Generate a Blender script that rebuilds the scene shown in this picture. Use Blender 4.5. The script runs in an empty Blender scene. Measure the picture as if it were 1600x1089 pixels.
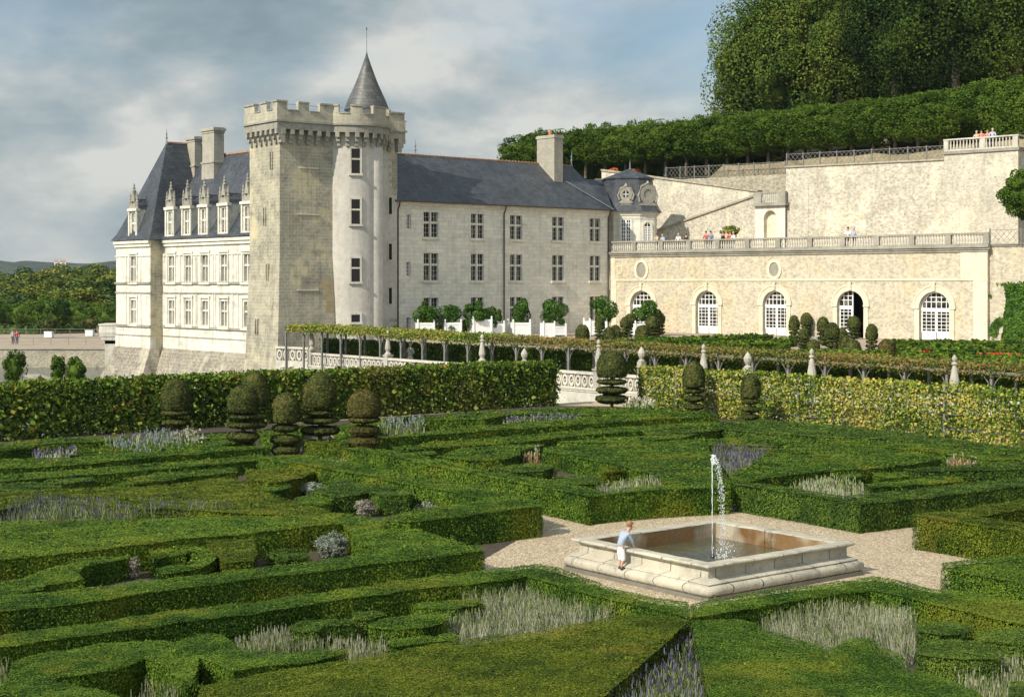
import bpy, bmesh, math, random
import numpy as np
from math import sin, cos, pi, radians, sqrt, atan2

sc = bpy.context.scene
rng = np.random.default_rng(7)
random.seed(7)
# ---------------------------------------------------------------- camera
F, CX, HY, H = 2380.0, 800.0, 443.0, 6.8      # focal length and horizon measured on the 1600 px photograph, eye height in metres
cam = bpy.data.cameras.new('camera')
cam.sensor_width = 36.0
cam.lens = F / 1600 * 36
cam.shift_y = (HY - 544.5) / 1600
cam.clip_start = 0.5
cam.clip_end = 9000
camo = bpy.data.objects.new('camera', cam)
sc.collection.objects.link(camo)
camo.location = (0, 0, H)
camo.rotation_euler = (pi / 2, 0, 0)
sc.camera = camo
# ---------------------------------------------------------------- light
sc.view_settings.view_transform = 'Standard'
sc.view_settings.look = 'None'
sc.view_settings.exposure = 0.14
sc.view_settings.gamma = 1.0
SUN_D = np.array([-0.712, -0.702])          # towards the sun, horizontally
SUN_E = radians(37)
SUN_D = SUN_D / np.linalg.norm(SUN_D)
sd = (SUN_D[0] * cos(SUN_E), SUN_D[1] * cos(SUN_E), sin(SUN_E))
sun = bpy.data.lights.new('sun', 'SUN')
sun.energy = 5.0
sun.angle = radians(0.53)
sun.color = (1.0, 0.92, 0.77)
suno = bpy.data.objects.new('sun', sun)
sc.collection.objects.link(suno)
from mathutils import Vector, Matrix
suno.rotation_euler = Vector(sd).to_track_quat('Z', 'Y').to_euler()
suno.location = (0, -20, 60)

W = bpy.data.worlds.new('World')
sc.world = W
W.use_nodes = True


class NT:
    """small helper for node trees"""
    def __init__(s, t):
        s.t = t
        s.n = t.nodes
        s.l = t.links

    def add(s, typ, ins=None, **kw):
        n = s.n.new(typ)
        for k, v in kw.items():
            setattr(n, k, v)
        if ins:
            for k, v in ins.items():
                s.set(n, k, v)
        return n

    def set(s, n, k, v):
        if isinstance(v, bpy.types.NodeSocket):
            s.l.new(v, n.inputs[k])
        else:
            n.inputs[k].default_value = v

    def math(s, op, a, b=0.0, c=None):
        n = s.add('ShaderNodeMath', {0: a, 1: b}, operation=op)
        if c is not None:
            s.set(n, 2, c)
        return n.outputs[0]

    def mix(s, f, a, b, mode='MIX'):
        n = s.add('ShaderNodeMix', data_type='RGBA', blend_type=mode)
        s.set(n, 0, f)
        for i, v in ((6, a), (7, b)):
            if isinstance(v, (tuple, list)) and len(v) == 3:
                v = (*v, 1)
            s.set(n, i, v)
        return n.outputs[2]

    def ramp(s, f, stops, interp='LINEAR'):
        n = s.add('ShaderNodeValToRGB', {0: f})
        cr = n.color_ramp
        cr.interpolation = interp
        while len(cr.elements) < len(stops):
            cr.elements.new(0.5)
        for e, (p, c) in zip(cr.elements, stops):
            e.position = p
            if not isinstance(c, (tuple, list)):
                c = (c, c, c)
            e.color = (*c[:3], 1)
        return n.outputs[0]

    def noise(s, vec, scale, detail=4, rough=0.55, dist=0.0):
        n = s.add('ShaderNodeTexNoise', {'Vector': vec, 'Scale': scale, 'Detail': detail, 'Roughness': rough, 'Distortion': dist})
        return n.outputs[0]

    def mapv(s, vec, scale=(1, 1, 1), loc=(0, 0, 0)):
        n = s.add('ShaderNodeMapping', {'Vector': vec, 'Scale': scale, 'Location': loc})
        return n.outputs[0]


w = NT(W.node_tree)
w.n.clear()
sky = w.add('ShaderNodeTexSky', sky_type='NISHITA', sun_disc=False)
sky.sun_elevation = SUN_E
sky.sun_rotation = atan2(sd[0], sd[1])
sky.air_density = 1.0
sky.dust_density = 0.7
sky.ozone_density = 1.0
tc = w.add('ShaderNodeTexCoord').outputs['Generated']
SX1, SX2, SX3 = 5.0, 4.9, 8.8
sep = w.add('ShaderNodeSeparateXYZ', {0: tc})
# clouds live on a flat layer overhead: direction divided by its height
zc = w.math('ADD', w.math('MAXIMUM', sep.outputs[2], 0.0), 0.30)
cv = w.add('ShaderNodeCombineXYZ', {0: w.math('DIVIDE', sep.outputs[0], zc), 1: w.math('DIVIDE', sep.outputs[1], zc), 2: 0.0}).outputs[0]
n1 = w.noise(w.mapv(cv, (1, 1, 1), (SX1, 1.7, 0)), 1.0, 7, 0.52, 0.15)
n2 = w.noise(w.mapv(cv, (1.0, 1.0, 1), (SX2, 2.2, 3)), 1.7, 9, 0.52, 0.2)
n3 = w.noise(w.mapv(tc, (1.0, 1.0, 2.1), (SX3, 4.4, 2.0)), 5.5, 10, 0.56, 0.15)
low = w.math('SUBTRACT', 1.0, w.math('MULTIPLY', sep.outputs[2], 7.0))      # always cloudy near the horizon
cover = w.ramp(w.math('ADD', n1, w.math('MULTIPLY', w.math('MAXIMUM', low, 0.0), 0.35)), [(0.40, 0.25), (0.56, 1)])
blue = w.mix(1.0, sky.outputs[0], (0.085, 0.093, 0.095), 'MULTIPLY')
lum = w.math('ADD', w.math('MULTIPLY', n2, 0.45), w.math('MULTIPLY', n3, 0.55))
ccol = w.ramp(lum, [(0.42, (0.205, 0.275, 0.315)), (0.48, (0.275, 0.345, 0.38)), (0.52, (0.375, 0.43, 0.445)), (0.55, (0.48, 0.505, 0.495)), (0.59, (0.66, 0.655, 0.61))])
# the cloud layer is brighter on the sun's side of the sky, behind the camera
sdn = w.add('ShaderNodeVectorMath', {0: tc, 1: sd}, operation='DOT_PRODUCT').outputs['Value']
glow = w.math('ADD', 1.0, w.math('MULTIPLY', w.math('MAXIMUM', w.math('ADD', sdn, 0.15), 0.0), 1.9))
gl3 = w.add('ShaderNodeCombineXYZ', {0: glow, 1: glow, 2: glow}).outputs[0]
ccol = w.mix(1.0, ccol, gl3, 'MULTIPLY')
skyc = w.mix(w.math('MULTIPLY', cover, 0.93), blue, ccol)
bg = w.add('ShaderNodeBackground', {0: skyc, 1: 1.0})
wo = w.add('ShaderNodeOutputWorld', {0: bg.outputs[0]})

# ---------------------------------------------------------------- object helpers
COL = sc.collection


def tag(o, label=None, cat=None, group=None, kind=None):
    if label: o['label'] = label
    if cat: o['category'] = cat
    if group: o['group'] = group
    if kind: o['kind'] = kind
    return o


def empty(name, loc=(0, 0, 0), rz=0.0, label=None, cat=None, group=None):
    o = bpy.data.objects.new(name, None)
    o.empty_display_size = 0.3
    COL.objects.link(o)
    o.location = loc
    o.rotation_euler = (0, 0, rz)
    return tag(o, label, cat, group)


def copy_tree(o, parent=None):
    c = o.copy()
    COL.objects.link(c)
    c.parent = parent
    for ch in o.children:
        copy_tree(ch, c)
    return c


def mesh_np(name, parts):
    """parts: list of (verts (n,3) array, faces: list of tuples or (m,4) array, material index or array)"""
    V, LT, LI, MI = [], [], [], []
    off = 0
    for v, f, m in parts:
        v = np.asarray(v, dtype=np.float32).reshape(-1, 3)
        V.append(v)
        if isinstance(f, np.ndarray):
            LI.append((f + off).ravel().astype(np.int32))
            LT.append(np.full(len(f), f.shape[1], dtype=np.int32))
            n = len(f)
        else:
            LI.append(np.fromiter((i + off for q in f for i in q), dtype=np.int32))
            LT.append(np.fromiter((len(q) for q in f), dtype=np.int32))
            n = len(f)
        MI.append(np.asarray(m, dtype=np.int32) if hasattr(m, '__len__') else np.full(n, m, dtype=np.int32))
        off += len(v)
    V = np.concatenate(V); LT = np.concatenate(LT); LI = np.concatenate(LI); MI = np.concatenate(MI)
    me = bpy.data.meshes.new(name)
    me.vertices.add(len(V)); me.vertices.foreach_set('co', V.ravel())
    me.loops.add(len(LI)); me.loops.foreach_set('vertex_index', LI)
    me.polygons.add(len(LT))
    ls = np.zeros(len(LT), dtype=np.int32); ls[1:] = np.cumsum(LT)[:-1]
    me.polygons.foreach_set('loop_start', ls)
    me.polygons.foreach_set('loop_total', LT)
    me.polygons.foreach_set('material_index', MI)
    me.update(calc_edges=True)
    me.polygons.foreach_set('use_smooth', np.zeros(len(LT), dtype=bool))
    return me


class MB:
    """collects shapes, links them as one mesh object"""
    def __init__(s):
        s.v = []; s.f = []; s.m = []; s.mi = 0; s.extra = []

    def add(s, vs, fs):
        o = len(s.v)
        s.v.extend(vs)
        for f in fs:
            s.f.append(tuple(i + o for i in f)); s.m.append(s.mi)
        return s

    def box(s, x0, x1, y0, y1, z0, z1, t=0.0):
        return s.prism([(x0, y0), (x1, y0), (x1, y1), (x0, y1)], z0, z1)

    def prism(s, poly, z0, z1, top=None, cap=True):
        """poly CCW list of xy; top: optional other polygon at z1"""
        n = len(poly); top = top or poly
        vs = [(x, y, z0) for x, y in poly] + [(x, y, z1) for x, y in top]
        fs = [(i, (i + 1) % n, n + (i + 1) % n, n + i) for i in range(n)]
        if cap: fs += [tuple(range(n, 2 * n)), tuple(range(n - 1, -1, -1))]
        return s.add(vs, fs)

    def lathe(s, prof, c=(0, 0, 0), n=12, cap=True, sx=1, sy=1, a0=0.0):
        vs = []; m = len(prof)
        for r, z in prof:
            for k in range(n):
                a = 2 * pi * k / n + a0
                vs.append((c[0] + r * sx * cos(a), c[1] + r * sy * sin(a), c[2] + z))
        fs = [(i * n + k, i * n + (k + 1) % n, (i + 1) * n + (k + 1) % n, (i + 1) * n + k) for i in range(m - 1) for k in range(n)]
        if cap: fs += [tuple(range(n - 1, -1, -1)), tuple(range((m - 1) * n, m * n))]
        return s.add(vs, fs)

    def tube(s, pts, r, n=6):
        """tapering tube; r number or list"""
        pts = [Vector(p) for p in pts]
        rr = r if hasattr(r, '__len__') else [r] * len(pts)
        vs = []
        for i, p in enumerate(pts):
            d = (pts[min(i + 1, len(pts) - 1)] - pts[max(i - 1, 0)]).normalized()
            a = d.orthogonal().normalized() if abs(d.z) < .9 else Vector((1, 0, 0)).cross(d).normalized()
            b = d.cross(a)
            for k in range(n):
                t = 2 * pi * k / n
                vs.append(tuple(p + (a * cos(t) + b * sin(t)) * rr[i]))
        fs = [(i * n + k, i * n + (k + 1) % n, (i + 1) * n + (k + 1) % n, (i + 1) * n + k) for i in range(len(pts) - 1) for k in range(n)]
        fs += [tuple(range(n - 1, -1, -1)), tuple(range((len(pts) - 1) * n, len(pts) * n))]
        return s.add(vs, fs)

    def bar(s, a, b, w_, h_):
        a = Vector(a); b = Vector(b)
        d = (b - a).normalized()
        side = d.cross(Vector((0, 0, 1)))
        side = side.normalized() if side.length > 1e-4 else Vector((1, 0, 0))
        up = side.cross(d).normalized()
        vs = []
        for p in (a, b):
            for i, j in ((-1, -1), (1, -1), (1, 1), (-1, 1)):
                vs.append(tuple(p + side * (i * w_ / 2) + up * (j * h_ / 2)))
        return s.add(vs, [(0, 1, 5, 4), (1, 2, 6, 5), (2, 3, 7, 6), (3, 0, 4, 7), (3, 2, 1, 0), (4, 5, 6, 7)])

    def wall(s, x0, x1, z0, z1, y, ops=(), depth=0.3):
        """wall face at y looking to -y with recessed openings; op = (xa,xb,za,zb[,spring])"""
        xs = sorted({x0, x1, *[v for o in ops for v in o[:2]]})
        zs = sorted({z0, z1, *[v for o in ops for v in o[2:4]]})
        for i in range(len(xs) - 1):
            for j in range(len(zs) - 1):
                mx, mz = (xs[i] + xs[i + 1]) / 2, (zs[j] + zs[j + 1]) / 2
                if any(o[0] < mx < o[1] and o[2] < mz < o[3] for o in ops): continue
                s.add([(xs[i], y, zs[j]), (xs[i + 1], y, zs[j]), (xs[i + 1], y, zs[j + 1]), (xs[i], y, zs[j + 1])], [(0, 1, 2, 3)])
        for o in ops:
            xa, xb, za, zb = o[:4]
            if len(o) == 5:
                sp = o[4]; c = (xa + xb) / 2; a = (xb - xa) / 2; b = zb - sp
                K = 14
                arc = [(c - a * cos(pi * k / K), sp + b * sin(pi * k / K)) for k in range(K + 1)]
                for k in range(K):
                    (p, q), (r, t) = arc[k], arc[k + 1]
                    s.add([(p, y, q), (r, y, t), (r, y, zb), (p, y, zb)], [(0, 1, 2, 3)])
                    s.add([(p, y, q), (p, y + depth, q), (r, y + depth, t), (r, y, t)], [(0, 1, 2, 3)])
                zt = sp
            else:
                zt = zb
                s.add([(xa, y, zb), (xa, y + depth, zb), (xb, y + depth, zb), (xb, y, zb)], [(0, 1, 2, 3)])
            s.add([(xa, y, za), (xb, y, za), (xb, y + depth, za), (xa, y + depth, za)], [(0, 1, 2, 3)])
            s.add([(xa, y, za), (xa, y + depth, za), (xa, y + depth, zt), (xa, y, zt)], [(0, 1, 2, 3)])
            s.add([(xb, y, za), (xb, y, zt), (xb, y + depth, zt), (xb, y + depth, za)], [(0, 1, 2, 3)])
        return s

    def build(s, name, mats, parent=None, smooth=False):
        parts = [(s.v, s.f, s.m)] if s.v else []
        parts += s.extra
        me = mesh_np(name, parts)
        for m in (mats if isinstance(mats, (list, tuple)) else [mats]): me.materials.append(m)
        if smooth: me.polygons.foreach_set('use_smooth', [True] * len(me.polygons))
        else: me.polygons.foreach_set('use_smooth', [False] * len(me.polygons))
        o = bpy.data.objects.new(name, me)
        COL.objects.link(o)
        if parent: o.parent = parent
        return o


class Fr:
    """a vertical plane in the world: x along it, y into it; px() turns measured photo columns into metres along it"""
    def __init__(s, o, d):
        s.o = np.array(o, float); s.d = np.array(d, float) / np.hypot(*d)
        s.n = np.array([-s.d[1], s.d[0]])
        s.rz = atan2(s.d[1], s.d[0])

    def w(s, x, y=0.0): return s.o + x * s.d + y * s.n

    def px(s, p, y=0.0):
        k = (p - CX) / F
        b = s.o + y * s.n
        return (k * b[1] - b[0]) / (s.d[0] - k * s.d[1])

    def pz(s, p, q, y=0.0):
        Y = s.w(s.px(p, y), y)[1]
        return H - (q - HY) * Y / F


def gp(px, py, z=0.0):
    """ground position of a measured photo point lying at height z"""
    Y = F * (H - z) / (py - HY)
    return ((px - CX) / F * Y, Y)


def at(px, Y): return ((px - CX) / F * Y, Y)


def hz(py, Y): return H - (py - HY) * Y / F


U = np.array([-0.6158, 0.7879]); V = np.array([0.7879, 0.6158])
U2 = np.array([-0.656, 0.7545]); V2 = np.array([0.7545, 0.656])

# ---------------------------------------------------------------- materials
MATS = {}


def mat_base(name):
    m = bpy.data.materials.new(name)
    m.use_nodes = True
    t = NT(m.node_tree)
    b = t.n['Principled BSDF']
    return m, t, b


def plain(name, col, rough=0.7, var=0.15, scale=6.0, metal=0.0, bump=0.0, spec=0.4):
    m, t, b = mat_base(name)
    c = t.add('ShaderNodeTexCoord').outputs['Object']
    n = t.noise(c, scale, 5, 0.6)
    d = tuple(v * (1 - var) for v in col); u = tuple(min(1, v * (1 + var)) for v in col)
    t.set(b, 'Base Color', t.ramp(n, [(0.3, d), (0.7, u)]))
    b.inputs['Roughness'].default_value = rough
    b.inputs['Metallic'].default_value = metal
    b.inputs['Specular IOR Level'].default_value = spec
    if bump:
        bn = t.add('ShaderNodeBump', {'Height': n, 'Strength': bump, 'Distance': 0.02})
        t.set(b, 'Normal', bn.outputs[0])
    return m


def stone(name, c1, c2, brick=None, mortar=(0.5, 0.46, 0.38), mfac=0.5, stain=(0.13, 0.12, 0.10), sfac=0.4, patch=None, rubble=0.0, bump=0.4, fine=0.35, drip=0.35):
    """pale stone: coursed joints, blotches, run-off stains, pits"""
    m, t, b = mat_base(name)
    oc = t.add('ShaderNodeTexCoord').outputs['Object']
    s = t.add('ShaderNodeSeparateXYZ', {0: oc})
    hx = t.math('ADD', s.outputs[0], s.outputs[1])
    wv = t.add('ShaderNodeCombineXYZ', {0: hx, 1: s.outputs[2], 2: 0.0}).outputs[0]
    big = t.noise(oc, 0.35, 5, 0.6)
    mid = t.noise(oc, 2.2, 6, 0.65)
    fin = t.noise(oc, 14.0, 4, 0.7)
    col = t.mix(t.ramp(big, [(0.35, 0), (0.65, 1)]), c1, c2)
    col = t.mix(t.math('MULTIPLY', t.ramp(mid, [(0.42, 0), (0.7, 1)]), 0.5), col, tuple(v * 0.72 for v in c2))
    if patch:
        pn = t.noise(t.mapv(oc, (1, 1, 0.8), (5, 3, 1)), 0.28, 4, 0.65)
        col = t.mix(t.ramp(pn, [(0.50, 0), (0.58, 0.8)]), col, patch)
    h = fin
    if brick:
        bt = t.add('ShaderNodeTexBrick', {'Vector': wv, 'Color1': (0.86, 0.86, 0.86, 1), 'Color2': (1.08, 1.06, 1.0, 1), 'Mortar': (1, 1, 1, 1), 'Scale': 1.0,
                                          'Mortar Size': brick[2] if len(brick) > 2 else 0.012, 'Mortar Smooth': 0.3, 'Bias': 0.0, 'Brick Width': brick[0], 'Row Height': brick[1]})
        col = t.mix(0.75, col, bt.outputs[0], 'MULTIPLY')
        jn = t.math('MULTIPLY', bt.outputs['Fac'], t.ramp(mid, [(0.35, mfac), (0.6, mfac * 0.35)]))
        col = t.mix(jn, col, mortar)
        h = t.math('SUBTRACT', fin, t.math('MULTIPLY', bt.outputs['Fac'], 0.6))
    if rubble:
        vo = t.add('ShaderNodeTexVoronoi', {'Vector': t.mapv(oc, (1, 1, 1.5)), 'Scale': 3.6, 'Randomness': 1.0}, feature='F1')
        col = t.mix(rubble, col, t.ramp(vo.outputs['Color'], [(0.1, (0.62, 0.6, 0.55)), (0.9, (1.12, 1.08, 1.0))]), 'MULTIPLY')
        ed = t.ramp(vo.outputs['Distance'], [(0.45, 0), (0.75, 1)])
        col = t.mix(t.math('MULTIPLY', ed, rubble * 0.6), col, mortar)
        h = t.math('SUBTRACT', h, vo.outputs['Distance'])
    # dark pits
    pit = t.noise(oc, 4.2, 3, 0.85)
    col = t.mix(t.math('MULTIPLY', t.ramp(pit, [(0.60, 0), (0.66, 1)]), fine), col, stain)
    # run-off
    dr = t.noise(t.mapv(oc, (1.6, 1.6, 0.16)), 1.4, 6, 0.7)
    col = t.mix(t.math('MULTIPLY', t.ramp(dr, [(0.50, 0), (0.72, 1)]), drip), col, stain)
    st = t.noise(t.mapv(oc, (1, 1, 1.7), (9, 9, 9)), 0.55, 8, 0.7)
    col = t.mix(t.math('MULTIPLY', t.ramp(st, [(0.52, 0), (0.72, 1)]), sfac), col, stain)
    t.set(b, 'Base Color', col)
    b.inputs['Roughness'].default_value = 0.93
    b.inputs['Specular IOR Level'].default_value = 0.15
    if bump:
        bn = t.add('ShaderNodeBump', {'Height': h, 'Strength': bump, 'Distance': 0.05})
        t.set(b, 'Normal', bn.outputs[0])
    return m


def slate(name, c1=(0.030, 0.036, 0.047), c2=(0.075, 0.082, 0.096), lich=(0.13, 0.125, 0.10), lf=0.25, row=0.22):
    m, t, b = mat_base(name)
    oc = t.add('ShaderNodeTexCoord').outputs['Object']
    s = t.add('ShaderNodeSeparateXYZ', {0: oc})
    wv = t.add('ShaderNodeCombineXYZ', {0: t.math('ADD', s.outputs[0], t.math('MULTIPLY', s.outputs[1], 0.3)), 1: s.outputs[2], 2: 0.0}).outputs[0]
    bt = t.add('ShaderNodeTexBrick', {'Vector': wv, 'Color1': (0.7, 0.7, 0.72, 1), 'Color2': (1.25, 1.25, 1.2, 1), 'Mortar': (0.35, 0.35, 0.35, 1), 'Scale': 1.0,
                                      'Mortar Size': 0.016, 'Mortar Smooth': 0.5, 'Bias': 0.0, 'Brick Width': row * 1.3, 'Row Height': row})
    big = t.noise(t.mapv(oc, (1, 1, 0.6)), 0.5, 6, 0.7)
    col = t.mix(t.ramp(big, [(0.3, 0), (0.7, 1)]), c1, c2)
    col = t.mix(1.0, col, bt.outputs[0], 'MULTIPLY')
    st = t.noise(t.mapv(oc, (1, 1, 0.25), (2, 5, 7)), 1.2, 8, 0.75)
    col = t.mix(t.math('MULTIPLY', t.ramp(st, [(0.52, 0), (0.72, 1)]), lf), col, lich)
    t.set(b, 'Base Color', col)
    t.set(b, 'Roughness', t.ramp(st, [(0.3, 0.38), (0.7, 0.6)]))
    b.inputs['Specular IOR Level'].default_value = 0.5
    bn = t.add('ShaderNodeBump', {'Height': bt.outputs[0], 'Strength': 0.35, 'Distance': 0.02})
    t.set(b, 'Normal', bn.outputs[0])
    return m


def leafy(name, stops, scale=1.2, isl=0.45, rough=0.8, patches=None, spec=0.12, trans=0.0, orand=0.10):
    """foliage: patches of tone across the plant and a random tone for every leaf"""
    m, t, b = mat_base(name)
    g = t.add('ShaderNodeNewGeometry')
    oi = t.add('ShaderNodeObjectInfo')
    pos = t.add('ShaderNodeVectorMath', {0: g.outputs['Position'], 1: (0, 0, 0)}, operation='ADD').outputs[0]
    n = t.noise(pos, scale, 5, 0.65)
    r = g.outputs['Random Per Island']
    f = t.math('ADD', t.math('MULTIPLY', n, 1.0), t.math('MULTIPLY', t.math('SUBTRACT', r, 0.5), isl))
    f = t.math('ADD', f, t.math('MULTIPLY', t.math('SUBTRACT', oi.outputs['Random'], 0.5), orand))
    col = t.ramp(f, stops)
    if patches:
        pn = t.noise(t.mapv(pos, (1, 1, 1), (4, 8, 2)), patches[1], 4, 0.6)
        col = t.mix(t.math('MULTIPLY', t.ramp(pn, [(patches[2], 0), (patches[2] + 0.1, 1)]), patches[3]), col, patches[0])
    t.set(b, 'Base Color', col)
    b.inputs['Roughness'].default_value = rough
    b.inputs['Specular IOR Level'].default_value = spec
    if trans:
        tr = t.add('ShaderNodeBsdfTranslucent', {'Color': t.mix(1.0, col, (1.3, 1.25, 0.55), 'MULTIPLY')})
        mx = t.add('ShaderNodeMixShader', {0: trans, 1: b.outputs[0], 2: tr.outputs[0]})
        t.l.new(mx.outputs[0], t.n['Material Output'].inputs[0])
    return m


M = {}
M['chateau'] = stone('pale_tuffeau_ashlar', (0.79, 0.755, 0.67), (0.73, 0.69, 0.60), (0.95, 0.34, 0.016), (0.38, 0.35, 0.29), 0.75, sfac=0.3, drip=0.28, bump=0.3)
M['white'] = stone('white_dressed_tuffeau', (0.76, 0.73, 0.65), (0.69, 0.655, 0.57), (0.9, 0.40, 0.008), (0.45, 0.41, 0.34), 0.4, sfac=0.4, drip=0.45, bump=0.25)
M['tower'] = stone('weathered_tower_stone', (0.50, 0.455, 0.345), (0.33, 0.31, 0.25), (0.55, 0.27, 0.022), (0.60, 0.55, 0.43), 0.85, sfac=0.75, drip=0.6, patch=(0.60, 0.52, 0.34), bump=0.5, fine=0.45)
M['render'] = stone('grey_lime_render', (0.565, 0.53, 0.475), (0.50, 0.47, 0.42), None, sfac=0.2, drip=0.25, bump=0.35, fine=0.3)
M['rubble'] = stone('buff_rubble_wall', (0.58, 0.53, 0.43), (0.50, 0.455, 0.365), None, (0.70, 0.635, 0.49), rubble=0.55, sfac=0.3, drip=0.3, bump=0.5, fine=0.7, patch=(0.54, 0.465, 0.33))
M['rubble2'] = stone('cream_rubble_retaining_wall', (0.58, 0.545, 0.47), (0.48, 0.45, 0.385), None, (0.74, 0.68, 0.55), rubble=0.6, sfac=0.3, drip=0.25, bump=0.6, fine=0.85, patch=(0.72, 0.66, 0.53))
M['rubble3'] = stone('grey_rubble_wall', (0.45, 0.41, 0.33), (0.36, 0.33, 0.27), None, (0.52, 0.48, 0.38), rubble=0.75, sfac=0.45, drip=0.3, bump=0.6, fine=0.6)
M['trim'] = stone('cream_stone_trim', (0.72, 0.66, 0.52), (0.66, 0.60, 0.47), (0.7, 0.42, 0.008), (0.4, 0.36, 0.28), 0.35, sfac=0.15, drip=0.2, bump=0.2, fine=0.2)
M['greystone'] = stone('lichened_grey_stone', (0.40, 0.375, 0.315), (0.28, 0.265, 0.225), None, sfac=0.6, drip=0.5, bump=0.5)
M['balus'] = stone('weathered_white_balustrade_stone', (0.62, 0.58, 0.50), (0.52, 0.49, 0.42), None, sfac=0.4, drip=0.35, bump=0.3)
M['pinn'] = stone('grey_pinnacle_stone', (0.50, 0.47, 0.40), (0.38, 0.355, 0.30), None, sfac=0.6, drip=0.4, bump=0.4)
M['base'] = stone('stained_moat_base_stone', (0.34, 0.315, 0.26), (0.24, 0.22, 0.185), (0.6, 0.3, 0.03), (0.55, 0.5, 0.42), 0.7, sfac=0.85, drip=0.6, bump=0.7, rubble=0.5, patch=(0.50, 0.47, 0.38))
M['brickch'] = stone('grey_chimney_stone', (0.45, 0.42, 0.36), (0.38, 0.355, 0.30), (0.35, 0.14, 0.014), (0.2, 0.19, 0.17), 0.55, sfac=0.35, bump=0.4)
M['slate'] = slate('blue_grey_slate')
M['slate2'] = slate('lichened_slate', (0.05, 0.052, 0.055), (0.12, 0.118, 0.112), (0.20, 0.185, 0.14), 0.5, 0.3)
M['lead'] = plain('dull_lead_sheet', (0.20, 0.215, 0.24), 0.5, 0.2, 3, 0.2)
M['tile'] = plain('terracotta_ridge_tile', (0.36, 0.20, 0.12), 0.9, 0.35, 3, bump=0.5)
M['terracotta'] = plain('orange_clay', (0.50, 0.17, 0.07), 0.85, 0.2, 6)
M['iron'] = plain('dark_iron', (0.035, 0.032, 0.032), 0.6, 0.2, 8, 0.3)
M['pipe'] = plain('brown_painted_pipe', (0.065, 0.045, 0.038), 0.6, 0.2, 3)
M['whitepaint'] = plain('white_paint', (0.80, 0.80, 0.78), 0.5, 0.06, 2)
M['greywood'] = plain('weathered_grey_timber', (0.18, 0.175, 0.16), 0.85, 0.25, 7, bump=0.3)
M['bark'] = plain('grey_brown_bark', (0.13, 0.105, 0.08), 0.95, 0.35, 5, bump=0.8)
M['dark'] = plain('painted_interior_shade', (0.012, 0.011, 0.010), 0.9, 0.2, 3)  # near-black colour stands in for the unlit depth of rooms and openings
M['casement'] = plain('aged_casement_paint', (0.46, 0.45, 0.41), 0.6, 0.1, 3)
M['parapet'] = stone('weathered_parapet_stone', (0.50, 0.465, 0.375), (0.40, 0.37, 0.295), (0.6, 0.3, 0.015), (0.3, 0.28, 0.23), 0.5, sfac=0.55, drip=0.5, bump=0.5)
M['curtain'] = plain('pale_casement_paint', (0.58, 0.56, 0.50), 0.6, 0.08, 3)

m, t, b = mat_base('old_window_glass')
c = t.add('ShaderNodeTexCoord').outputs['Object']
n = t.noise(c, 1.6, 4, 0.6)
t.set(b, 'Base Color', t.ramp(n, [(0.40, (0.010, 0.011, 0.012)), (0.58, (0.04, 0.038, 0.033)), (0.66, (0.19, 0.18, 0.155))]))
b.inputs['Roughness'].default_value = 0.08
b.inputs['Specular IOR Level'].default_value = 0.32
bn = t.add('ShaderNodeBump', {'Height': t.noise(c, 3.0, 2), 'Strength': 0.15, 'Distance': 0.02}); t.set(b, 'Normal', bn.outputs[0])
M['glass'] = m

m, t, b = mat_base('gravel')
c = t.add('ShaderNodeTexCoord').outputs['Object']
vo = t.add('ShaderNodeTexVoronoi', {'Vector': c, 'Scale': 21.0, 'Randomness': 1.0})
big = t.noise(c, 0.8, 5, 0.6)
col = t.ramp(vo.outputs['Color'], [(0.05, (0.20, 0.145, 0.095)), (0.45, (0.42, 0.33, 0.215)), (0.9, (0.66, 0.56, 0.41))])
col = t.mix(t.ramp(big, [(0.35, 0.0), (0.7, 0.4)]), col, (0.32, 0.245, 0.155))
t.set(b, 'Base Color', col); b.inputs['Roughness'].default_value = 0.95
bn = t.add('ShaderNodeBump', {'Height': vo.outputs['Distance'], 'Strength': 0.9, 'Distance': 0.03}); t.set(b, 'Normal', bn.outputs[0])
M['gravel'] = m
M['soil'] = plain('dark_bed_soil', (0.055, 0.043, 0.03), 1.0, 0.4, 5, bump=1.0)
M['path'] = plain('pale_gravel_court', (0.34, 0.27, 0.20), 0.95, 0.2, 1.2, bump=0.4)
M['fieldgrass'] = plain('meadow_grass', (0.055, 0.085, 0.022), 0.95, 0.4, 0.05)
M['bank'] = stone('dry_earth_bank', (0.33, 0.28, 0.18), (0.24, 0.20, 0.12), None, rubble=0.3, sfac=0.5, bump=0.8)

m, t, b = mat_base('pond_water')
c = t.add('ShaderNodeTexCoord').outputs['Object']
t.set(b, 'Base Color', t.ramp(t.noise(c, 0.9, 4), [(0.3, (0.035, 0.045, 0.036)), (0.7, (0.10, 0.10, 0.055))]))
b.inputs['Roughness'].default_value = 0.05
b.inputs['IOR'].default_value = 1.5
b.inputs['Specular IOR Level'].default_value = 0.8
bn = t.add('ShaderNodeBump', {'Height': t.noise(c, 5.0, 4, 0.6, 0.6), 'Strength': 0.5, 'Distance': 0.05}); t.set(b, 'Normal', bn.outputs[0])
M['water'] = m
m, t, b = mat_base('moat_water')
c = t.add('ShaderNodeTexCoord').outputs['Object']
b.inputs['Base Color'].default_value = (0.03, 0.05, 0.06, 1)
b.inputs['Roughness'].default_value = 0.12
b.inputs['Specular IOR Level'].default_value = 0.12
bn = t.add('ShaderNodeBump', {'Height': t.noise(c, 1.2, 4, 0.6), 'Strength': 0.35, 'Distance': 0.05}); t.set(b, 'Normal', bn.outputs[0])
M['moat'] = m
m, t, b = mat_base('splashing_water')
b.inputs['Base Color'].default_value = (0.85, 0.88, 0.9, 1)
b.inputs['Roughness'].default_value = 0.12
b.inputs['Transmission Weight'].default_value = 0.35
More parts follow.
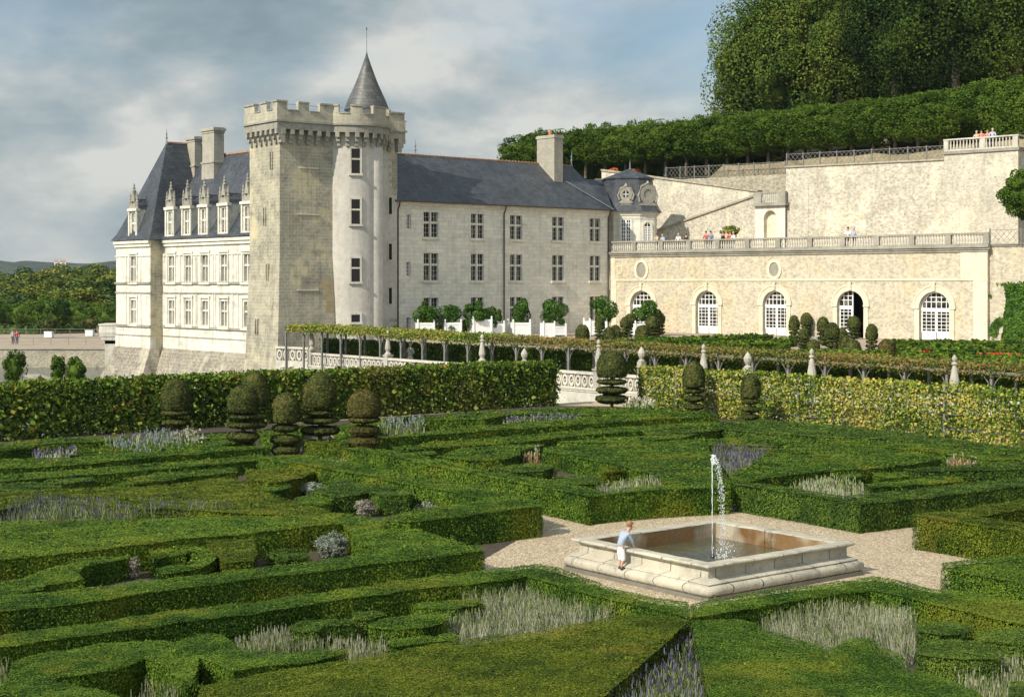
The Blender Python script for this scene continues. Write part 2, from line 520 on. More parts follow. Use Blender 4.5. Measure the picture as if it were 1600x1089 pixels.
b.inputs['IOR'].default_value = 1.33
M['jet'] = m

# basin stone: pale with ochre blotches inside
m = stone('fountain_stone', (0.55, 0.515, 0.43), (0.46, 0.425, 0.345), (0.93, 7.0, 0.02), (0.05, 0.045, 0.035), 1.0, sfac=0.55, drip=0.4, bump=0.45, fine=0.45)
M['fountain'] = m
M['fountain_in'] = stone('algae_stained_inner_stone', (0.13, 0.065, 0.024), (0.22, 0.13, 0.055), None, patch=(0.42, 0.38, 0.29), sfac=0.6, drip=0.8, bump=0.4)
M['slab'] = stone('damp_grey_slab', (0.22, 0.205, 0.17), (0.16, 0.15, 0.125), None, sfac=0.4)

BOX = [(0.28, (0.017, 0.044, 0.006)), (0.44, (0.044, 0.094, 0.010)), (0.58, (0.088, 0.152, 0.014)), (0.80, (0.16, 0.215, 0.022))]
M['box'] = leafy('clipped_box', BOX, 0.9, 0.42, patches=((0.165, 0.175, 0.016), 0.42, 0.54, 0.55))
BOX2 = [(0.30, (0.020, 0.044, 0.008)), (0.46, (0.044, 0.086, 0.012)), (0.60, (0.078, 0.132, 0.017)), (0.80, (0.14, 0.185, 0.028))]
M['box2'] = leafy('cool_green_box', BOX2, 1.1, 0.42)
M['box3'] = leafy('yellow_tinged_box', [(0.30, (0.026, 0.046, 0.005)), (0.46, (0.060, 0.090, 0.007)), (0.60, (0.108, 0.140, 0.010)), (0.80, (0.18, 0.185, 0.018))], 0.9, 0.42, patches=((0.19, 0.16, 0.022), 0.5, 0.6, 0.5))
M['yew'] = leafy('clipped_yew', [(0.30, (0.020, 0.032, 0.009)), (0.48, (0.045, 0.058, 0.014)), (0.62, (0.080, 0.086, 0.02)), (0.85, (0.14, 0.115, 0.035))], 1.8, 0.35)
M['yew2'] = leafy('bronzed_yew', [(0.30, (0.026, 0.03, 0.01)), (0.48, (0.058, 0.058, 0.015)), (0.62, (0.10, 0.084, 0.021)), (0.85, (0.17, 0.115, 0.036))], 1.8, 0.35)
M['vine'] = leafy('vine_leaves', [(0.28, (0.026, 0.05, 0.007)), (0.46, (0.065, 0.125, 0.013)), (0.60, (0.125, 0.20, 0.022)), (0.78, (0.20, 0.24, 0.035)), (0.98, (0.28, 0.15, 0.04))], 0.35, 0.6,
                  patches=((0.22, 0.12, 0.04), 0.14, 0.54, 0.3), trans=0.15)
M['vine2'] = leafy('yellowing_vine_leaves', [(0.25, (0.035, 0.08, 0.012)), (0.44, (0.11, 0.18, 0.022)), (0.58, (0.24, 0.28, 0.035)), (0.74, (0.45, 0.41, 0.09)), (0.92, (0.50, 0.36, 0.12))], 0.45, 0.55, trans=0.2)
M['vine3'] = leafy('autumn_pergola_vine', [(0.25, (0.045, 0.07, 0.015)), (0.42, (0.12, 0.15, 0.03)), (0.56, (0.24, 0.21, 0.055)), (0.72, (0.30, 0.19, 0.07)), (0.88, (0.24, 0.09, 0.04))], 0.25, 0.6, trans=0.2)
M['vine4'] = leafy('lime_pergola_vine', [(0.25, (0.05, 0.09, 0.015)), (0.42, (0.13, 0.19, 0.03)), (0.56, (0.24, 0.28, 0.04)), (0.72, (0.36, 0.33, 0.07)), (0.88, (0.24, 0.15, 0.05))], 0.25, 0.6, trans=0.2)
LIME = [(0.28, (0.022, 0.048, 0.006)), (0.46, (0.056, 0.108, 0.011)), (0.60, (0.088, 0.148, 0.016)), (0.82, (0.155, 0.20, 0.028))]
M['lime'] = leafy('lime_tree_leaves', LIME, 0.4, 0.3, trans=0.15)
M['oak'] = leafy('woodland_leaves', [(0.30, (0.013, 0.030, 0.006)), (0.46, (0.034, 0.068, 0.010)), (0.58, (0.070, 0.115, 0.016)), (0.78, (0.145, 0.18, 0.028))], 0.16, 0.28, trans=0.12, orand=0.26)
M['wood2'] = leafy('early_autumn_leaves', [(0.28, (0.03, 0.05, 0.006)), (0.46, (0.085, 0.115, 0.012)), (0.60, (0.16, 0.185, 0.022)), (0.85, (0.25, 0.215, 0.035))], 0.12, 0.4, trans=0.1)
M['wood3'] = leafy('dark_woodland', [(0.28, (0.018, 0.04, 0.01)), (0.5, (0.05, 0.09, 0.02)), (0.7, (0.10, 0.14, 0.03)), (0.9, (0.15, 0.18, 0.04))], 0.1, 0.4)
M['orange'] = leafy('citrus_leaves', [(0.28, (0.014, 0.045, 0.008)), (0.46, (0.035, 0.095, 0.012)), (0.60, (0.075, 0.16, 0.02)), (0.82, (0.14, 0.23, 0.04))], 1.5, 0.5, trans=0.15)
M['santolina'] = leafy('silvery_foliage', [(0.3, (0.10, 0.12, 0.085)), (0.55, (0.19, 0.215, 0.165)), (0.8, (0.31, 0.325, 0.26))], 2.0, 0.5)
M['santolina2'] = leafy('silvery_pink_foliage', [(0.3, (0.12, 0.10, 0.07)), (0.55, (0.24, 0.21, 0.17)), (0.8, (0.34, 0.34, 0.27))], 2.0, 0.5)
M['stalk'] = leafy('faded_lavender_stalks', [(0.3, (0.14, 0.15, 0.085)), (0.5, (0.25, 0.275, 0.17)), (0.75, (0.42, 0.41, 0.31))], 1.5, 0.6)
M['stalkg'] = leafy('green_lavender_stalks', [(0.3, (0.06, 0.10, 0.025)), (0.5, (0.15, 0.20, 0.06)), (0.75, (0.30, 0.32, 0.15))], 1.5, 0.6)
M['dry'] = leafy('dry_straw_stalks', [(0.3, (0.12, 0.075, 0.035)), (0.5, (0.28, 0.18, 0.085)), (0.75, (0.42, 0.29, 0.15))], 1.5, 0.6)
M['purple'] = leafy('purple_flower_spikes', [(0.3, (0.05, 0.05, 0.07)), (0.5, (0.12, 0.11, 0.17)), (0.75, (0.23, 0.215, 0.30))], 1.5, 0.6)
M['paleblue'] = leafy('pale_blue_flower_spikes', [(0.3, (0.09, 0.12, 0.12)), (0.5, (0.18, 0.21, 0.235)), (0.75, (0.32, 0.35, 0.39))], 1.5, 0.6)
M['redfl'] = leafy('red_bedding_flowers', [(0.3, (0.20, 0.02, 0.01)), (0.5, (0.45, 0.05, 0.02)), (0.75, (0.6, 0.12, 0.05))], 1.5, 0.6)
M['whitefl'] = leafy('white_flowers', [(0.3, (0.22, 0.22, 0.15)), (0.5, (0.42, 0.38, 0.31)), (0.75, (0.66, 0.61, 0.55))], 1.5, 0.6)
M['ofl'] = leafy('orange_flowers', [(0.3, (0.35, 0.07, 0.02)), (0.5, (0.6, 0.15, 0.03)), (0.75, (0.7, 0.25, 0.06))], 1.5, 0.6)
M['hill'] = plain('distant_wooded_hill', (0.03, 0.045, 0.028), 1.0, 0.75, 0.06, bump=1.0)
M['skin'] = plain('skin', (0.48, 0.28, 0.20), 0.6, 0.08, 4)

# ---------------------------------------------------------------- foliage
def wav(P, seed, k, oct_=3):
    """cheap smooth noise, about -1..1, at points P (n,2 or 3)"""
    r = np.random.default_rng(seed)
    P = np.asarray(P, float)
    out = np.zeros(len(P)); a = 1.0; tot = 0
    for o in range(oct_):
        for j in range(3):
            d = r.normal(size=P.shape[1]); d /= np.linalg.norm(d)
            out += a * np.sin(P @ d * k * 2 ** o * (0.8 + 0.4 * r.random()) + r.random() * 7) / 3
        tot += a; a *= 0.55
    return out / tot * 1.6


def leaves(P, N, s, jit=0.7, asp=1.5, mat=0):
    """one small quad for every point, facing roughly along N"""
    n = len(P)
    if n == 0: return (np.zeros((0, 3)), np.zeros((0, 4), int), mat)
    N = N + rng.normal(size=(n, 3)) * jit
    N /= np.linalg.norm(N, axis=1)[:, None] + 1e-9
    R = rng.normal(size=(n, 3))
    A = np.cross(N, R); A /= np.linalg.norm(A, axis=1)[:, None] + 1e-9
    B = np.cross(N, A)
    s = np.broadcast_to(np.asarray(s, float), (n,)) * (0.7 + 0.6 * rng.random(n))
    A = A * (s * 0.5 * asp)[:, None]; B = B * (s * 0.5)[:, None]
    q = np.stack([P - A, P + B, P + A, P - B], axis=1).reshape(-1, 3)
    return (q, np.arange(n * 4).reshape(n, 4), mat)


def lsize(Y, k=1.5, lo=0.018, hi=0.6): return np.clip(k * np.asarray(Y) / 1523.0, lo, hi)


def in_poly(P, poly):
    x, y = P[:, 0], P[:, 1]
    ins = np.zeros(len(P), bool)
    n = len(poly)
    for i in range(n):
        x1, y1 = poly[i]; x2, y2 = poly[(i + 1) % n]
        c = ((y1 > y) != (y2 > y)) & (x < (x2 - x1) * (y - y1) / (y2 - y1 + 1e-12) + x1)
        ins ^= c
    return ins


def area(poly):
    return 0.5 * sum(poly[i][0] * poly[(i + 1) % len(poly)][1] - poly[(i + 1) % len(poly)][0] * poly[i][1] for i in range(len(poly)))


def ccw(poly): return list(poly) if area(poly) > 0 else list(poly)[::-1]


def hedge_mesh(name, poly, z0, z1, cov=2.2, und=0.03, seed=0, k=1.5, round_=0.05):
    """a clipped hedge: solid body with its whole skin made of little leaves"""
    poly = ccw(poly)
    pa = np.array(poly)
    x0, y0 = pa.min(0); x1, y1 = pa.max(0)
    parts = []
    mb = MB()
    e1 = pa - np.roll(pa, 1, 0); e2 = np.roll(pa, -1, 0) - pa
    e1 /= np.linalg.norm(e1, axis=1)[:, None] + 1e-9; e2 /= np.linalg.norm(e2, axis=1)[:, None] + 1e-9
    nn = np.column_stack([-(e1[:, 1] + e2[:, 1]), e1[:, 0] + e2[:, 0]]); nn /= np.maximum(np.linalg.norm(nn, axis=1), .5)[:, None]
    ins = [tuple(q) for q in pa + nn * 0.17]
    mb.prism(ins, z0, z1 - 0.05)
    parts.append((np.array(mb.v), mb.f, 0))
    smin = float(lsize(max(y0, 3.0), k))
    n = int((x1 - x0) * (y1 - y0) / smin ** 2 * cov)
    n = min(n, 3000000)
    P = np.column_stack([rng.uniform(x0, x1, n), rng.uniform(y0, y1, n)])
    P = P[in_poly(P, poly)]
    s = lsize(P[:, 1], k)
    keep = rng.random(len(P)) < (smin / s) ** 2
    P, s = P[keep], s[keep]
    z = z1 + und * wav(P, seed + 11, 1.3) + 0.02 * wav(P, seed + 5, 6.0) + rng.normal(size=len(P)) * 0.006
    PP = np.column_stack([P, z])
    parts.append(leaves(PP, np.tile([0, 0, 1.0], (len(P), 1)), s, 0.15))
    # a few stray shoots above the clipped top
    k_ = int(abs(area(poly)) * 1.6) + 1
    if len(P) > 50:
        c0_ = P[rng.integers(0, len(P), k_)]
        q_ = np.repeat(c0_, 7, 0) + rng.normal(size=(k_ * 7, 2)) * .035
        parts.append(leaves(np.column_stack([q_, z1 + rng.random(k_ * 7) * .09]), np.tile([0, 0, .4], (len(q_), 1)), float(lsize(pa[:, 1].mean(), k)) * 1.15, .9))
    for i in range(len(poly)):
        a = pa[i]; b_ = pa[(i + 1) % len(poly)]
        L = np.linalg.norm(b_ - a)
        if L < 0.02: continue
        d = (b_ - a) / L; nr = np.array([d[1], -d[0]])
        mid = (a + b_) / 2
        if nr @ mid > 0.45 * np.linalg.norm(mid): continue      # side facing well away from the garden view
        ss = float(lsize(max(3, mid[1]), k))
        m = int(L * (z1 - z0) / ss ** 2 * cov)
        if m < 1: continue
        t_ = rng.random(m); zz = rng.uniform(z0, z1 + 0.01, m)
        q = a + t_[:, None] * (b_ - a)
        off = 0.03 * wav(np.column_stack([q, zz]), seed + 3, 2.5) - np.abs(rng.normal(size=m)) * 0.085 + .014 - round_ * np.clip((zz - z1 + 0.12) / 0.12, 0, 1) ** 2
        q = q + off[:, None] * nr
        parts.append(leaves(np.column_stack([q, zz + 0.02 * wav(q, seed + 11, 1.3)]), np.tile([nr[0], nr[1], 0.0], (m, 1)), ss, 0.2))
    return mesh_np(name, parts)


def link(name, me, mat, parent=None):
    for m_ in (mat if isinstance(mat, (list, tuple)) else [mat]): me.materials.append(m_)
    o = bpy.data.objects.new(name, me); COL.objects.link(o)
    if parent: o.parent = parent
    return o


def hedge(label, h, px, mat='box', z0=0.0, grp='clipped box hedges of the front garden', name='box_hedge', cat='hedge', **kw):
    poly = [gp(x, y, z0 + h) for x, y in px]
    o = link(name, hedge_mesh(name, poly, z0, z0 + h, seed=len(COL.objects), **kw), M[mat])
    return tag(o, label, cat, grp)


def prof_leaf(prof, c, s, cov=2.0, jit=0.35, n=14, bump=0.0, seed=0):
    """solid of revolution covered in leaves; prof = [(r,z),...] bottom to top"""
    mb = MB(); mb.lathe([(max(0.01, r - s * 0.35), z) for r, z in prof], c, n)
    parts = [(np.array(mb.v), mb.f, 0)]
    for (r0, z0), (r1, z1) in zip(prof[:-1], prof[1:]):
        L = math.hypot(r1 - r0, z1 - z0)
        A = pi * (r0 + r1) * L
        m = int(A / s ** 2 * cov)
        if m < 1: continue
        u = rng.random(m); a = rng.random(m) * 2 * pi
        r = r0 + (r1 - r0) * u; z = z0 + (z1 - z0) * u
        nr, nz = (z1 - z0) / L, -(r1 - r0) / L
        ca, sa = np.cos(a), np.sin(a)
        off = bump * wav(np.column_stack([ca * r, sa * r, z]), seed, 4.0) + rng.normal(size=m) * s * 0.12
        P = np.column_stack([c[0] + (r + off * nr) * ca, c[1] + (r + off * nr) * sa, c[2] + z + off * nz])
        N = np.column_stack([nr * ca, nr * sa, np.full(m, nz)])
        parts.append(leaves(P, N, s, jit))
    return parts


def crown(c, rad, s, n, seed=0, clumps=26, box=0.0, flat=0.0, inner=0.72, low=-1.0, jit=0.8, clump_r=0.36):
    """tree crown: overlapping leaf clumps spread over an ellipsoid (or rounded block), with gaps"""
    r = np.random.default_rng(seed)
    rad = np.array(rad, float)
    d = r.normal(size=(clumps, 3)); d /= np.linalg.norm(d, axis=1)[:, None]
    d[:, 2] = np.maximum(d[:, 2], low)
    e = 2.0 / (1.0 - box * 0.72) if box else 2.0
    sup = (np.abs(d) ** e).sum(1) ** (-1 / e)
    cc = d * sup[:, None] * (0.62 + 0.2 * r.random(clumps))[:, None]
    cr = clump_r * (0.45 + 1.0 * r.random(clumps) ** 1.5)
    which = r.integers(0, clumps, n)
    dd = r.normal(size=(n, 3)); dd /= np.linalg.norm(dd, axis=1)[:, None]
    q = cc[which] + dd * (cr[which] * (0.8 + 0.25 * r.random(n)))[:, None]
    e2 = (np.abs(q) ** e).sum(1) ** (1 / e)
    if box:
        over = e2 > 1
        q[over] /= (e2[over] * (0.98 + 0.04 * r.random(over.sum())))[:, None]
    P = np.array(c) + q * rad
    N = dd * 0.8 + q * 0.4
    parts = []
    mb = MB()
    ico = bmesh.new(); bmesh.ops.create_icosphere(ico, subdivisions=2, radius=1.0)
    vs = np.array([v.co[:] for v in ico.verts]); fs = [tuple(v.index for v in f.verts) for f in ico.faces]; ico.free()
    if box: vs = vs * ((np.abs(vs) ** e).sum(1) ** (-1 / e))[:, None]
    k = inner * (1 + 0.10 * wav(vs, seed, 3.0))
    vs = np.array(c) + vs * rad * k[:, None]
    parts.append((vs, fs, 0))
    parts.append(leaves(P, N, s, jit, 1.4))
    return parts


def blades(poly, z0, hts, n, wd, lean=0.25, tip=0, seed=0):
    """upright stalks over a bed; tip>0 puts a flower spike of material 1 on that share of them"""
    poly = ccw(poly); pa = np.array(poly)
    x0, y0 = pa.min(0); x1, y1 = pa.max(0)
    P = np.column_stack([rng.uniform(x0, x1, n * 3), rng.uniform(y0, y1, n * 3)])
    P = P[in_poly(P, poly)][:n]
    n = len(P)
    h = rng.uniform(hts[0], hts[1], n) * (1 + 0.25 * wav(P, seed, 2.0))
    # plants stand in tufts: stalks lean away from the tuft they belong to
    g = 0.45
    cell = np.floor(P / g) * g + g / 2
    out = (P - cell) / g
    L = out * lean * 1.6 + rng.normal(size=(n, 2)) * lean * 0.35
    T = P + L * h[:, None]
    a = rng.random(n) * pi
    wv_ = np.column_stack([np.cos(a), np.sin(a), np.zeros(n)]) * (wd / 2)
    b0 = np.column_stack([P, np.full(n, z0)]); t0 = np.column_stack([T, z0 + h])
    q = np.stack([b0 - wv_, b0 + wv_, t0 + wv_ * 0.6, t0 - wv_ * 0.6], 1).reshape(-1, 3)
    parts = [(q, np.arange(n * 4).reshape(n, 4), 0)]
    if tip:
        m = rng.random(n) < tip
        t1 = t0[m]; k = len(t1)
        hh = rng.uniform(0.05, 0.12, k)
        for rot in (0, pi / 2):
            ww = np.column_stack([np.cos(a[m] + rot), np.sin(a[m] + rot), np.zeros(k)]) * (wd * 1.1)
            t2 = t1 + np.column_stack([np.zeros(k), np.zeros(k), hh])
            q = np.stack([t1 - ww, t1 + ww, t2 + ww * 0.4, t2 - ww * 0.4], 1).reshape(-1, 3)
            parts.append((q, np.arange(k * 4).reshape(k, 4), 1))
    return parts


def bed(name, label, px, z0, hts, dens, wd, mats, zp=None, lean=0.25, tip=0, cat='plants'):
    if dens > 100: dens, wd = dens * 2.2, wd * .5; hts = (hts[0] * .45, hts[1] * .74)
    poly = [gp(x, y, zp if zp is not None else z0 + hts[0] * 0.5) for x, y in px]
    n = int(abs(area(poly)) * dens)
    o = link(name, mesh_np(name, blades(poly, z0, hts, n, wd, lean, tip, len(COL.objects))), [M[k] for k in mats])
    return tag(o, label, cat, None, 'stuff')


def structure(name, poly, z0, z1, mat):
    o = MB().prism(ccw(poly), z0, z1).build(name, mat)
    return tag(o, kind='structure')


# ---------------------------------------------------------------- ground
def W2(p, u=0.0, v=0.0): return tuple(np.array(p) + u * U + v * V)


TL = np.array([-22.2, 66.0])           # foot of the left trellis at the left picture edge
BL = np.array([7.2, 88.0])             # near end of the moat balustrade
# wide ground sheet: open country reaching the horizon, falling to the valley floor
nx, ny = 60, 60
xs = np.linspace(-1, 1, nx); ys = np.linspace(-1, 1, ny)
gx = np.sign(xs) * np.abs(xs) ** 3 * 4200; gy = 1500 + np.sign(ys) * np.abs(ys) ** 2 * 4200
GX, GY = np.meshgrid(gx, gy)
GZ = np.full(GX.shape, -3.4)
vv = np.column_stack([GX.ravel(), GY.ravel(), GZ.ravel()])
idx = np.arange(nx * ny).reshape(ny, nx)
ff = np.stack([idx[:-1, :-1].ravel(), idx[:-1, 1:].ravel(), idx[1:, 1:].ravel(), idx[1:, :-1].ravel()], 1)
tag(link('ground', mesh_np('ground', [(vv, ff, 0)]), M['fieldgrass']), kind='structure')

corner = (6.2, 89.2)
A2 = tuple(np.array([6.7, 88.6]) + 36 * U + 0.4 * V)
plat = [W2(TL, 0.9, -70), corner, (7.4, 89.0), A2, tuple(np.array(A2) + 20 * V), (56, 66), (95, 20), (60, -25), (-60, -25), (-95, 20)]
structure('gravel_path', plat, -3.3, 0.0, M['gravel'])
structure('upper_garden_ground', [(-12, 122), (9.8, 97.3), (26.8, 77.2), (48, 52), (120, 60), (120, 150), (60, 175), (0, 175)], -0.5, 2.2, M['path'])
o = MB().box(-120, 40, 70, 172, -2.35, -2.3).build('moat_water', M['moat']); tag(o, kind='structure')
structure('esplanade_ground', [(-140, 166), (-43.5, 166), (-30, 185), (-30, 262), (-140, 262)], -3.3, -0.4, M['path'])

soil = MB()
for px in ([(0 - 60, 691), (485, 660), (545, 700), (480, 714), (835, 828), (745, 880), (-60, 985)],
           [(560, 716), (495, 659.5), (872, 634), (960, 635), (1130, 645), (1660, 714), (1660, 795), (1340, 828), (1146, 792), (925, 808)],
           [(-60, 1010), (840, 905), (1085, 975), (1370, 928), (1660, 985), (1800, 1400), (-300, 1400)],
           [(1450, 848), (1660, 830), (1660, 890), (1500, 862)], [(1490, 912), (1660, 896), (1660, 955)]):
    soil.prism(ccw([gp(x, y) for x, y in px]), 0.0, 0.008)
tag(soil.build('garden_soil', M['soil']), kind='structure')

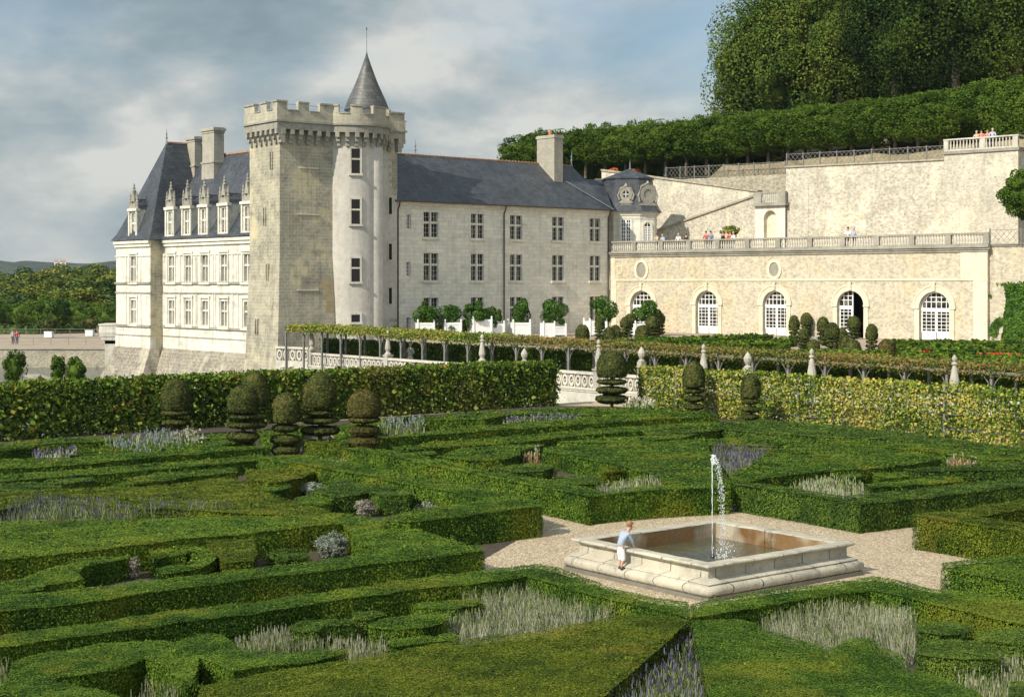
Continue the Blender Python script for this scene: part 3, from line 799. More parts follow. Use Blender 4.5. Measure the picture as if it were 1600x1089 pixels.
# ---------------------------------------------------------------- front garden hedges (outlines of their tops, heights in metres)
HL = [
 # back-left strip by the vine screen
 ('long low box hedge along the foot of the left vine screen, at the left edge', .5, 'box', [(-60,697),(0,692),(90,685),(200,681),(200,689),(120,692),(55,695),(50,699),(0,704),(-60,709)]),
 ('ramp-shaped box hedge behind the pale blue flowers below the left vine screen', .5, 'box', [(110,712),(165,697),(230,690),(290,681),(350,677),(375,681),(400,688),(378,693),(330,697),(230,706)]),
 ('straight box hedge in front of the pale blue flowers, ending at the bronzed topiary', .55, 'box', [(-60,722),(0,717),(120,715),(250,702),(330,696),(421,697),(421,700),(400,701),(270,712),(100,727),(0,733),(-60,737)]),
 ('second straight box hedge, running behind the three disc topiaries from the left edge', .5, 'box', [(-60,748),(0,741),(120,733),(280,721),(400,711),(484,711),(420,716),(400,719),(260,733),(140,741),(60,749),(0,754),(-60,760)]),
 ('square box block under the tallest disc topiary', .6, 'box', [(472,690),(490,686),(546,685),(600,683),(575,689),(546,693),(490,693)]),
 ('low green hedge strip behind the tallest topiaries, at the foot of the vine screen', .35, 'box', [(402,674),(430,668),(478,662),(474,672),(468,686),(430,694),(410,690)]),
 ('low green hedge strip right of the tallest topiary, at the foot of the vine screen', .35, 'box', [(524,664),(600,654),(655,650),(600,660),(592,676),(540,683),(522,680)]),
 # left parterre, back half
 ('short box tongue at the far left behind the big flat hedge', .45, 'box2', [(68,753),(80,748),(145,745),(150,751),(100,757),(78,757)]),
 ('rounded box tongue touching the left edge behind the big flat hedge', .45, 'box2', [(-20,757),(20,754),(60,753),(95,760),(92,765),(40,768),(-20,766)]),
 ('curling box band with a pale grey tuft behind it, left parterre', .5, 'box', [(150,762),(185,757),(205,747),(245,738),(350,731),(372,733),(370,738),(300,744),(262,751),(222,755),(190,761)]),
 ('broad box block with yellowish top in the middle of the left parterre', .6, 'box3', [(385,733),(475,731),(492,737),(470,746),(450,752),(420,755),(395,752),(382,742)]),
 ('small low box block in front of the yellowish block', .5, 'box', [(410,757),(450,753),(456,761),(445,766),(425,769),(408,764)]),
 ('star-shaped box cluster between the silvery cushions', .6, 'box2', [(515,749),(545,747),(556,755),(612,759),(646,771),(640,774),(600,775),(575,769),(555,774),(520,776),(488,769),(492,762),(514,757)]),
 ('low box tongue beside the dark gap before the star-shaped cluster', .5, 'box', [(462,777),(490,771),(520,780),(516,787),(498,790),(470,787)]),
 ('long box border running from the topiaries down to the gravel corner left of the fountain', .75, 'box', [(400,713),(440,711),(484,710),(560,724),(620,737),(700,751),(800,771),(848,786),(800,790),(755,781),(690,766),(620,753),(560,741),(500,731),(430,721)]),
 ('dark-faced box border facing the gravel, left of the fountain', .82, 'box', [(600,808),(645,797),(707,789),(755,780),(800,782),(848,787),(846,792),(700,808),(640,815),(600,814)]),
 # left parterre, front half
 ('broad flat-topped box hedge behind the lavender strip on the left', .6, 'box3', [(-60,773),(0,768),(60,766),(150,762),(260,757),(330,748),(358,746),(412,768),(517,799),(500,805),(380,803),(300,797),(230,796),(170,789),(60,783),(0,797),(-60,806)]),
 ('broad flat-topped box hedge in front of the lavender strip on the left', .65, 'box', [(-60,822),(0,815),(170,811),(380,807),(500,805),(535,817),(400,831),(275,845),(125,861),(0,874),(-60,882)]),
 ('wide box wedge pointing to the gravel corner left of the fountain', .62, 'box', [(500,804),(520,799),(560,806),(600,812),(650,826),(700,841),(757,857),(700,863),(650,868),(590,862),(556,842),(535,818)]),
 ('long straight box hedge bordering the left parterre on the near side', .62, 'box3', [(-60,940),(0,931),(125,919),(225,907),(300,900),(455,880),(600,862),(650,850),(757,857),(757,860),(700,869),(600,880),(500,892),(400,904),(250,924),(125,942),(0,956),(-60,965)]),
 ('irregular box mound beside the grey bush at the left edge', .5, 'box3', [(-20,915),(0,907),(40,902),(60,892),(90,882),(120,874),(200,867),(201,872),(130,887),(122,895),(132,906),(75,911),(67,919),(25,927),(-20,932)]),
 ('hook-shaped box hedge curling round a dark hollow', .5, 'box', [(232,858),(265,854),(300,852),(318,856),(338,867),(338,873),(322,885),(287,892),(252,896),(242,888),(265,882),(290,882),(300,871),(312,866),(292,860),(291,866),(265,867),(237,872)]),
 ('bright green box block with ragged top beside the hook-shaped hedge', .55, 'box3', [(322,845),(350,843),(395,842),(402,865),(397,877),(350,881),(340,867),(325,857)]),
 # near border
 ('long box hedge along the near side of the gravel, peaking below the fountain', .6, 'box', [(-60,1000),(0,992),(125,975),(250,956),(400,940),(500,924),(700,897),(837,881),(880,889),(950,914),(1025,936),(1075,942),(1077,964),(1002,948),(930,932),(870,913),(822,899),(762,909),(650,920),(500,941),(400,959),(300,970),(200,983),(100,996),(0,1012),(-60,1022)]),
 ('box hedge rising to a peak right below the fountain corner', .6, 'box', [(1079,942),(1130,934),(1187,923),(1280,912),(1367,900),(1469,921),(1600,940),(1660,948),(1660,986),(1600,976),(1469,947),(1412,932),(1360,923),(1225,941),(1150,956),(1079,966)]),
 ('great flat box panel in the near middle, left of the purple salvia', .62, 'box3', [(300,1110),(315,1074),(440,1047),(500,1038),(605,1020),(717,1001),(819,990),(950,965),(1005,959),(1077,968),(1025,1017),(915,1110)]),
 ('great flat box panel at the near right of the purple salvia', .62, 'box', [(1081,971),(1150,966),(1190,980),(1244,998),(1300,1013),(1322,1000),(1340,997),(1365,999),(1380,1014),(1412,1024),(1413,1040),(1487,1062),(1525,1077),(1565,1110),(1112,1110),(1098,1040)]),
 ('low box piece right of the pale stalks, under the right border hedge', .5, 'box2', [(1429,975),(1487,969),(1522,980),(1512,990),(1470,993),(1432,988)]),
 ('dark box block at the right, just above the near grasses', .6, 'box2', [(1431,1005),(1480,1001),(1530,1003),(1562,1016),(1562,1030),(1490,1028),(1432,1022)]),
 ('box piece at the right edge behind the dark block', .55, 'box2', [(1524,985),(1600,979),(1660,978),(1660,1002),(1600,1004),(1532,1001)]),
 ('box tip in the bottom right corner', .5, 'box2', [(1578,1062),(1660,1052),(1660,1110),(1572,1110)]),
 ('sprawling curved box hedge in the bottom left corner', .6, 'box', [(20,1036),(75,1017),(150,1005),(237,1002),(275,1004),(312,992),(345,991),(375,1012),(412,1017),(462,1019),(490,1012),(540,1012),(541,1018),(515,1027),(475,1035),(400,1043),(362,1050),(335,1037),(310,1028),(309,1045),(298,1072),(280,1060),(262,1042),(225,1029),(187,1042),(125,1055),(90,1057),(86,1066),(120,1070),(150,1075),(190,1090),(200,1115),(-40,1115),(10,1060)]),
 ('round-ended box block with a dark cleft among the pale stalks', .5, 'box2', [(453,976),(470,968),(550,966),(556,972),(504,977),(498,985),(462,986)]),
 ('ragged box piece with bright shoots in the near middle', .5, 'box', [(575,975),(600,967),(650,960),(700,959),(702,967),(662,980),(620,983),(577,981)]),
 ('small box piece below the long near hedge, left of the straw tuft', .45, 'box2', [(550,957),(590,955),(603,961),(572,969),(552,969)]),
 ('low box slab left of the broad patch of pale stalks', .5, 'box', [(640,942),(690,935),(747,933),(756,942),(712,951),(655,950)]),
 ('low box tongue touching the great flat panel, near middle', .42, 'box', [(607,999),(650,996),(682,995),(702,987),(718,993),(712,1001),(650,1006),(608,1010)]),
 # right block
 ('box border descending from the disc topiaries to the corner behind the fountain', .8, 'box', [(534,701),(556,697),(602,702),(650,711),(700,720),(762,737),(862,750),(950,768),(920,777),(900,773),(812,755),(725,737),(600,712)]),
 ('dark-faced box border directly behind the fountain', .8, 'box', [(917,776),(950,768),(1000,760),(1045,756),(1100,753),(1142,755),(1142,761),(1100,763),(1025,767)]),
 ('flat box triangle behind the fountain jet', .6, 'box', [(850,697),(900,697),(975,691),(1050,687),(1100,685),(1108,702),(1127,732),(1142,755),(1100,756),(1045,757),(1030,742),(1000,737),(960,725),(890,714),(848,706)]),
 ('flat box triangle right of the fountain jet', .62, 'box', [(1145,757),(1140,743),(1166,731),(1200,706),(1237,692),(1325,694),(1400,704),(1478,716),(1425,725),(1350,733),(1300,735),(1200,745),(1170,752)]),
 ('box border right behind the fountain, turning at the gravel', .8, 'box2', [(1144,757),(1165,752),(1215,758),(1250,765),(1320,776),(1360,771),(1475,759),(1600,746),(1660,739),(1660,752),(1600,760),(1450,777),(1342,788),(1250,773)]),
 ('small box block beside the pale stalks right of the fountain', .5, 'box2', [(1308,741),(1345,738),(1346,745),(1312,749)]),
 ('oval box piece in the right parterre, left of a dark hollow', .5, 'box', [(1362,739),(1415,739),(1422,745),(1372,748)]),
 ('curved box band just above the right border', .5, 'box', [(1350,757),(1400,752),(1460,742),(1500,744),(1506,750),(1450,757),(1362,763)]),
 ('box band running to the right edge below the straw tufts', .5, 'box2', [(1412,732),(1500,727),(1540,722),(1660,720),(1660,733),(1500,735),(1432,736)]),
 ('narrow box band in the back of the right parterre', .5, 'box', [(1300,686),(1400,690),(1500,700),(1560,702),(1660,708),(1660,718),(1540,718),(1450,706),(1350,697),(1300,691)]),
 ('long box hedge at the foot of the yellow vine screen', .5, 'box2', [(1120,662),(1190,655),(1300,664),(1420,675),(1500,687),(1600,698),(1660,705),(1660,712),(1600,706),(1500,698),(1350,684),(1200,679),(1130,671)]),
 ('box band above the violet salvia in the right parterre', .5, 'box3', [(1097,686),(1150,683),(1232,685),(1238,690),(1215,697),(1150,695),(1107,696)]),
 ('farthest box strip in front of the balustrade corner', .5, 'box', [(640,651),(750,644),(850,638),(962,636),(1060,640),(1122,645),(1122,649),(1000,650),(905,648),(800,648),(760,655),(662,657)]),
 ('straight box hedge in front of the farthest flower strip', .55, 'box', [(580,683),(660,675),(760,664),(850,658),(920,651),(1000,651),(1122,650),(1000,657),(850,667),(725,676),(600,685)]),
 ('second straight box hedge from the back of the right parterre', .5, 'box', [(612,699),(675,690),(775,684),(875,674),(1000,665),(1125,657),(1182,660),(1122,665),(962,676),(900,681),(812,691),(700,698),(622,705)]),
 ('small box island at the left end of the right parterre', .45, 'box', [(625,706),(670,701),(684,708),(655,713)]),
 ('box band with a straw gap behind the fountain', .5, 'box', [(680,713),(720,701),(790,694),(850,693),(848,697),(812,703),(812,712),(780,718),(725,719)]),
 ('dark box band below the straw gap', .5, 'box2', [(770,729),(830,722),(872,727),(850,736),(800,738)]),
 ('box cushion left of the pale stalks behind the fountain', .5, 'box2', [(862,746),(900,741),(938,746),(936,754),(902,757),(872,752)]),
 ('bright-topped box cushion behind the pale stalks', .5, 'box3', [(935,728),(975,727),(978,735),(947,738)]),
 ('thin box band in the far middle of the right parterre', .48, 'box', [(870,691),(930,684),(1000,681),(1060,677),(1092,677),(1062,685),(1000,690),(932,693)]),
 ('short box band near the middle disc topiary', .48, 'box2', [(1002,673),(1070,666),(1122,665),(1132,670),(1082,676),(1012,681)]),
 # right edge
 ('box hedge with yellow-green end, pointing left beside the gravel right of the fountain', .85, 'box3', [(1425,803),(1500,796),(1600,779),(1660,770),(1660,786),(1600,795),(1530,807),(1600,817),(1660,822),(1660,838),(1600,833),(1500,817),(1428,807)]),
 ('lower box hedge at the right edge beside the gravel', .6, 'box', [(1472,882),(1500,876),(1600,866),(1660,860),(1660,920),(1600,910),(1540,900),(1474,889)]),
]
for lab, h_, mt, px in HL:
    if mt == 'box3' and ('long straight' in lab or 'yellow-green end' not in lab and 'broad' not in lab and 'great' not in lab and 'bright' not in lab): mt = 'box'
    hedge(lab, h_, px, mt)

# ---------------------------------------------------------------- flower and lavender beds
bed('lavender', 'strip of faded lavender between two broad flat hedges on the left', [(-60,818),(0,812),(20,797),(60,786),(170,792),(300,799),(380,804),(380,807),(170,811)], 0, (.5,.95), 150, .024, ('stalkg','purple'), .4, .35, .35)
bed('lavender', 'broad patch of pale lavender stalks in the near middle', [(690,975),(720,945),(760,918),(822,904),(870,918),(930,938),(1000,955),(940,968),(820,988),(740,995)], 0, (.42,.66), 260, .017, ('stalk','stalkg'), .3, .3, .25)
bed('lavender', 'patch of pale lavender stalks below the right peak of the hedge', [(1185,975),(1230,955),(1300,945),(1360,928),(1412,938),(1430,975),(1430,1010),(1412,1022),(1370,995),(1330,1000),(1300,1012),(1240,995)], 0, (.42,.68), 260, .017, ('stalk','stalkg'), .3, .3, .2)
bed('lavender', 'pale lavender stalks in the bottom right corner', [(1487,1060),(1500,1040),(1560,1032),(1590,1025),(1620,1060),(1600,1110),(1540,1090)], 0, (.4,.6), 260, .016, ('stalkg','stalk'), .3, .3, .3)
bed('lavender', 'greenish lavender left of the round-ended box block', [(350,1010),(400,990),(452,972),(470,1000),(520,1000),(600,1000),(602,1018),(545,1030),(540,1012),(400,1012)], 0, (.34,.5), 260, .017, ('stalkg','stalk'), .3, .3, .5)
bed('dry_grass', 'straw-coloured dead lavender in the bottom left hedge', [(305,1035),(340,1045),(400,1048),(420,1052),(380,1065),(310,1070)], 0, (.16,.34), 300, .015, ('dry','dry'), .2, .4, .2)
bed('dry_grass', 'straw-coloured dead tuft in the hollow of the bottom left hedge', [(215,1045),(250,1035),(275,1050),(290,1075),(230,1075)], 0, (.16,.34), 300, .015, ('dry','dry'), .2, .4, .2)
bed('grass_tuft', 'green-white grass tuft at the bottom edge, left', [(215,1100),(225,1080),(270,1072),(290,1085),(285,1110)], 0, (.35,.55), 300, .018, ('stalkg','stalk'), .3, .4, .3)
bed('grass_tuft', 'pale grass tuft in the bottom left corner', [(-10,1060),(0,1040),(15,1045),(18,1060)], 0, (.35,.5), 300, .018, ('stalkg','stalk'), .3, .4, .3)
bed('salvia', 'purple salvia filling the wedge at the bottom edge', [(1082,975),(1098,1040),(1112,1110),(905,1110),(1030,1020)], 0, (.42,.66), 300, .022, ('stalkg','purple'), .35, .45, .2)
bed('lavender', 'pale stalks behind the hedge corner left of the jet', [(938,770),(940,757),(990,750),(1035,748),(1044,757),(1000,762),(955,769)], 0, (.35,.52), 95, .024, ('stalk','stalkg'), .4, .3, .3)
bed('lavender', 'pale stalks behind the border right of the jet', [(1235,762),(1250,754),(1300,750),(1350,755),(1350,772),(1320,776),(1270,768)], 0, (.35,.52), 95, .024, ('stalk','stalkg'), .4, .3, .3)
bed('salvia', 'violet salvia in the triangle behind the jet', [(1108,697),(1150,697),(1215,699),(1192,708),(1165,728),(1140,738),(1127,728)], 0, (.35,.6), 110, .028, ('stalkg','purple'), .35, .3, .5)
bed('flowers', 'pale blue flowers beside the left vine screen', [(160,690),(230,682),(265,680),(285,697),(275,705),(205,710),(180,700)], 0.3, (.2,.5), 26, .035, ('stalkg','paleblue'), .5, .35, .6)
bed('flowers', 'white and pink flowers below the left disc topiary', [(262,690),(270,678),(315,680),(320,693),(290,697)], 0.3, (.15,.45), 30, .045, ('stalkg','whitefl'), .5, .35, .5)
bed('flowers', 'pale blue flowers right of the last disc topiary', [(592,672),(600,660),(660,656),(665,668),(640,674)], 0.3, (.2,.45), 24, .04, ('stalkg','paleblue'), .5, .35, .6)
bed('flowers', 'mauve flowers in the far strip before the balustrade', [(780,660),(800,651),(900,649),(910,655),(850,660)], 0.2, (.2,.4), 22, .045, ('stalkg','purple'), .5, .35, .6)
bed('flowers', 'pale flowers at the foot of the big middle topiary', [(975,640),(985,632),(1020,634),(1022,642)], 0.1, (.4,.7), 40, .07, ('stalkg','whitefl'), .4, .35, .4)
bed('lavender', 'row of lilac tufts in the far left strip', [(52,716),(55,708),(118,706),(118,714)], 0.1, (.3,.5), 60, .05, ('stalk','purple'), .4, .3, .4)
bed('dry_grass', 'straw gap in the box band behind the fountain', [(815,714),(818,704),(843,703),(845,714)], 0, (.3,.5), 80, .04, ('dry','stalk'), .3, .3, .3)
bed('dry_grass', 'straw tufts in the right parterre before the yellow vine', [(1480,728),(1488,712),(1530,718),(1528,728)], 0, (.3,.5), 80, .04, ('dry','stalk'), .3, .3, .3)


def bush(name, label, px, py_bot, w_px, h_px, mat, s=0.05, z0=0.0, cat='shrub'):
    x, y = gp(px, py_bot, z0)
    k = y / F
    r = w_px * k / 2; hh = h_px * k
    me = mesh_np(name, crown((x, y, z0 + hh * .52), (r, r, hh * .52), s, int(5200), seed=int(px), clumps=40, inner=.62, clump_r=.3, jit=.9))
    return tag(link(name, me, M[mat]), label, cat)


bush('santolina_bush', 'round silvery bush beside the dark hedge on the left', 518, 873, 54, 42, 'santolina', .03)
bush('santolina_bush', 'pinkish grey bush in the dark gap of the left parterre', 569, 808, 36, 28, 'santolina2', .035)
bush('santolina_bush', 'flat silvery cushion behind the dark-faced border', 677, 800, 56, 19, 'santolina', .038)
bush('santolina_bush', 'long silvery cushion between box pieces of the left parterre', 490, 774, 46, 20, 'santolina', .038)
bush('santolina_bush', 'small silvery tuft above the long silvery cushion', 508, 757, 16, 13, 'santolina', .038)
bush('santolina_bush', 'small grey shrub at the end of the irregular box mound', 210, 905, 16, 34, 'santolina2', .045)
bush('santolina_bush', 'flat silvery cushion at the left edge', 22, 908, 44, 16, 'santolina', .045)
bush('santolina_bush', 'silvery tuft behind the curling box band', 190, 757, 24, 14, 'santolina', .038)
bush('low_shrub', 'soft grey-green low mound left of the round silvery bush', 447, 884, 90, 26, 'box2', .03)
for i, (x, yb, wd, hh, lb) in enumerate([(22, 598, 37, 50, 'round clipped shrub at the far left behind the vine screen'), (91, 597, 26, 40, 'left one of two round shrubs by the moat'), (118, 597, 34, 38, 'right one of two round shrubs by the moat')]):
    bush('clipped_shrub', lb, x, yb + 6, wd, hh + 6, 'lime', .085)

# ---------------------------------------------------------------- topiaries
def topiary(label, px, ytop, ybot, z0, wd, discs, hd, mat='yew', name='disc_topiary', grp='disc topiaries of the front garden', s=None):
    """wd: dome width px; hd: dome height px; discs: [(y_centre, width, thickness)] px"""
    x, y = gp(px, ybot, z0)
    k = y / F; s = s or max(.04, 1.5 * y / 1523)
    t = empty(name, (x, y, z0), 0, label, 'topiary', grp)
    tot = (ybot - ytop) * k
    r = wd * k / 2; dh = hd * k; zb = tot - dh
    prof = [(r * .55, zb), (r * .93, zb + dh * .05), (r, zb + dh * .16), (r, zb + dh * .42), (r * .93, zb + dh * .62), (r * .76, zb + dh * .80), (r * .5, zb + dh * .93), (r * .2, zb + dh * .99), (.02, tot)]
    link('dome', mesh_np('dome', prof_leaf(prof, (0, 0, 0), s, bump=.015, seed=int(px))), M[mat], t)
    for (yc, w2, th) in discs:
        zc = (ybot - yc) * k; rr = w2 * k / 2; h2 = th * k / 2
        prof = [(rr * .35, zc - h2), (rr * .8, zc - h2 * .65), (rr, zc), (rr * .93, zc + h2 * .6), (rr * .5, zc + h2 * .95), (.05, zc + h2)]
        link('disc', mesh_np('disc', prof_leaf(prof, (0, 0, 0), s, bump=.01, seed=int(yc))), M[mat], t)
    MB().lathe([(.10, -.3), (.07, tot * .5), (.05, tot * .7)], n=7).build('trunk', M['bark'], t)
    return t


topiary('disc topiary at the foot of the left vine screen, farthest left', 275, 592, 676, .2, 47, [(645, 46, 11), (660, 44, 12)], 49)
topiary('disc topiary half hidden behind another, against the vine screen', 398, 580, 678, .2, 43, [(637, 42, 9), (651, 42, 10), (664, 38, 10)], 54)
topiary('bronzed disc topiary standing on the straight box hedge, second from left', 380, 601, 697, .5, 48, [(651, 48, 8), (664, 50, 11), (683, 50, 17)], 44, 'yew')
topiary('disc topiary with two thick lower cushions, between two taller ones', 446, 614, 714, 0, 47, [(669, 42, 13), (687, 46, 16), (704, 45, 17)], 47)
topiary('tallest disc topiary of the left group, with three wide discs', 500, 583, 688, .55, 53, [(645, 52, 8), (657, 60, 10), (673, 62, 15)], 54)
topiary('reddish disc topiary at the right end of the left group', 569, 609, 702, .4, 52, [(656, 50, 10), (673, 49, 17), (690, 48, 18)], 42, 'yew2')
topiary('big dark disc topiary before the end of the white balustrade', 956, 547, 636, .3, 47, [(597, 48, 8), (610, 50, 11), (624, 52, 14)], 43)
topiary('slim disc topiary before the green part of the yellow vine screen', 1084, 565, 646, .3, 35, [(611, 33, 8), (623, 34, 10), (636, 32, 11)], 41)
topiary('small disc topiary, rightmost in front of the yellow vine screen', 1173, 584, 658, .3, 31, [(627, 29, 9), (640, 30, 9), (652, 27, 9)], 38)

UG = 'topiaries of the upper garden'
tops = [  # x, top, bottom, width, kind d=dome only, s=with discs
 (910, 507, 533, 22, 'd', 'plain dome topiary nearest the white tubs, left end of the upper group'), (937, 495, 534, 16, 's', 'small disc topiary in front of a white tub by the corner of the two wings'),
 (952, 511, 536, 20, 'd', 'low dome topiary right of the small disc one'), (961, 508, 534, 20, 'd', 'low dome topiary touching its left twin'),
 (979, 495, 528, 20, 's', 'leaning disc topiary in front of the first arched door'), (986, 490, 524, 20, 's', 'disc topiary half behind the leaning one at the first arched door'),
 (1004, 508, 534, 24, 'd', 'round dome topiary below the citrus tree at the first arched door'), (1020, 494, 530, 22, 's', 'disc topiary right of the first arched door, front one'), (1029, 488, 524, 20, 's', 'disc topiary right of the first arched door, back one'),
 (1213, 487, 522, 16, 's', 'disc topiary standing before the third arched door'), (1241, 493, 538, 17, 's', 'slender disc topiary right of the third arched door'), (1260, 489, 526, 18, 's', 'disc topiary between the third and fourth doors, tallest top'),
 (1257, 513, 546, 19, 's', 'short disc topiary beside the pink flowers'), (1286, 495, 540, 19, 's', 'disc topiary left of the open arched door'), (1300, 504, 552, 23, 's', 'large disc topiary before the left leaf of the open door'),
 (1316, 512, 546, 20, 'd', 'pointed dome topiary before the open door'), (1334, 494, 530, 20, 's', 'disc topiary before the dark opening of the fourth door'), (1321, 525, 556, 18, 'd', 'dome topiary in front of the pointed one'),
 (1332, 530, 558, 27, 'd', 'broad dome topiary at the front of the middle group'), (1362, 506, 553, 19, 's', 'isolated disc topiary between the fourth and fifth doors'), (1386, 530, 558, 28, 'd', 'broad bronzed dome topiary right of the isolated one'),
 (1552, 495, 533, 19, 's', 'disc topiary before the climbing plant at the right'), (1271, 531, 548, 20, 'd', 'small ball topiary under the pink flowers'), (1284, 544, 562, 20, 'd', 'small ball topiary beside the pinnacle'),
 (681, 491, 522, 21, 'd', 'tall dome topiary by the cream wing, between two citrus trees'), (726, 500, 524, 14, 'd', 'small pointed topiary by the cream wing')]
for x, yt, yb, wd, kd, lb in tops:
    hh = yb - yt
    if kd == 'd':
        topiary(lb, x, yt, yb, 2.2, wd, [], hh * .98, 'yew2' if 'bronzed' in lb else 'yew', 'dome_topiary', UG)
    else:
        topiary(lb, x, yt, yb, 2.2, wd, [(yt + hh * .60, wd * .95, hh * .10), (yt + hh * .74, wd, hh * .11), (yt + hh * .89, wd, hh * .13)], hh * .52, 'yew', 'disc_topiary', UG)
x_, y_ = gp(1272, 545, 2.2)
bush('pink_flower_bush', 'tuft of pink flowers on the upper garden among the topiaries', 1272, 536, 14, 10, 'whitefl', .12, 2.2)

# ---------------------------------------------------------------- fountain
FC = np.array([4.72, 35.9])
ft = empty('fountain_basin', (FC[0], FC[1], 0), atan2(V[1], V[0]), 'square pale stone fountain basin on the gravel crossing, with rounded base moulding', 'fountain')
HX, HYF = 2.32, 2.16


def ring(mb, prof, hx=HX, hy=HYF, div=12, wob=0.0, seed=1):
    """square sweep of profile (outward offset, z)"""
    r_ = random.Random(seed)
    m = len(prof); per = 4 * div; vs = []
    for o, z in prof:
        X, Y = hx + o, hy + o
        c = [(-X, -Y), (X, -Y), (X, Y), (-X, Y)]
        for k in range(4):
            a, b_ = c[k], c[(k + 1) % 4]
            for j in range(div):
                t_ = j / div
                vs.append([a[0] + (b_[0] - a[0]) * t_, a[1] + (b_[1] - a[1]) * t_, z])
    for v_ in vs:
        for q in range(3): v_[q] += r_.uniform(-wob, wob)
    fs = [(i * per + k, i * per + (k + 1) % per, (i + 1) * per + (k + 1) % per, (i + 1) * per + k) for i in range(m - 1) for k in range(per)]
    mb.add([tuple(v_) for v_ in vs], fs)


mb = MB(); ring(mb, [(.24, 0), (.24, .09), (.05, .09)]); mb.build('footing_slab', M['slab'], ft)
mb = MB(); ring(mb, [(.14, .085), (.20, .10), (.235, .15), (.25, .21), (.235, .27), (.20, .31), (.15, .325), (.14, .327), (.14, .345), (.155, .348), (.15, .365), (.11, .375), (.09, .39), (.03, .42), (-.03, .44)], wob=.005); mb.build('torus_moulding', M['fountain'], ft, True)
mb = MB(); ring(mb, [(-.03, .43), (-.035, .62), (-.02, .64), (.02, .665), (.05, .68)], wob=.004, seed=2); mb.build('wall', M['fountain'], ft)
mb = MB(); ring(mb, [(.05, .675), (.10, .695), (.115, .72), (.10, .745), (.06, .755), (-.20, .755), (-.25, .745), (-.26, .72)], wob=.006, seed=3)
mb.build('coping', M['fountain'], ft)
mb = MB(); ring(mb, [(-.26, .73), (-.26, -.1)]); mb.build('inner_wall', M['fountain_in'], ft)
# open joints between the blocks, narrow dark wedges lying in the mouldings
mb = MB()
for k in range(4):
    hx, hy = (HX, HYF) if k % 2 == 0 else (HYF, HX)
    ca, sa = cos(k * pi / 2), sin(k * pi / 2)
    for j, p in enumerate((-.62, -.25, .12, .5, .80)):
        x = p * hx + 0.08 * ((j * 7 + k * 3) % 3)
        for (y0, y1, z0, z1) in ((-.329, -.315, .16, .26),):
            xx = x + (0.0 if z0 < .2 else .35 if z0 < .5 else .1)
            if abs(xx) > hx: continue
            sw = .005
            pts = [(xx - sw, -hy + y0), (xx + sw, -hy + y0), (xx + sw + .01, -hy + y1), (xx - sw + .01, -hy + y1)]
            mb.prism([(a * ca - b_ * sa, a * sa + b_ * ca) for a, b_ in pts], z0, z1)
MB().box(-HX + .25, HX - .25, -HYF + .25, HYF - .25, .0, .36).build('water', M['water'], ft)
mb = MB(); mb.lathe([(.05, .2), (.05, .38), (.025, .42)], n=8); mb.build('nozzle', M['iron'], ft)
# jet: a thin rising column breaking into falling drops
jr = np.random.default_rng(5)
mb = MB()
zt = 2.72
col_ = [(0.004 * sin(i * 1.7), 0.004 * cos(i * 2.3), .36 + (zt - .40) * i / 24) for i in range(25)]
mb.tube(col_, [.005 + .003 * (i % 3) + .010 * (i / 24) ** 2 for i in range(25)], 6)


def drop(x, y, z, r):
    mb.lathe([(r * .5, -r * 1.3), (r, -r * .2), (r * .6, r * .8), (.001, r * 1.7)], (x, y, z), 5, cap=False)


for i in range(80):
    r = .06 * jr.random() ** .7; a = jr.random() * 2 * pi
    drop(r * cos(a) + .03, r * sin(a) - .02, zt - .18 + .22 * jr.random(), .010 + .016 * jr.random())
for i in range(620):
    t_ = jr.random() ** .8
    dx = .06 + .26 * t_ ** .6 + jr.normal() * (.025 + .05 * t_); z = zt - .04 - 2.0 * t_ ** 1.7
    if z < .4: continue
    drop(dx * .8, -dx * .35 + jr.normal() * .07, z, .004 + .008 * jr.random() ** 2)
for i in range(130):
    drop(.28 + jr.normal() * .12, -.1 + jr.normal() * .12, .37 + .35 * jr.random() ** 2, .006 + .008 * jr.random())
j = mb.build('water_jet', M['jet'], None, True)
j.location = (FC[0], FC[1], 0)
tag(j, 'white jet of water breaking into drops above the square basin', 'water jet')

# ---------------------------------------------------------------- vine screens
def vines(P0, d, L, z0, z1, th, s, n, seed, holes=0.0, arch=0.0):
    """a hanging wall of leaves along a line"""
    r = np.random.default_rng(seed)
    d = np.array(d); nr = np.array([-d[1], d[0]])
    x = r.random(n) * L; z = z0 + (z1 - z0) * r.random(n) ** .85
    y = r.normal(size=n) * th / 2
    Q = np.column_stack([x, z])
    lump = wav(Q, seed, 1.6, 4)
    y += lump * th * .5
    z = z + np.clip((z - z1 + .4) / .4, 0, 1) * (lump * .12 + r.random(n) * .12)
    if holes:
        k = wav(Q, seed + 1, 1.1, 4) > (-0.9 + holes)
        x, y, z = x[k], y[k], z[k]
    P = np.array(P0) + x[:, None] * d + y[:, None] * nr
    N = np.tile([-nr[0] * .8, -nr[1] * .8, .35], (len(P), 1))
    return leaves(np.column_stack([P, z]), N, s, .75, 1.15)


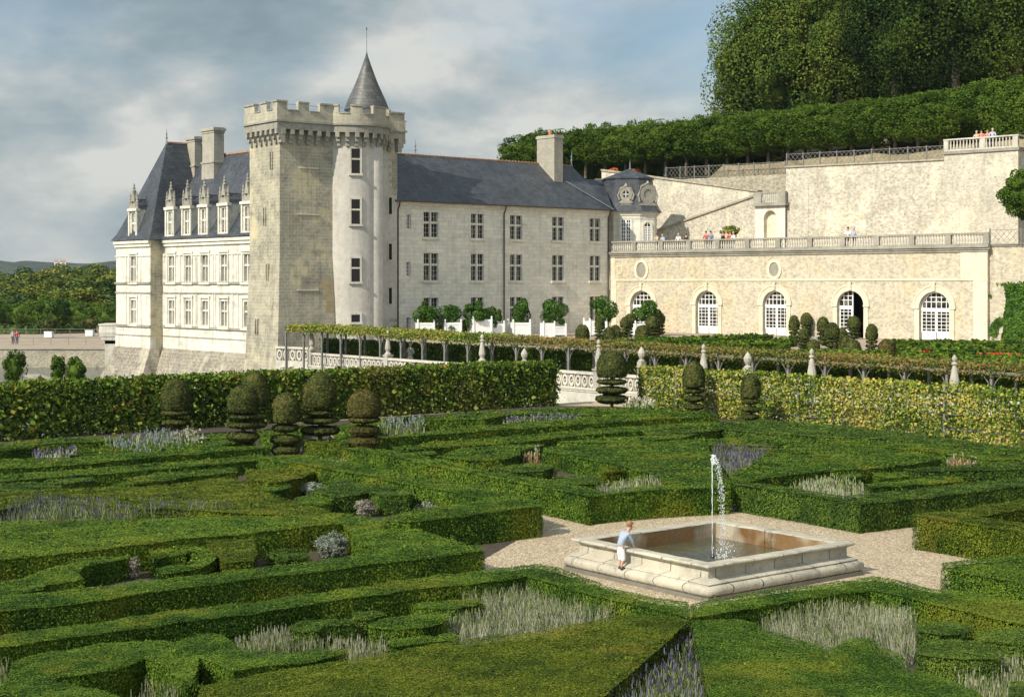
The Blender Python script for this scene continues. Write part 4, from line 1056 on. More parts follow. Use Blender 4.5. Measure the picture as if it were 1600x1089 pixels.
def screen(name_l, P0, d, L, h, mat, seed, holes, th, dens=420):
    t = empty('vine_trellis', (P0[0], P0[1], 0), atan2(d[1], d[0]), name_l[0], 'trellis')
    k = int(L / 2.9) + 1
    mb = MB()
    for z in (.5, 1.15, h - .18):
        mb.bar((0, 0, z), (L, 0, z), .04, .045)
    mb.build('rail', M['greywood'], t)
    for i in range(k + 1):
        MB().box(i * L / k - .06, i * L / k + .06, -.07, .07, 0, h - .05).build('post', M['greywood'], t)
        m2 = MB()
        x = i * L / k
        for sgn in (-1, 1):
            m2.tube([(x, 0, h - .75), (x + sgn * .22, 0, h - .42), (x + sgn * .5, 0, h - .2)], .03, 5)
        m2.build('brace', M['greywood'], t)
    v = link('climbing_vine', mesh_np('climbing_vine', [vines(P0, d, L, 0.0, h, th, s_, n_, seed + i, holes) for i, (s_, n_) in enumerate([(.12, int(L * dens * 1.6)), (.09, int(L * dens * 1.3))] + ([(.2, int(L * dens * .6))] if not holes else []))]), M[mat])
    tag(v, name_l[1], 'vine')
    return t


screen(('timber trellis hidden inside the dark green vine screen on the left', 'dense dark green vine screen with reddening leaves behind the left topiaries'), TL - 12 * V, V, 43.2, 2.45, 'vine', 21, 0, .5, 640)
# dense backing of stems and shaded leaves so that the screen closes
d_ = V; b0 = TL - 12 * V
TR = np.array([21.2, 63.0])
screen(('grey timber trellis showing through the yellow vine on the right', 'yellow-green vine screen turning autumn gold along the right side'), TR + 23.3 * U, -U, 36, 2.4, 'vine2', 31, .12, .32, 380)
# low wall behind the yellow vine
t = empty('low_garden_wall', (0, 0, 0), 0, 'pale low stone wall seen through the yellow vine screen', 'wall')
f_ = Fr(TR + 23.3 * U + 1.1 * V, -U)
t.location = (f_.o[0], f_.o[1], 0); t.rotation_euler = (0, 0, f_.rz)
MB().box(0, 38, 0, .4, 0, .95).build('wall', M['balus'], t)
MB().box(-.05, 38, -.06, .46, .952, 1.06).build('coping', M['balus'], t)

# ---------------------------------------------------------------- moat balustrade with pinnacles
bf = Fr(BL + 37 * U, -U)
bt = empty('stone_balustrade', (bf.o[0], bf.o[1], 0), bf.rz, 'long white pierced stone balustrade with obelisk pinnacles along the moat', 'balustrade')
LB = 37.0 + 30
mb = MB(); mb.box(0, LB, -.12, .28, -3.0, .42); mb.build('wall', M['balus'], bt)
mb = MB(); mb.box(-.02, LB, -.22, .34, .422, .56); mb.box(-.02, LB, -.17, .32, .30, .4198); mb.build('cornice', M['balus'], bt)
mb = MB(); mb.box(-.02, LB, -.12, .22, 1.34, 1.50); mb.build('rail', M['balus'], bt)


def tracery(x0, x1, z0, z1):
    """row of rings with small struts"""
    mb = MB()
    h = z1 - z0; n = max(1, round((x1 - x0) / (h * .78))); w_ = (x1 - x0) / n
    for i in range(n):
        cx, cz = x0 + (i + .5) * w_, (z0 + z1) / 2
        a, b_ = w_ * .40, h * .47; ai, bi = a * .52, b_ * .58
        K = 12
        vs = []
        for y in (-.03, .10):
            for k in range(K):
                t_ = 2 * pi * k / K
                vs.append((cx + a * cos(t_), y, cz + b_ * sin(t_))); vs.append((cx + ai * cos(t_), y, cz + bi * sin(t_)))
        fs = []
        for k in range(K):
            o, p = 2 * k, 2 * ((k + 1) % K)
            fs += [(o, p, p + 1, o + 1), (2 * K + o, 2 * K + o + 1, 2 * K + p + 1, 2 * K + p), (o + 1, p + 1, 2 * K + p + 1, 2 * K + o + 1), (o, 2 * K + o, 2 * K + p, p)]
        mb.add(vs, fs)
        mb.box(x0 + i * w_ - .03, x0 + i * w_ + .03, -.028, .098, z0, z1)
        mb.box(cx - .05, cx + .05, -.02, .09, cz - .05, cz + .05)
    return mb


pxs = [484, 605, 752, 934, 1098, 1267, 1490]
xs_ = [bf.px(p) for p in pxs]
xs_[0] = .25
ends = xs_ + [LB]
for i, x in enumerate(xs_):
    mb = MB()
    mb.box(x - .24, x + .24, -.17, .31, .56, 1.62); mb.box(x - .29, x + .29, -.22, .36, 1.62, 1.72)
    mb.lathe([(.24, 1.72), (.26, 1.80), (.16, 1.88), (.14, 1.95), (.23, 2.15), (.22, 2.3), (.12, 2.85), (.08, 2.98), (.15, 3.04), (.14, 3.10), (.06, 3.15), (.11, 3.24), (.12, 3.33), (.07, 3.42), (.02, 3.48)], (x, .07, 0), 10)
    mb.build('pinnacle', M['pinn'], bt)
    tracery(x + .25, ends[i + 1] - .25, .56, 1.34).build('pierced_panel', M['balus'], bt)
for p in (818, 961, 1001, 1167):
    x = bf.px(p)
    mb = MB(); mb.box(x - .18, x + .18, -.12, .26, 1.5, 1.85 if p in (818, 961) else 2.3)
    zt_ = 1.85 if p in (818, 961) else 2.3
    mb.lathe([(.20, zt_), (.21, zt_ + .06), (.10, zt_ + .14), (.20, zt_ + .34), (.23, zt_ + .5), (.16, zt_ + .66), (.06, zt_ + .8), (.02, zt_ + .86)], (x, .07, 0), 10)
    mb.build('onion_finial', M['pinn'], bt)
# short sloping flight at the far end, against the tower
a = bf.o; b_ = np.array(at(432, 119.5))
f3 = Fr(b_, a - b_)
L3 = float(np.hypot(*(a - b_)))
t3 = empty('stair_balustrade', (b_[0], b_[1], 0), f3.rz, 'short pierced balustrade with volute at the foot of the tower', 'balustrade')
MB().box(0, L3, -.1, .25, -2.5, .8).build('wall', M['balus'], t3)
MB().box(0, L3, -.14, .3, 1.72, 1.88).build('rail', M['balus'], t3)
tracery(0, L3, .8, 1.72).build('pierced_panel', M['balus'], t3)
mb = MB()
for cx, r in ((.9, .34), (1.9, .46)):
    mb.tube([(cx + r * (1 - k / 22) * cos(k * .55), -.2, .0 + r * (1 - k / 22) * sin(k * .55)) for k in range(20)], .07, 6)
mb.build('volute', M['balus'], t3)

# ---------------------------------------------------------------- pergola
g0 = np.array(at(447, 118.5)); g1 = np.array(at(1700, 69.5))
gf = Fr(g0, g1 - g0); LG = float(np.hypot(*(g1 - g0)))
pg = empty('garden_pergola', (g0[0], g0[1], 0), gf.rz, 'long low grey timber pergola with curved braces, roofed with vine', 'pergola')
zb0, zb1 = 3.25, 2.45


def zb(x): return zb0 + (zb1 - zb0) * x / LG


nb = 27
mb = MB(); mb.bar((0, 0, zb0), (LG, 0, zb1), .10, .13); mb.bar((0, 2.2, zb0), (LG, 2.2, zb1), .10, .13); mb.build('beam', M['greywood'], pg)
for i in range(nb + 1):
    x = i * LG / nb; z = zb(x)
    for y in (0, 2.2):
        m2 = MB(); m2.box(x - .065, x + .065, y - .065, y + .065, 0.0, z - .07); m2.build('post', M['greywood'], pg)
    m2 = MB()
    for sg in (-1, 1): m2.tube([(x + sg * .05, 0, z - .85), (x + sg * .2, 0, z - .45), (x + sg * .5, 0, z - .08)], .03, 5)
    m2.build('brace', M['greywood'], pg)
    m2 = MB(); m2.bar((x, -.2, z + .10), (x, 2.4, z + .10), .07, .08); m2.build('cross_beam', M['greywood'], pg)


def vroof(xa, xb, n, seed, s):
    r = np.random.default_rng(seed)
    x = r.uniform(xa, xb, n); y = r.uniform(-.35, 2.6, n)
    l = wav(np.column_stack([x, y]), seed, 1.2, 4)
    z = zb0 + (zb1 - zb0) * x / LG + .22 + l * .10 + r.normal(size=n) * .09 - .25 * (y < -.15)
    P = np.array([gf.w(a_, b2) for a_, b2 in zip(x, y)]) if False else gf.o + x[:, None] * gf.d + y[:, None] * gf.n
    return leaves(np.column_stack([P, z]), np.tile([0, -.3, 1.0], (n, 1)), s, .8, 1.2)


xm = gf.px(760)
tag(link('pergola_vine', mesh_np('pergola_vine', [vroof(.3, xm, 26000, 3, .12)]), M['vine4']), 'yellow-green vine covering the far half of the pergola roof, near the tower', 'vine')
tag(link('pergola_vine', mesh_np('pergola_vine', [vroof(xm, LG, 46000, 4, .10)]), M['vine3']), 'reddish brown vine covering the near half of the pergola roof', 'vine')
# green climbers on the retaining wall behind the pergola
rw = Fr(g0 + 3.4 * gf.n, g1 - g0)
t = empty('retaining_wall', (rw.o[0], rw.o[1], 0), rw.rz, 'creeper-covered retaining wall in the shade behind the pergola', 'wall')
MB().box(0, LG + 10, 0, .5, 0, 2.35).build('wall', M['greystone'], t)
n = 60000; x = rng.uniform(0, LG, n); z = rng.uniform(0, 2.5, n); y = -.12 + rng.normal(size=n) * .08
k = wav(np.column_stack([x, z]), 9, .7) > -.75
P = rw.o + x[k, None] * rw.d + y[k, None] * rw.n
tag(link('wall_creeper', mesh_np('wall_creeper', [leaves(np.column_stack([P, z[k]]), np.tile([*(-rw.n), .3], (k.sum(), 1)), .12, .6)]), M['lime']), 'dark green creeper on the wall behind the pergola posts', 'creeper')

# ---------------------------------------------------------------- upper garden box pattern and red flowers
for i, (px, lab) in enumerate([
    ([(960, 531), (1180, 523), (1210, 524), (1000, 536)], 'thin box line nearest the first arched doors, upper garden'),
    ([(1010, 540), (1240, 528), (1245, 531), (1060, 543)], 'long box line in front of the second and third doors'),
    ([(1390, 532), (1680, 533), (1680, 535), (1390, 534)], 'farthest box line below the fifth arched door'),
    ([(1395, 537), (1680, 540), (1680, 542.5), (1400, 540)], 'box line behind the small red flower patch'),
    ([(1400, 543), (1680, 549), (1680, 551.5), (1410, 545.5)], 'box line between the two red flower strips'),
    ([(1405, 549), (1500, 553), (1680, 558), (1680, 561), (1500, 556), (1405, 552)], 'box line in front of the long red flower strip'),
    ([(1400, 556), (1520, 561), (1680, 567), (1680, 571), (1520, 565), (1400, 559)], 'nearest box line of the upper garden at the right'),
    ([(1100, 536), (1230, 534), (1235, 537), (1110, 540)], 'short box line left of the slender topiary'),
    ([(1420, 534.5), (1500, 536.5), (1560, 541), (1500, 540)], 'slanting box line crossing the upper garden at the right'),
    ([(1220, 548), (1300, 546), (1390, 550), (1390, 554), (1230, 553)], 'box line around the foot of the middle topiary group')]):
    hedge(lab, .5, px, 'box', 2.2, 'box lines of the upper garden', 'low_box_hedge', k=2.6)
bed('red_flowers', 'long strip of red flowers in the upper garden, right', [(1520, 553), (1600, 548), (1680, 547), (1680, 552), (1600, 553), (1540, 556)], 2.2, (.25, .45), 40, .16, ('redfl', 'redfl'), 2.6, .2)
bed('red_flowers', 'small patch of red flowers behind the long red strip', [(1465, 538), (1490, 536.5), (1490, 539), (1470, 540)], 2.2, (.25, .45), 40, .16, ('redfl', 'redfl'), 2.6, .2)
bed('red_flowers', 'red flower line left of the long red strip', [(1428, 548), (1452, 548), (1455, 551), (1432, 551)], 2.2, (.25, .45), 40, .16, ('redfl', 'redfl'), 2.6, .2)
bed('white_flowers', 'white flower dots in the upper garden before the second door', [(1070, 530), (1095, 529), (1095, 532), (1072, 532)], 2.2, (.25, .4), 25, .16, ('whitefl', 'whitefl'), 2.6, .2)

# ---------------------------------------------------------------- windows
def muntins(mb, x0, x1, z0, z1, y, nx_, nz, w_=.035, frame=.055, d=.04):
    """casement bars in one light"""
    mb.box(x0, x0 + frame, y, y + d, z0, z1); mb.box(x1 - frame, x1, y, y + d, z0, z1)
    mb.box(x0 + frame, x1 - frame, y, y + d, z0, z0 + frame); mb.box(x0 + frame, x1 - frame, y, y + d, z1 - frame, z1)
    for i in range(1, nx_):
        x = x0 + (x1 - x0) * i / nx_
        mb.box(x - w_ / 2, x + w_ / 2, y + .005, y + d - .005, z0 + frame, z1 - frame)
    for i in range(1, nz):
        z = z0 + (z1 - z0) * i / nz
        mb.box(x0 + frame, x1 - frame, y + .008, y + d - .008, z - w_ / 2, z + w_ / 2)


def cross_window(par, x0, x1, z0, z1, y=0.0, smat='chateau', split=.58, sill=True, dp=.28, casement='casement', nz=(3, 2)):
    """stone mullion and transom, painted casements and glass in a recess"""
    zc_ = z0 + (z1 - z0) * split; xc = (x0 + x1) / 2; q = .075
    mb = MB(); mb.box(xc - q, xc + q, y + .06, y + dp, z0, z1)
    mb.box(x0, xc - q, y + .07, y + dp, zc_ - q, zc_ + q); mb.box(xc + q, x1, y + .07, y + dp, zc_ - q, zc_ + q)
    if sill: mb.box(x0 - .15, x1 + .15, y - .14, y + .02, z0 - .20, z0 - .03)
    mb.mi = 1
    for a, b2 in ((x0, xc - q), (xc + q, x1)):
        fw, bw = (.03, .02) if casement == 'curtain' else (.04, .026)
        muntins(mb, a, b2, z0, zc_ - q, y + dp - .08, 2, nz[0], bw, fw); muntins(mb, a, b2, zc_ + q, z1, y + dp - .08, 2, nz[1], bw, fw)
    wn = mb.build('window', [M[smat], M[casement]], par)
    MB().add([(x0, y + dp - .03, z0), (x1, y + dp - .03, z0), (x1, y + dp - .03, z1), (x0, y + dp - .03, z1)], [(0, 1, 2, 3)]).build('pane', M['glass'], wn)
    return wn


def slit(par, x0, x1, z0, z1, y=0.0, bars=True, dp=.2):
    mb = MB()
    muntins(mb, x0, x1, z0, z1, y + dp - .08, 2, 4) if bars else mb.box(x0 - .1, x1 + .1, y - .04, y + .02, z0 - .12, z0 - .02)
    wn = mb.build('window', M['whitepaint'] if bars else M['greystone'], par)
    MB().add([(x0, y + dp - .03, z0), (x1, y + dp - .03, z0), (x1, y + dp - .03, z1), (x0, y + dp - .03, z1)], [(0, 1, 2, 3)]).build('pane', M['glass' if bars else 'dark'], wn)


def roof_hip(mb, x0, x1, y0, y1, z0, zr, rx0, rx1, ry0, ry1, kick=.0):
    """eave rectangle to ridge rectangle (may be a line); kick adds a flared foot"""
    e = [(x0, y0), (x1, y0), (x1, y1), (x0, y1)]
    r = [(rx0, ry0), (rx1, ry0), (rx1, ry1), (rx0, ry1)]
    levels = [(0, 0), (.12, .09), (.3, .26), (1, 1)] if kick else [(0, 0), (1, 1)]
    if kick: levels = [(0, 0), (.10, .06), (.22, .17), (.45, .42), (1, 1)]
    vs = []
    for a, h in levels:
        for (ex, ey), (qx, qy) in zip(e, r): vs.append((ex + (qx - ex) * a, ey + (qy - ey) * a, z0 + (zr - z0) * h))
    fs = []
    for i in range(len(levels) - 1):
        for k in range(4): fs.append((4 * i + k, 4 * i + (k + 1) % 4, 4 * i + 4 + (k + 1) % 4, 4 * i + 4 + k))
    mb.add(vs, fs); return mb


def finial(mb, x, y, z, h):
    mb.lathe([(.14, z - .2), (.12, z), (.05, z + h * .2), (.11, z + h * .35), (.04, z + h * .45), (.09, z + h * .6), (.03, z + h * .7), (.02, z + h)], (x, y, 0), 7)


# ---------------------------------------------------------------- middle wing
mw = Fr(at(619, 131.0), V2)
LM = mw.px(951)
em = empty('middle_wing', (mw.o[0], mw.o[1], 0), mw.rz, 'plain cream wing with slate roof and three rows of cross windows, between tower and arcade', 'building')
ZE = 13.85
cols = [(662, 685), (736, 756), (797, 816), (863, 881), (921.5, 938)]
rows = [(10.85, 13.05), (7.05, 9.45), (3.3, 5.55)]
ops = []
for (a, b2) in cols:
    for (z0, z1) in rows: ops.append((mw.px(a), mw.px(b2), z0, z1))
small = [(mw.px(635.5), mw.px(642), mw.pz(639, 358), mw.pz(639, 335)), (mw.px(635), mw.px(641.5), mw.pz(639, 432), mw.pz(639, 409)), (mw.px(635), mw.px(641.5), mw.pz(639, 516), mw.pz(639, 496)), (mw.px(801), mw.px(812), mw.pz(806, 508), mw.pz(806, 496))]
ops += small
mb = MB(); mb.wall(0, LM, 0, ZE, 0, ops, .28)
mb.add([(LM, 0, 0), (LM, 11, 0), (LM, 11, ZE), (LM, 0, ZE)], [(0, 1, 2, 3)]); mb.add([(0, 11, 0), (LM, 11, 0), (LM, 11, ZE), (0, 11, ZE)], [(3, 2, 1, 0)])
mb.build('wall', M['chateau'], em)
for (a, b2) in cols:
    for (z0, z1) in rows: cross_window(em, mw.px(a), mw.px(b2), z0, z1)
for o in small: slit(em, *o, dp=.28)
mb = MB(); mb.box(0, LM + .1, -.22, 0, ZE - .12, ZE + .02); mb.box(0, LM + .1, -.12, 0, ZE - .34, ZE - .122); mb.build('cornice', M['chateau'], em)
mb = MB(); xr = mw.px(893, 5.3)
zr = mw.pz(700, 246, 5.3)
roof_hip(mb, -.3, LM + .5, -.42, 11, ZE, zr, -.3, xr, 5.3, 5.302)
rf = mb.build('roof', M['slate'], em)
mb = MB()
for i in range(int((xr + .3) / .42)): mb.lathe([(.10, -.02), (.12, .08), (.07, .14)], (-.2 + i * .42, 5.3, zr - .03), 6)
mb.bar((-.3, 5.3, zr), (xr, 5.3, zr), .22, .12); mb.build('ridge_tiles', M['tile'], rf)
mb = MB(); finial(mb, xr, 5.3, zr, 1.5); finial(mb, mw.px(649, 5.3), 5.3, zr, 1.4); mb.build('finial', M['lead'], rf)
xc0, xc1 = mw.px(866, 3), mw.px(879.5, 3)
zt_ = mw.pz(872, 211, 3)
mb = MB(); mb.box(xc0, xc1, 3.0, 5.5, 15, zt_ - .3); mb.box(xc0 - .08, xc1 + .08, 2.92, 5.58, zt_ - .3, zt_ - .08); mb.box(xc0 - .02, xc1 + .02, 2.98, 5.52, zt_ - .08, zt_)
mb.build('chimney', M['brickch'], rf)
MB().lathe([(.16, 0), (.18, .4), (.14, .5)], ((xc0 + xc1) / 2, 4.2, zt_), 8).build('chimney_pot', M['terracotta'], rf)
mb = MB(); mb.bar((0, -.47, ZE + .03), (LM + .2, -.47, ZE + .03), .13, .10); mb.build('gutter', M['pipe'], em)
for xx in (.12, mw.px(786.5), LM - .15):
    mb = MB(); mb.tube([(xx, -.42, ZE - .02), (xx, -.3, ZE - .4), (xx, -.12, ZE - .7), (xx, -.12, 0.5)], .065, 7)
    mb.build('downpipe', M['pipe'], em)

# ---------------------------------------------------------------- terrace, arcade building
ar = Fr(at(951, 148.0), (0.724, -0.69))
xR = ar.px(1543)
ea = empty('arcade_building', (ar.o[0], ar.o[1], 0), ar.rz, 'long buff arcade building with white arched doors carrying the terrace', 'building')
ZT = ar.pz(960, 399.0)
doors = [(985.5, 1020), (1087.5, 1122), (1192.5, 1229), (1308.5, 1350), (1436.5, 1484)]
ZG = 2.2
ops = []
dd_ = []
for i, (a, b2) in enumerate(doors):
    xa, xb = ar.px(a), ar.px(b2)
    ztop = ar.pz((a + b2) / 2, 454.5 if i < 4 else 456)
    sp = ztop - (xb - xa) / 2 * .95
    ops.append((xa, xb, ZG, ztop, sp)); dd_.append((xa, xb, ztop, sp))
zs_ = ar.pz(1200, 437.5)
mb = MB(); mb.wall(0, xR, 0, ZT, 0, ops, .45); mb.build('wall', M['rubble'], ea)
mb = MB(); mb.box(-.35, xR + .1, .26, 13, ZT - .5, ZT + .3); mb.build('terrace_floor', M['path'], ea)
mb = MB(); mb.box(-.3, xR + .25, -.22, .1, ZT - .02, ZT + .14); mb.box(-.3, xR + .2, -.34, .1, ZT + .142, ZT + .28); mb.box(-.3, xR + .1, -.12, .1, ZT - .2, ZT - .022)
mb.build('cornice', M['greystone'], ea)
mb = MB(); mb.box(0, xR + .05, -.07, .0, zs_ - .09, zs_ + .09); mb.box(0, ar.px(963), -.05, .0, ZG, zs_ - .092); mb.box(ar.px(1521), xR + .02, -.05, .0, ZG, zs_ - .092)
mb.box(0, ar.px(961), -.045, .0, zs_ + .092, ZT - .21); mb.box(ar.px(1501), xR + .02, -.045, .0, zs_ + .092, ZT - .21)
mb.build('trim', M['trim'], ea)
MB().box(xR, xR + .01, 0, 8, 0, ZT).build('side_wall', M['rubble'], ea)
MB().box(.2, xR - .2, 3.2, 3.3, 0, ZT - .6).build('inner_wall', M['dark'], ea)  # wall coloured near black as the shade of the room behind
MB().box(.2, xR - .2, .5, 3.2, ZG - .1, ZG).build('inner_floor', M['greystone'], ea)


def archring(mb, cx, sp, a, b2, w_, y0, y1, K=16):
    for k in range(K):
        t0, t1 = pi * k / K, pi * (k + 1) / K
        p = [(cx - a * cos(t), sp + b2 * sin(t)) for t in (t0, t1)]; q = [(cx - (a + w_) * cos(t), sp + (b2 + w_) * sin(t)) for t in (t0, t1)]
        vs = [(x, y, z) for y in (y0, y1) for x, z in (p[0], p[1], q[1], q[0])]
        mb.add(vs, [(3, 2, 1, 0), (4, 5, 6, 7), (0, 1, 5, 4), (2, 3, 7, 6)])


def arch_leaf(mb, cx, a, ztop, sp, y, x0, x1, zlow):
    """arched glazed door leaf between x0 and x1"""
    fr = .13
    muntins(mb, x0, x1, zlow, sp - .25, y, 3, 6, .045, .10, .06)
    mb.box(x0 + .03, x1 - .03, y + .01, y + .05, ZG + .02, zlow - .002)           # solid foot panel
    mb.box(x0, x1, y - .02, y + .07, sp - .25, sp - .05)
    n_ = 3
    for i in range(n_ + 1):
        x = x0 + (x1 - x0) * i / n_
        u = max(-1, min(1, (x - cx) / a)); zt = sp + (ztop - sp) * sqrt(max(0, 1 - u * u))
        if zt > sp + .1: mb.box(x - .03, x + .03, y + .01, y + .05, sp - .05, zt)
    for q in (.35, .65):
        z = sp + (ztop - sp) * q; lim = a * sqrt(1 - q * q)
        xa_, xb_ = max(x0, cx - lim), min(x1, cx + lim)
        if xb_ > xa_: mb.box(xa_, xb_, y + .012, y + .048, z - .03, z + .03)


for i, (xa, xb, ztop, sp) in enumerate(dd_):
    cx = (xa + xb) / 2; a = (xb - xa) / 2
    w_ = .42
    mb = MB(); archring(mb, cx, sp, a, ztop - sp, w_, -.10, 0.02)
    archring(mb, cx, sp, a + w_, ztop - sp + w_, .12, -.15, .02)
    for sx in (-1, 1):
        xj = sorted((cx + sx * a, cx + sx * (a + w_)))
        mb.box(xj[0], xj[1], -.09, .02, ZG, sp - .12)
        xj = sorted((cx + sx * (a - .02), cx + sx * (a + w_ + .12)))
        mb.box(xj[0], xj[1], -.17, .03, sp - .12, sp + .03)
    mb.box(cx - .14, cx + .14, -.24, -.102, ztop + .05, ztop + w_ + .35)
    mb.build('door_surround', M['trim'], ea)
    y = .30
    dr = MB()
    if i != 3:
        arch_leaf(dr, cx, a, ztop, sp, y, xa + .02, cx - .01, ZG + .6); arch_leaf(dr, cx, a, ztop, sp, y, cx + .01, xb - .02, ZG + .6)
        archring(dr, cx, sp - .05, a - .12, ztop - sp - .06, .10, y, y + .06)
        d_ = dr.build('arched_door', M['whitepaint'], ea)
        K = 12
        poly = [(xa + .02, ZG), (xb - .02, ZG)] + [(cx + (a - .02) * cos(pi * k / K), sp + (ztop - sp - .02) * sin(pi * k / K)) for k in range(K + 1)]
        MB().add([(x, y + .055, z) for x, z in poly], [tuple(range(len(poly)))]).build('pane', M['glass'], d_)
    else:
        arch_leaf(dr, cx, a, ztop, sp, y, xa + .02, cx - .01, ZG + .6)
        dr.box(cx - .01, cx + .07, y, y + .08, ZG, ztop - .06)
        d_ = dr.build('arched_door', M['whitepaint'], ea); d_['label'] = 'arched door with its right leaf open on a dark room'
        K = 6
        poly = [(xa + .02, ZG), (cx, ZG)] + [(cx + (a - .02) * cos(pi / 2 + pi / 2 * k / K), sp + (ztop - sp - .02) * sin(pi / 2 + pi / 2 * k / K)) for k in range(K + 1)]
        MB().add([(x, y + .055, z) for x, z in poly], [tuple(range(len(poly)))]).build('pane', M['glass'], d_)
for px, ww, py, blind in ((969, 8, 422, 1), (1002.5, 15, 422, 0), (1210, 15, 421, 0), (1515, 15, 415.5, 1)):
    cx = ar.px(px); r = (ar.px(px + ww / 2) - ar.px(px - ww / 2)) / 2; cz = ar.pz(px, py); rz_ = r * 1.25
    if blind: r *= .8; rz_ *= .9
    mb = MB(); K = 20
    for k in range(K):
        t0, t1 = 2 * pi * k / K, 2 * pi * (k + 1) / K
        vs = [(cx + (r + o) * cos(t), yy, cz + (rz_ + o) * sin(t)) for yy in (-.10 if not blind else -.06, .0) for t in (t0, t1) for o in (0, .28 if not blind else .1)]
        mb.add(vs, [(0, 1, 3, 2), (4, 6, 7, 5), (1, 5, 7, 3), (0, 2, 6, 4)])
    oc_ = mb.build('oculus', M['trim'], ea)
    MB().add([(cx + r * cos(2 * pi * k / K), -.012, cz + rz_ * sin(2 * pi * k / K)) for k in range(K)], [tuple(range(K))]).build('oculus_niche', M['greystone'] if not blind else M['rubble'], oc_)

# terrace balustrade
etb = empty('terrace_balustrade', (ar.o[0], ar.o[1], 0), ar.rz, 'long grey stone balustrade with turned balusters on top of the arcade building', 'balustrade')
zb_ = ZT + .28; hb = 1.05
mb = MB(); mb.box(-.3, xR + .1, -.05, .25, zb_, zb_ + .16); mb.build('plinth', M['greystone'], etb)
mb = MB(); mb.box(-.3, xR + .1, -.08, .28, zb_ + hb - .14, zb_ + hb); mb.build('rail', M['greystone'], etb)
npier = 13
pier = [-.1 + (xR) * i / (npier - 1) for i in range(npier)]
for x in pier: MB().box(x - .24, x + .24, -.075, .275, zb_ + .162, zb_ + hb - .142).build('pier', M['greystone'], etb)
BP = [(.055, 0), (.075, .03), (.05, .08), (.085, .22), (.09, .28), (.05, .45), (.045, .5), (.07, .56), (.07, .60), (.05, .64)]
xsb = []
for i in range(npier - 1):
    nbal = 11
    for k in range(nbal): xsb.append(pier[i] + .24 + (pier[i + 1] - pier[i] - .48) * (k + .5) / nbal)
bm_ = MB().lathe([(r * 1.12, z * 1.16) for r, z in BP], (0, 0, 0), 7)
bm0 = bm_.build('baluster', M['balus'], etb, True)
bm0.location = (xsb[-1], .1, zb_ + .155)
for x in xsb[-100:-1]:
    c = bm0.copy(); COL.objects.link(c); c.parent = etb; c.location = (x, .1, zb_ + .155)
mb = MB()
for x in xsb[:-100]: mb.lathe([(r * 1.12, z * 1.16) for r, z in BP], (x, .1, zb_ + .155), 7)
o = mb.build('baluster', M['balus'], etb, True); o['kind'] = 'stuff'


def lattice(label, fr, x0, x1, y, z0f, h, name='lattice_fence', npost=8):
    """fence of crossed laths following a top line z0f(x)"""
    e = empty(name, (fr.o[0], fr.o[1], 0), fr.rz, label, 'fence')
    mb = MB(); st = h * .42
    n_ = int((x1 - x0) / st)
    for i in range(n_):
        a = x0 + i * st
        for (p, q) in (((a, z0f(a) + .08), (a + h * .8, z0f(a) + h - .05)), ((a + h * .8, z0f(a) + .08), (a, z0f(a) + h - .05))):
            mb.bar((min(p[0], x1), y, p[1]), (min(q[0], x1) + 1e-3, y, q[1]), .024, .024)
    for dz in (.05, h): mb.bar((x0, y, z0f(x0) + dz), (x1, y, z0f(x1) + dz), .045, .045)
    mb.build('lattice_panel', M['greywood'], e)
    for i in range(npost + 1):
        x = x0 + (x1 - x0) * i / npost
        MB().box(x - .045, x + .045, y - .045, y + .045, z0f(x) - .1, z0f(x) + h + .12).build('post', M['greywood'], e)
    return e


lattice('grey lattice fence continuing the terrace edge at the right', ar, xR + .15, xR + 8, .1, lambda x: ZT + .35, 1.15, npost=3)
# wall right of the arcade, with the climbing plant
e = empty('garden_wall', (ar.o[0], ar.o[1], 0), ar.rz, 'buff wall continuing the arcade at the right edge', 'wall')
MB().box(xR + .02, xR + 14, .35, 1.2, 0, ZT + .2).build('wall', M['rubble'], e)
MB().box(xR + .02, xR + 14, .25, 1.25, ZT + .2, ZT + .36).build('coping', M['greystone'], e)
n = 11000
x = rng.uniform(ar.px(1543), ar.px(1640), n); z = rng.uniform(1.5, ar.pz(1580, 440), n)
px_ = (x - ar.px(1543)) / (ar.px(1600) - ar.px(1543))
k = (px_ > .42 + .15 * wav(np.column_stack([z, z * 0]), 4, 1.0)) | (wav(np.column_stack([x, z]), 3, 2.2) > .55)
k &= z < ar.pz(1580, 440) - .6 * rng.random(n)
x, z = x[k], z[k]; y = .2 - .35 * np.clip(px_[k] - .3, 0, 1) * rng.random(len(x)) - .1 * wav(np.column_stack([x, z]), 5, 2)
P = ar.o + x[:, None] * ar.d + y[:, None] * ar.n
tag(link('climbing_plant', mesh_np('climbing_plant', [leaves(np.column_stack([P, z]), np.tile([*(-ar.n), .3], (len(x), 1)), .17, .6)]), M['orange']), 'bright green climbing plant on the wall at the right edge', 'climber')

# ---------------------------------------------------------------- upper retaining walls
YC = 9.5
def zc(px, py, y=YC): return ar.pz(px, py, y)


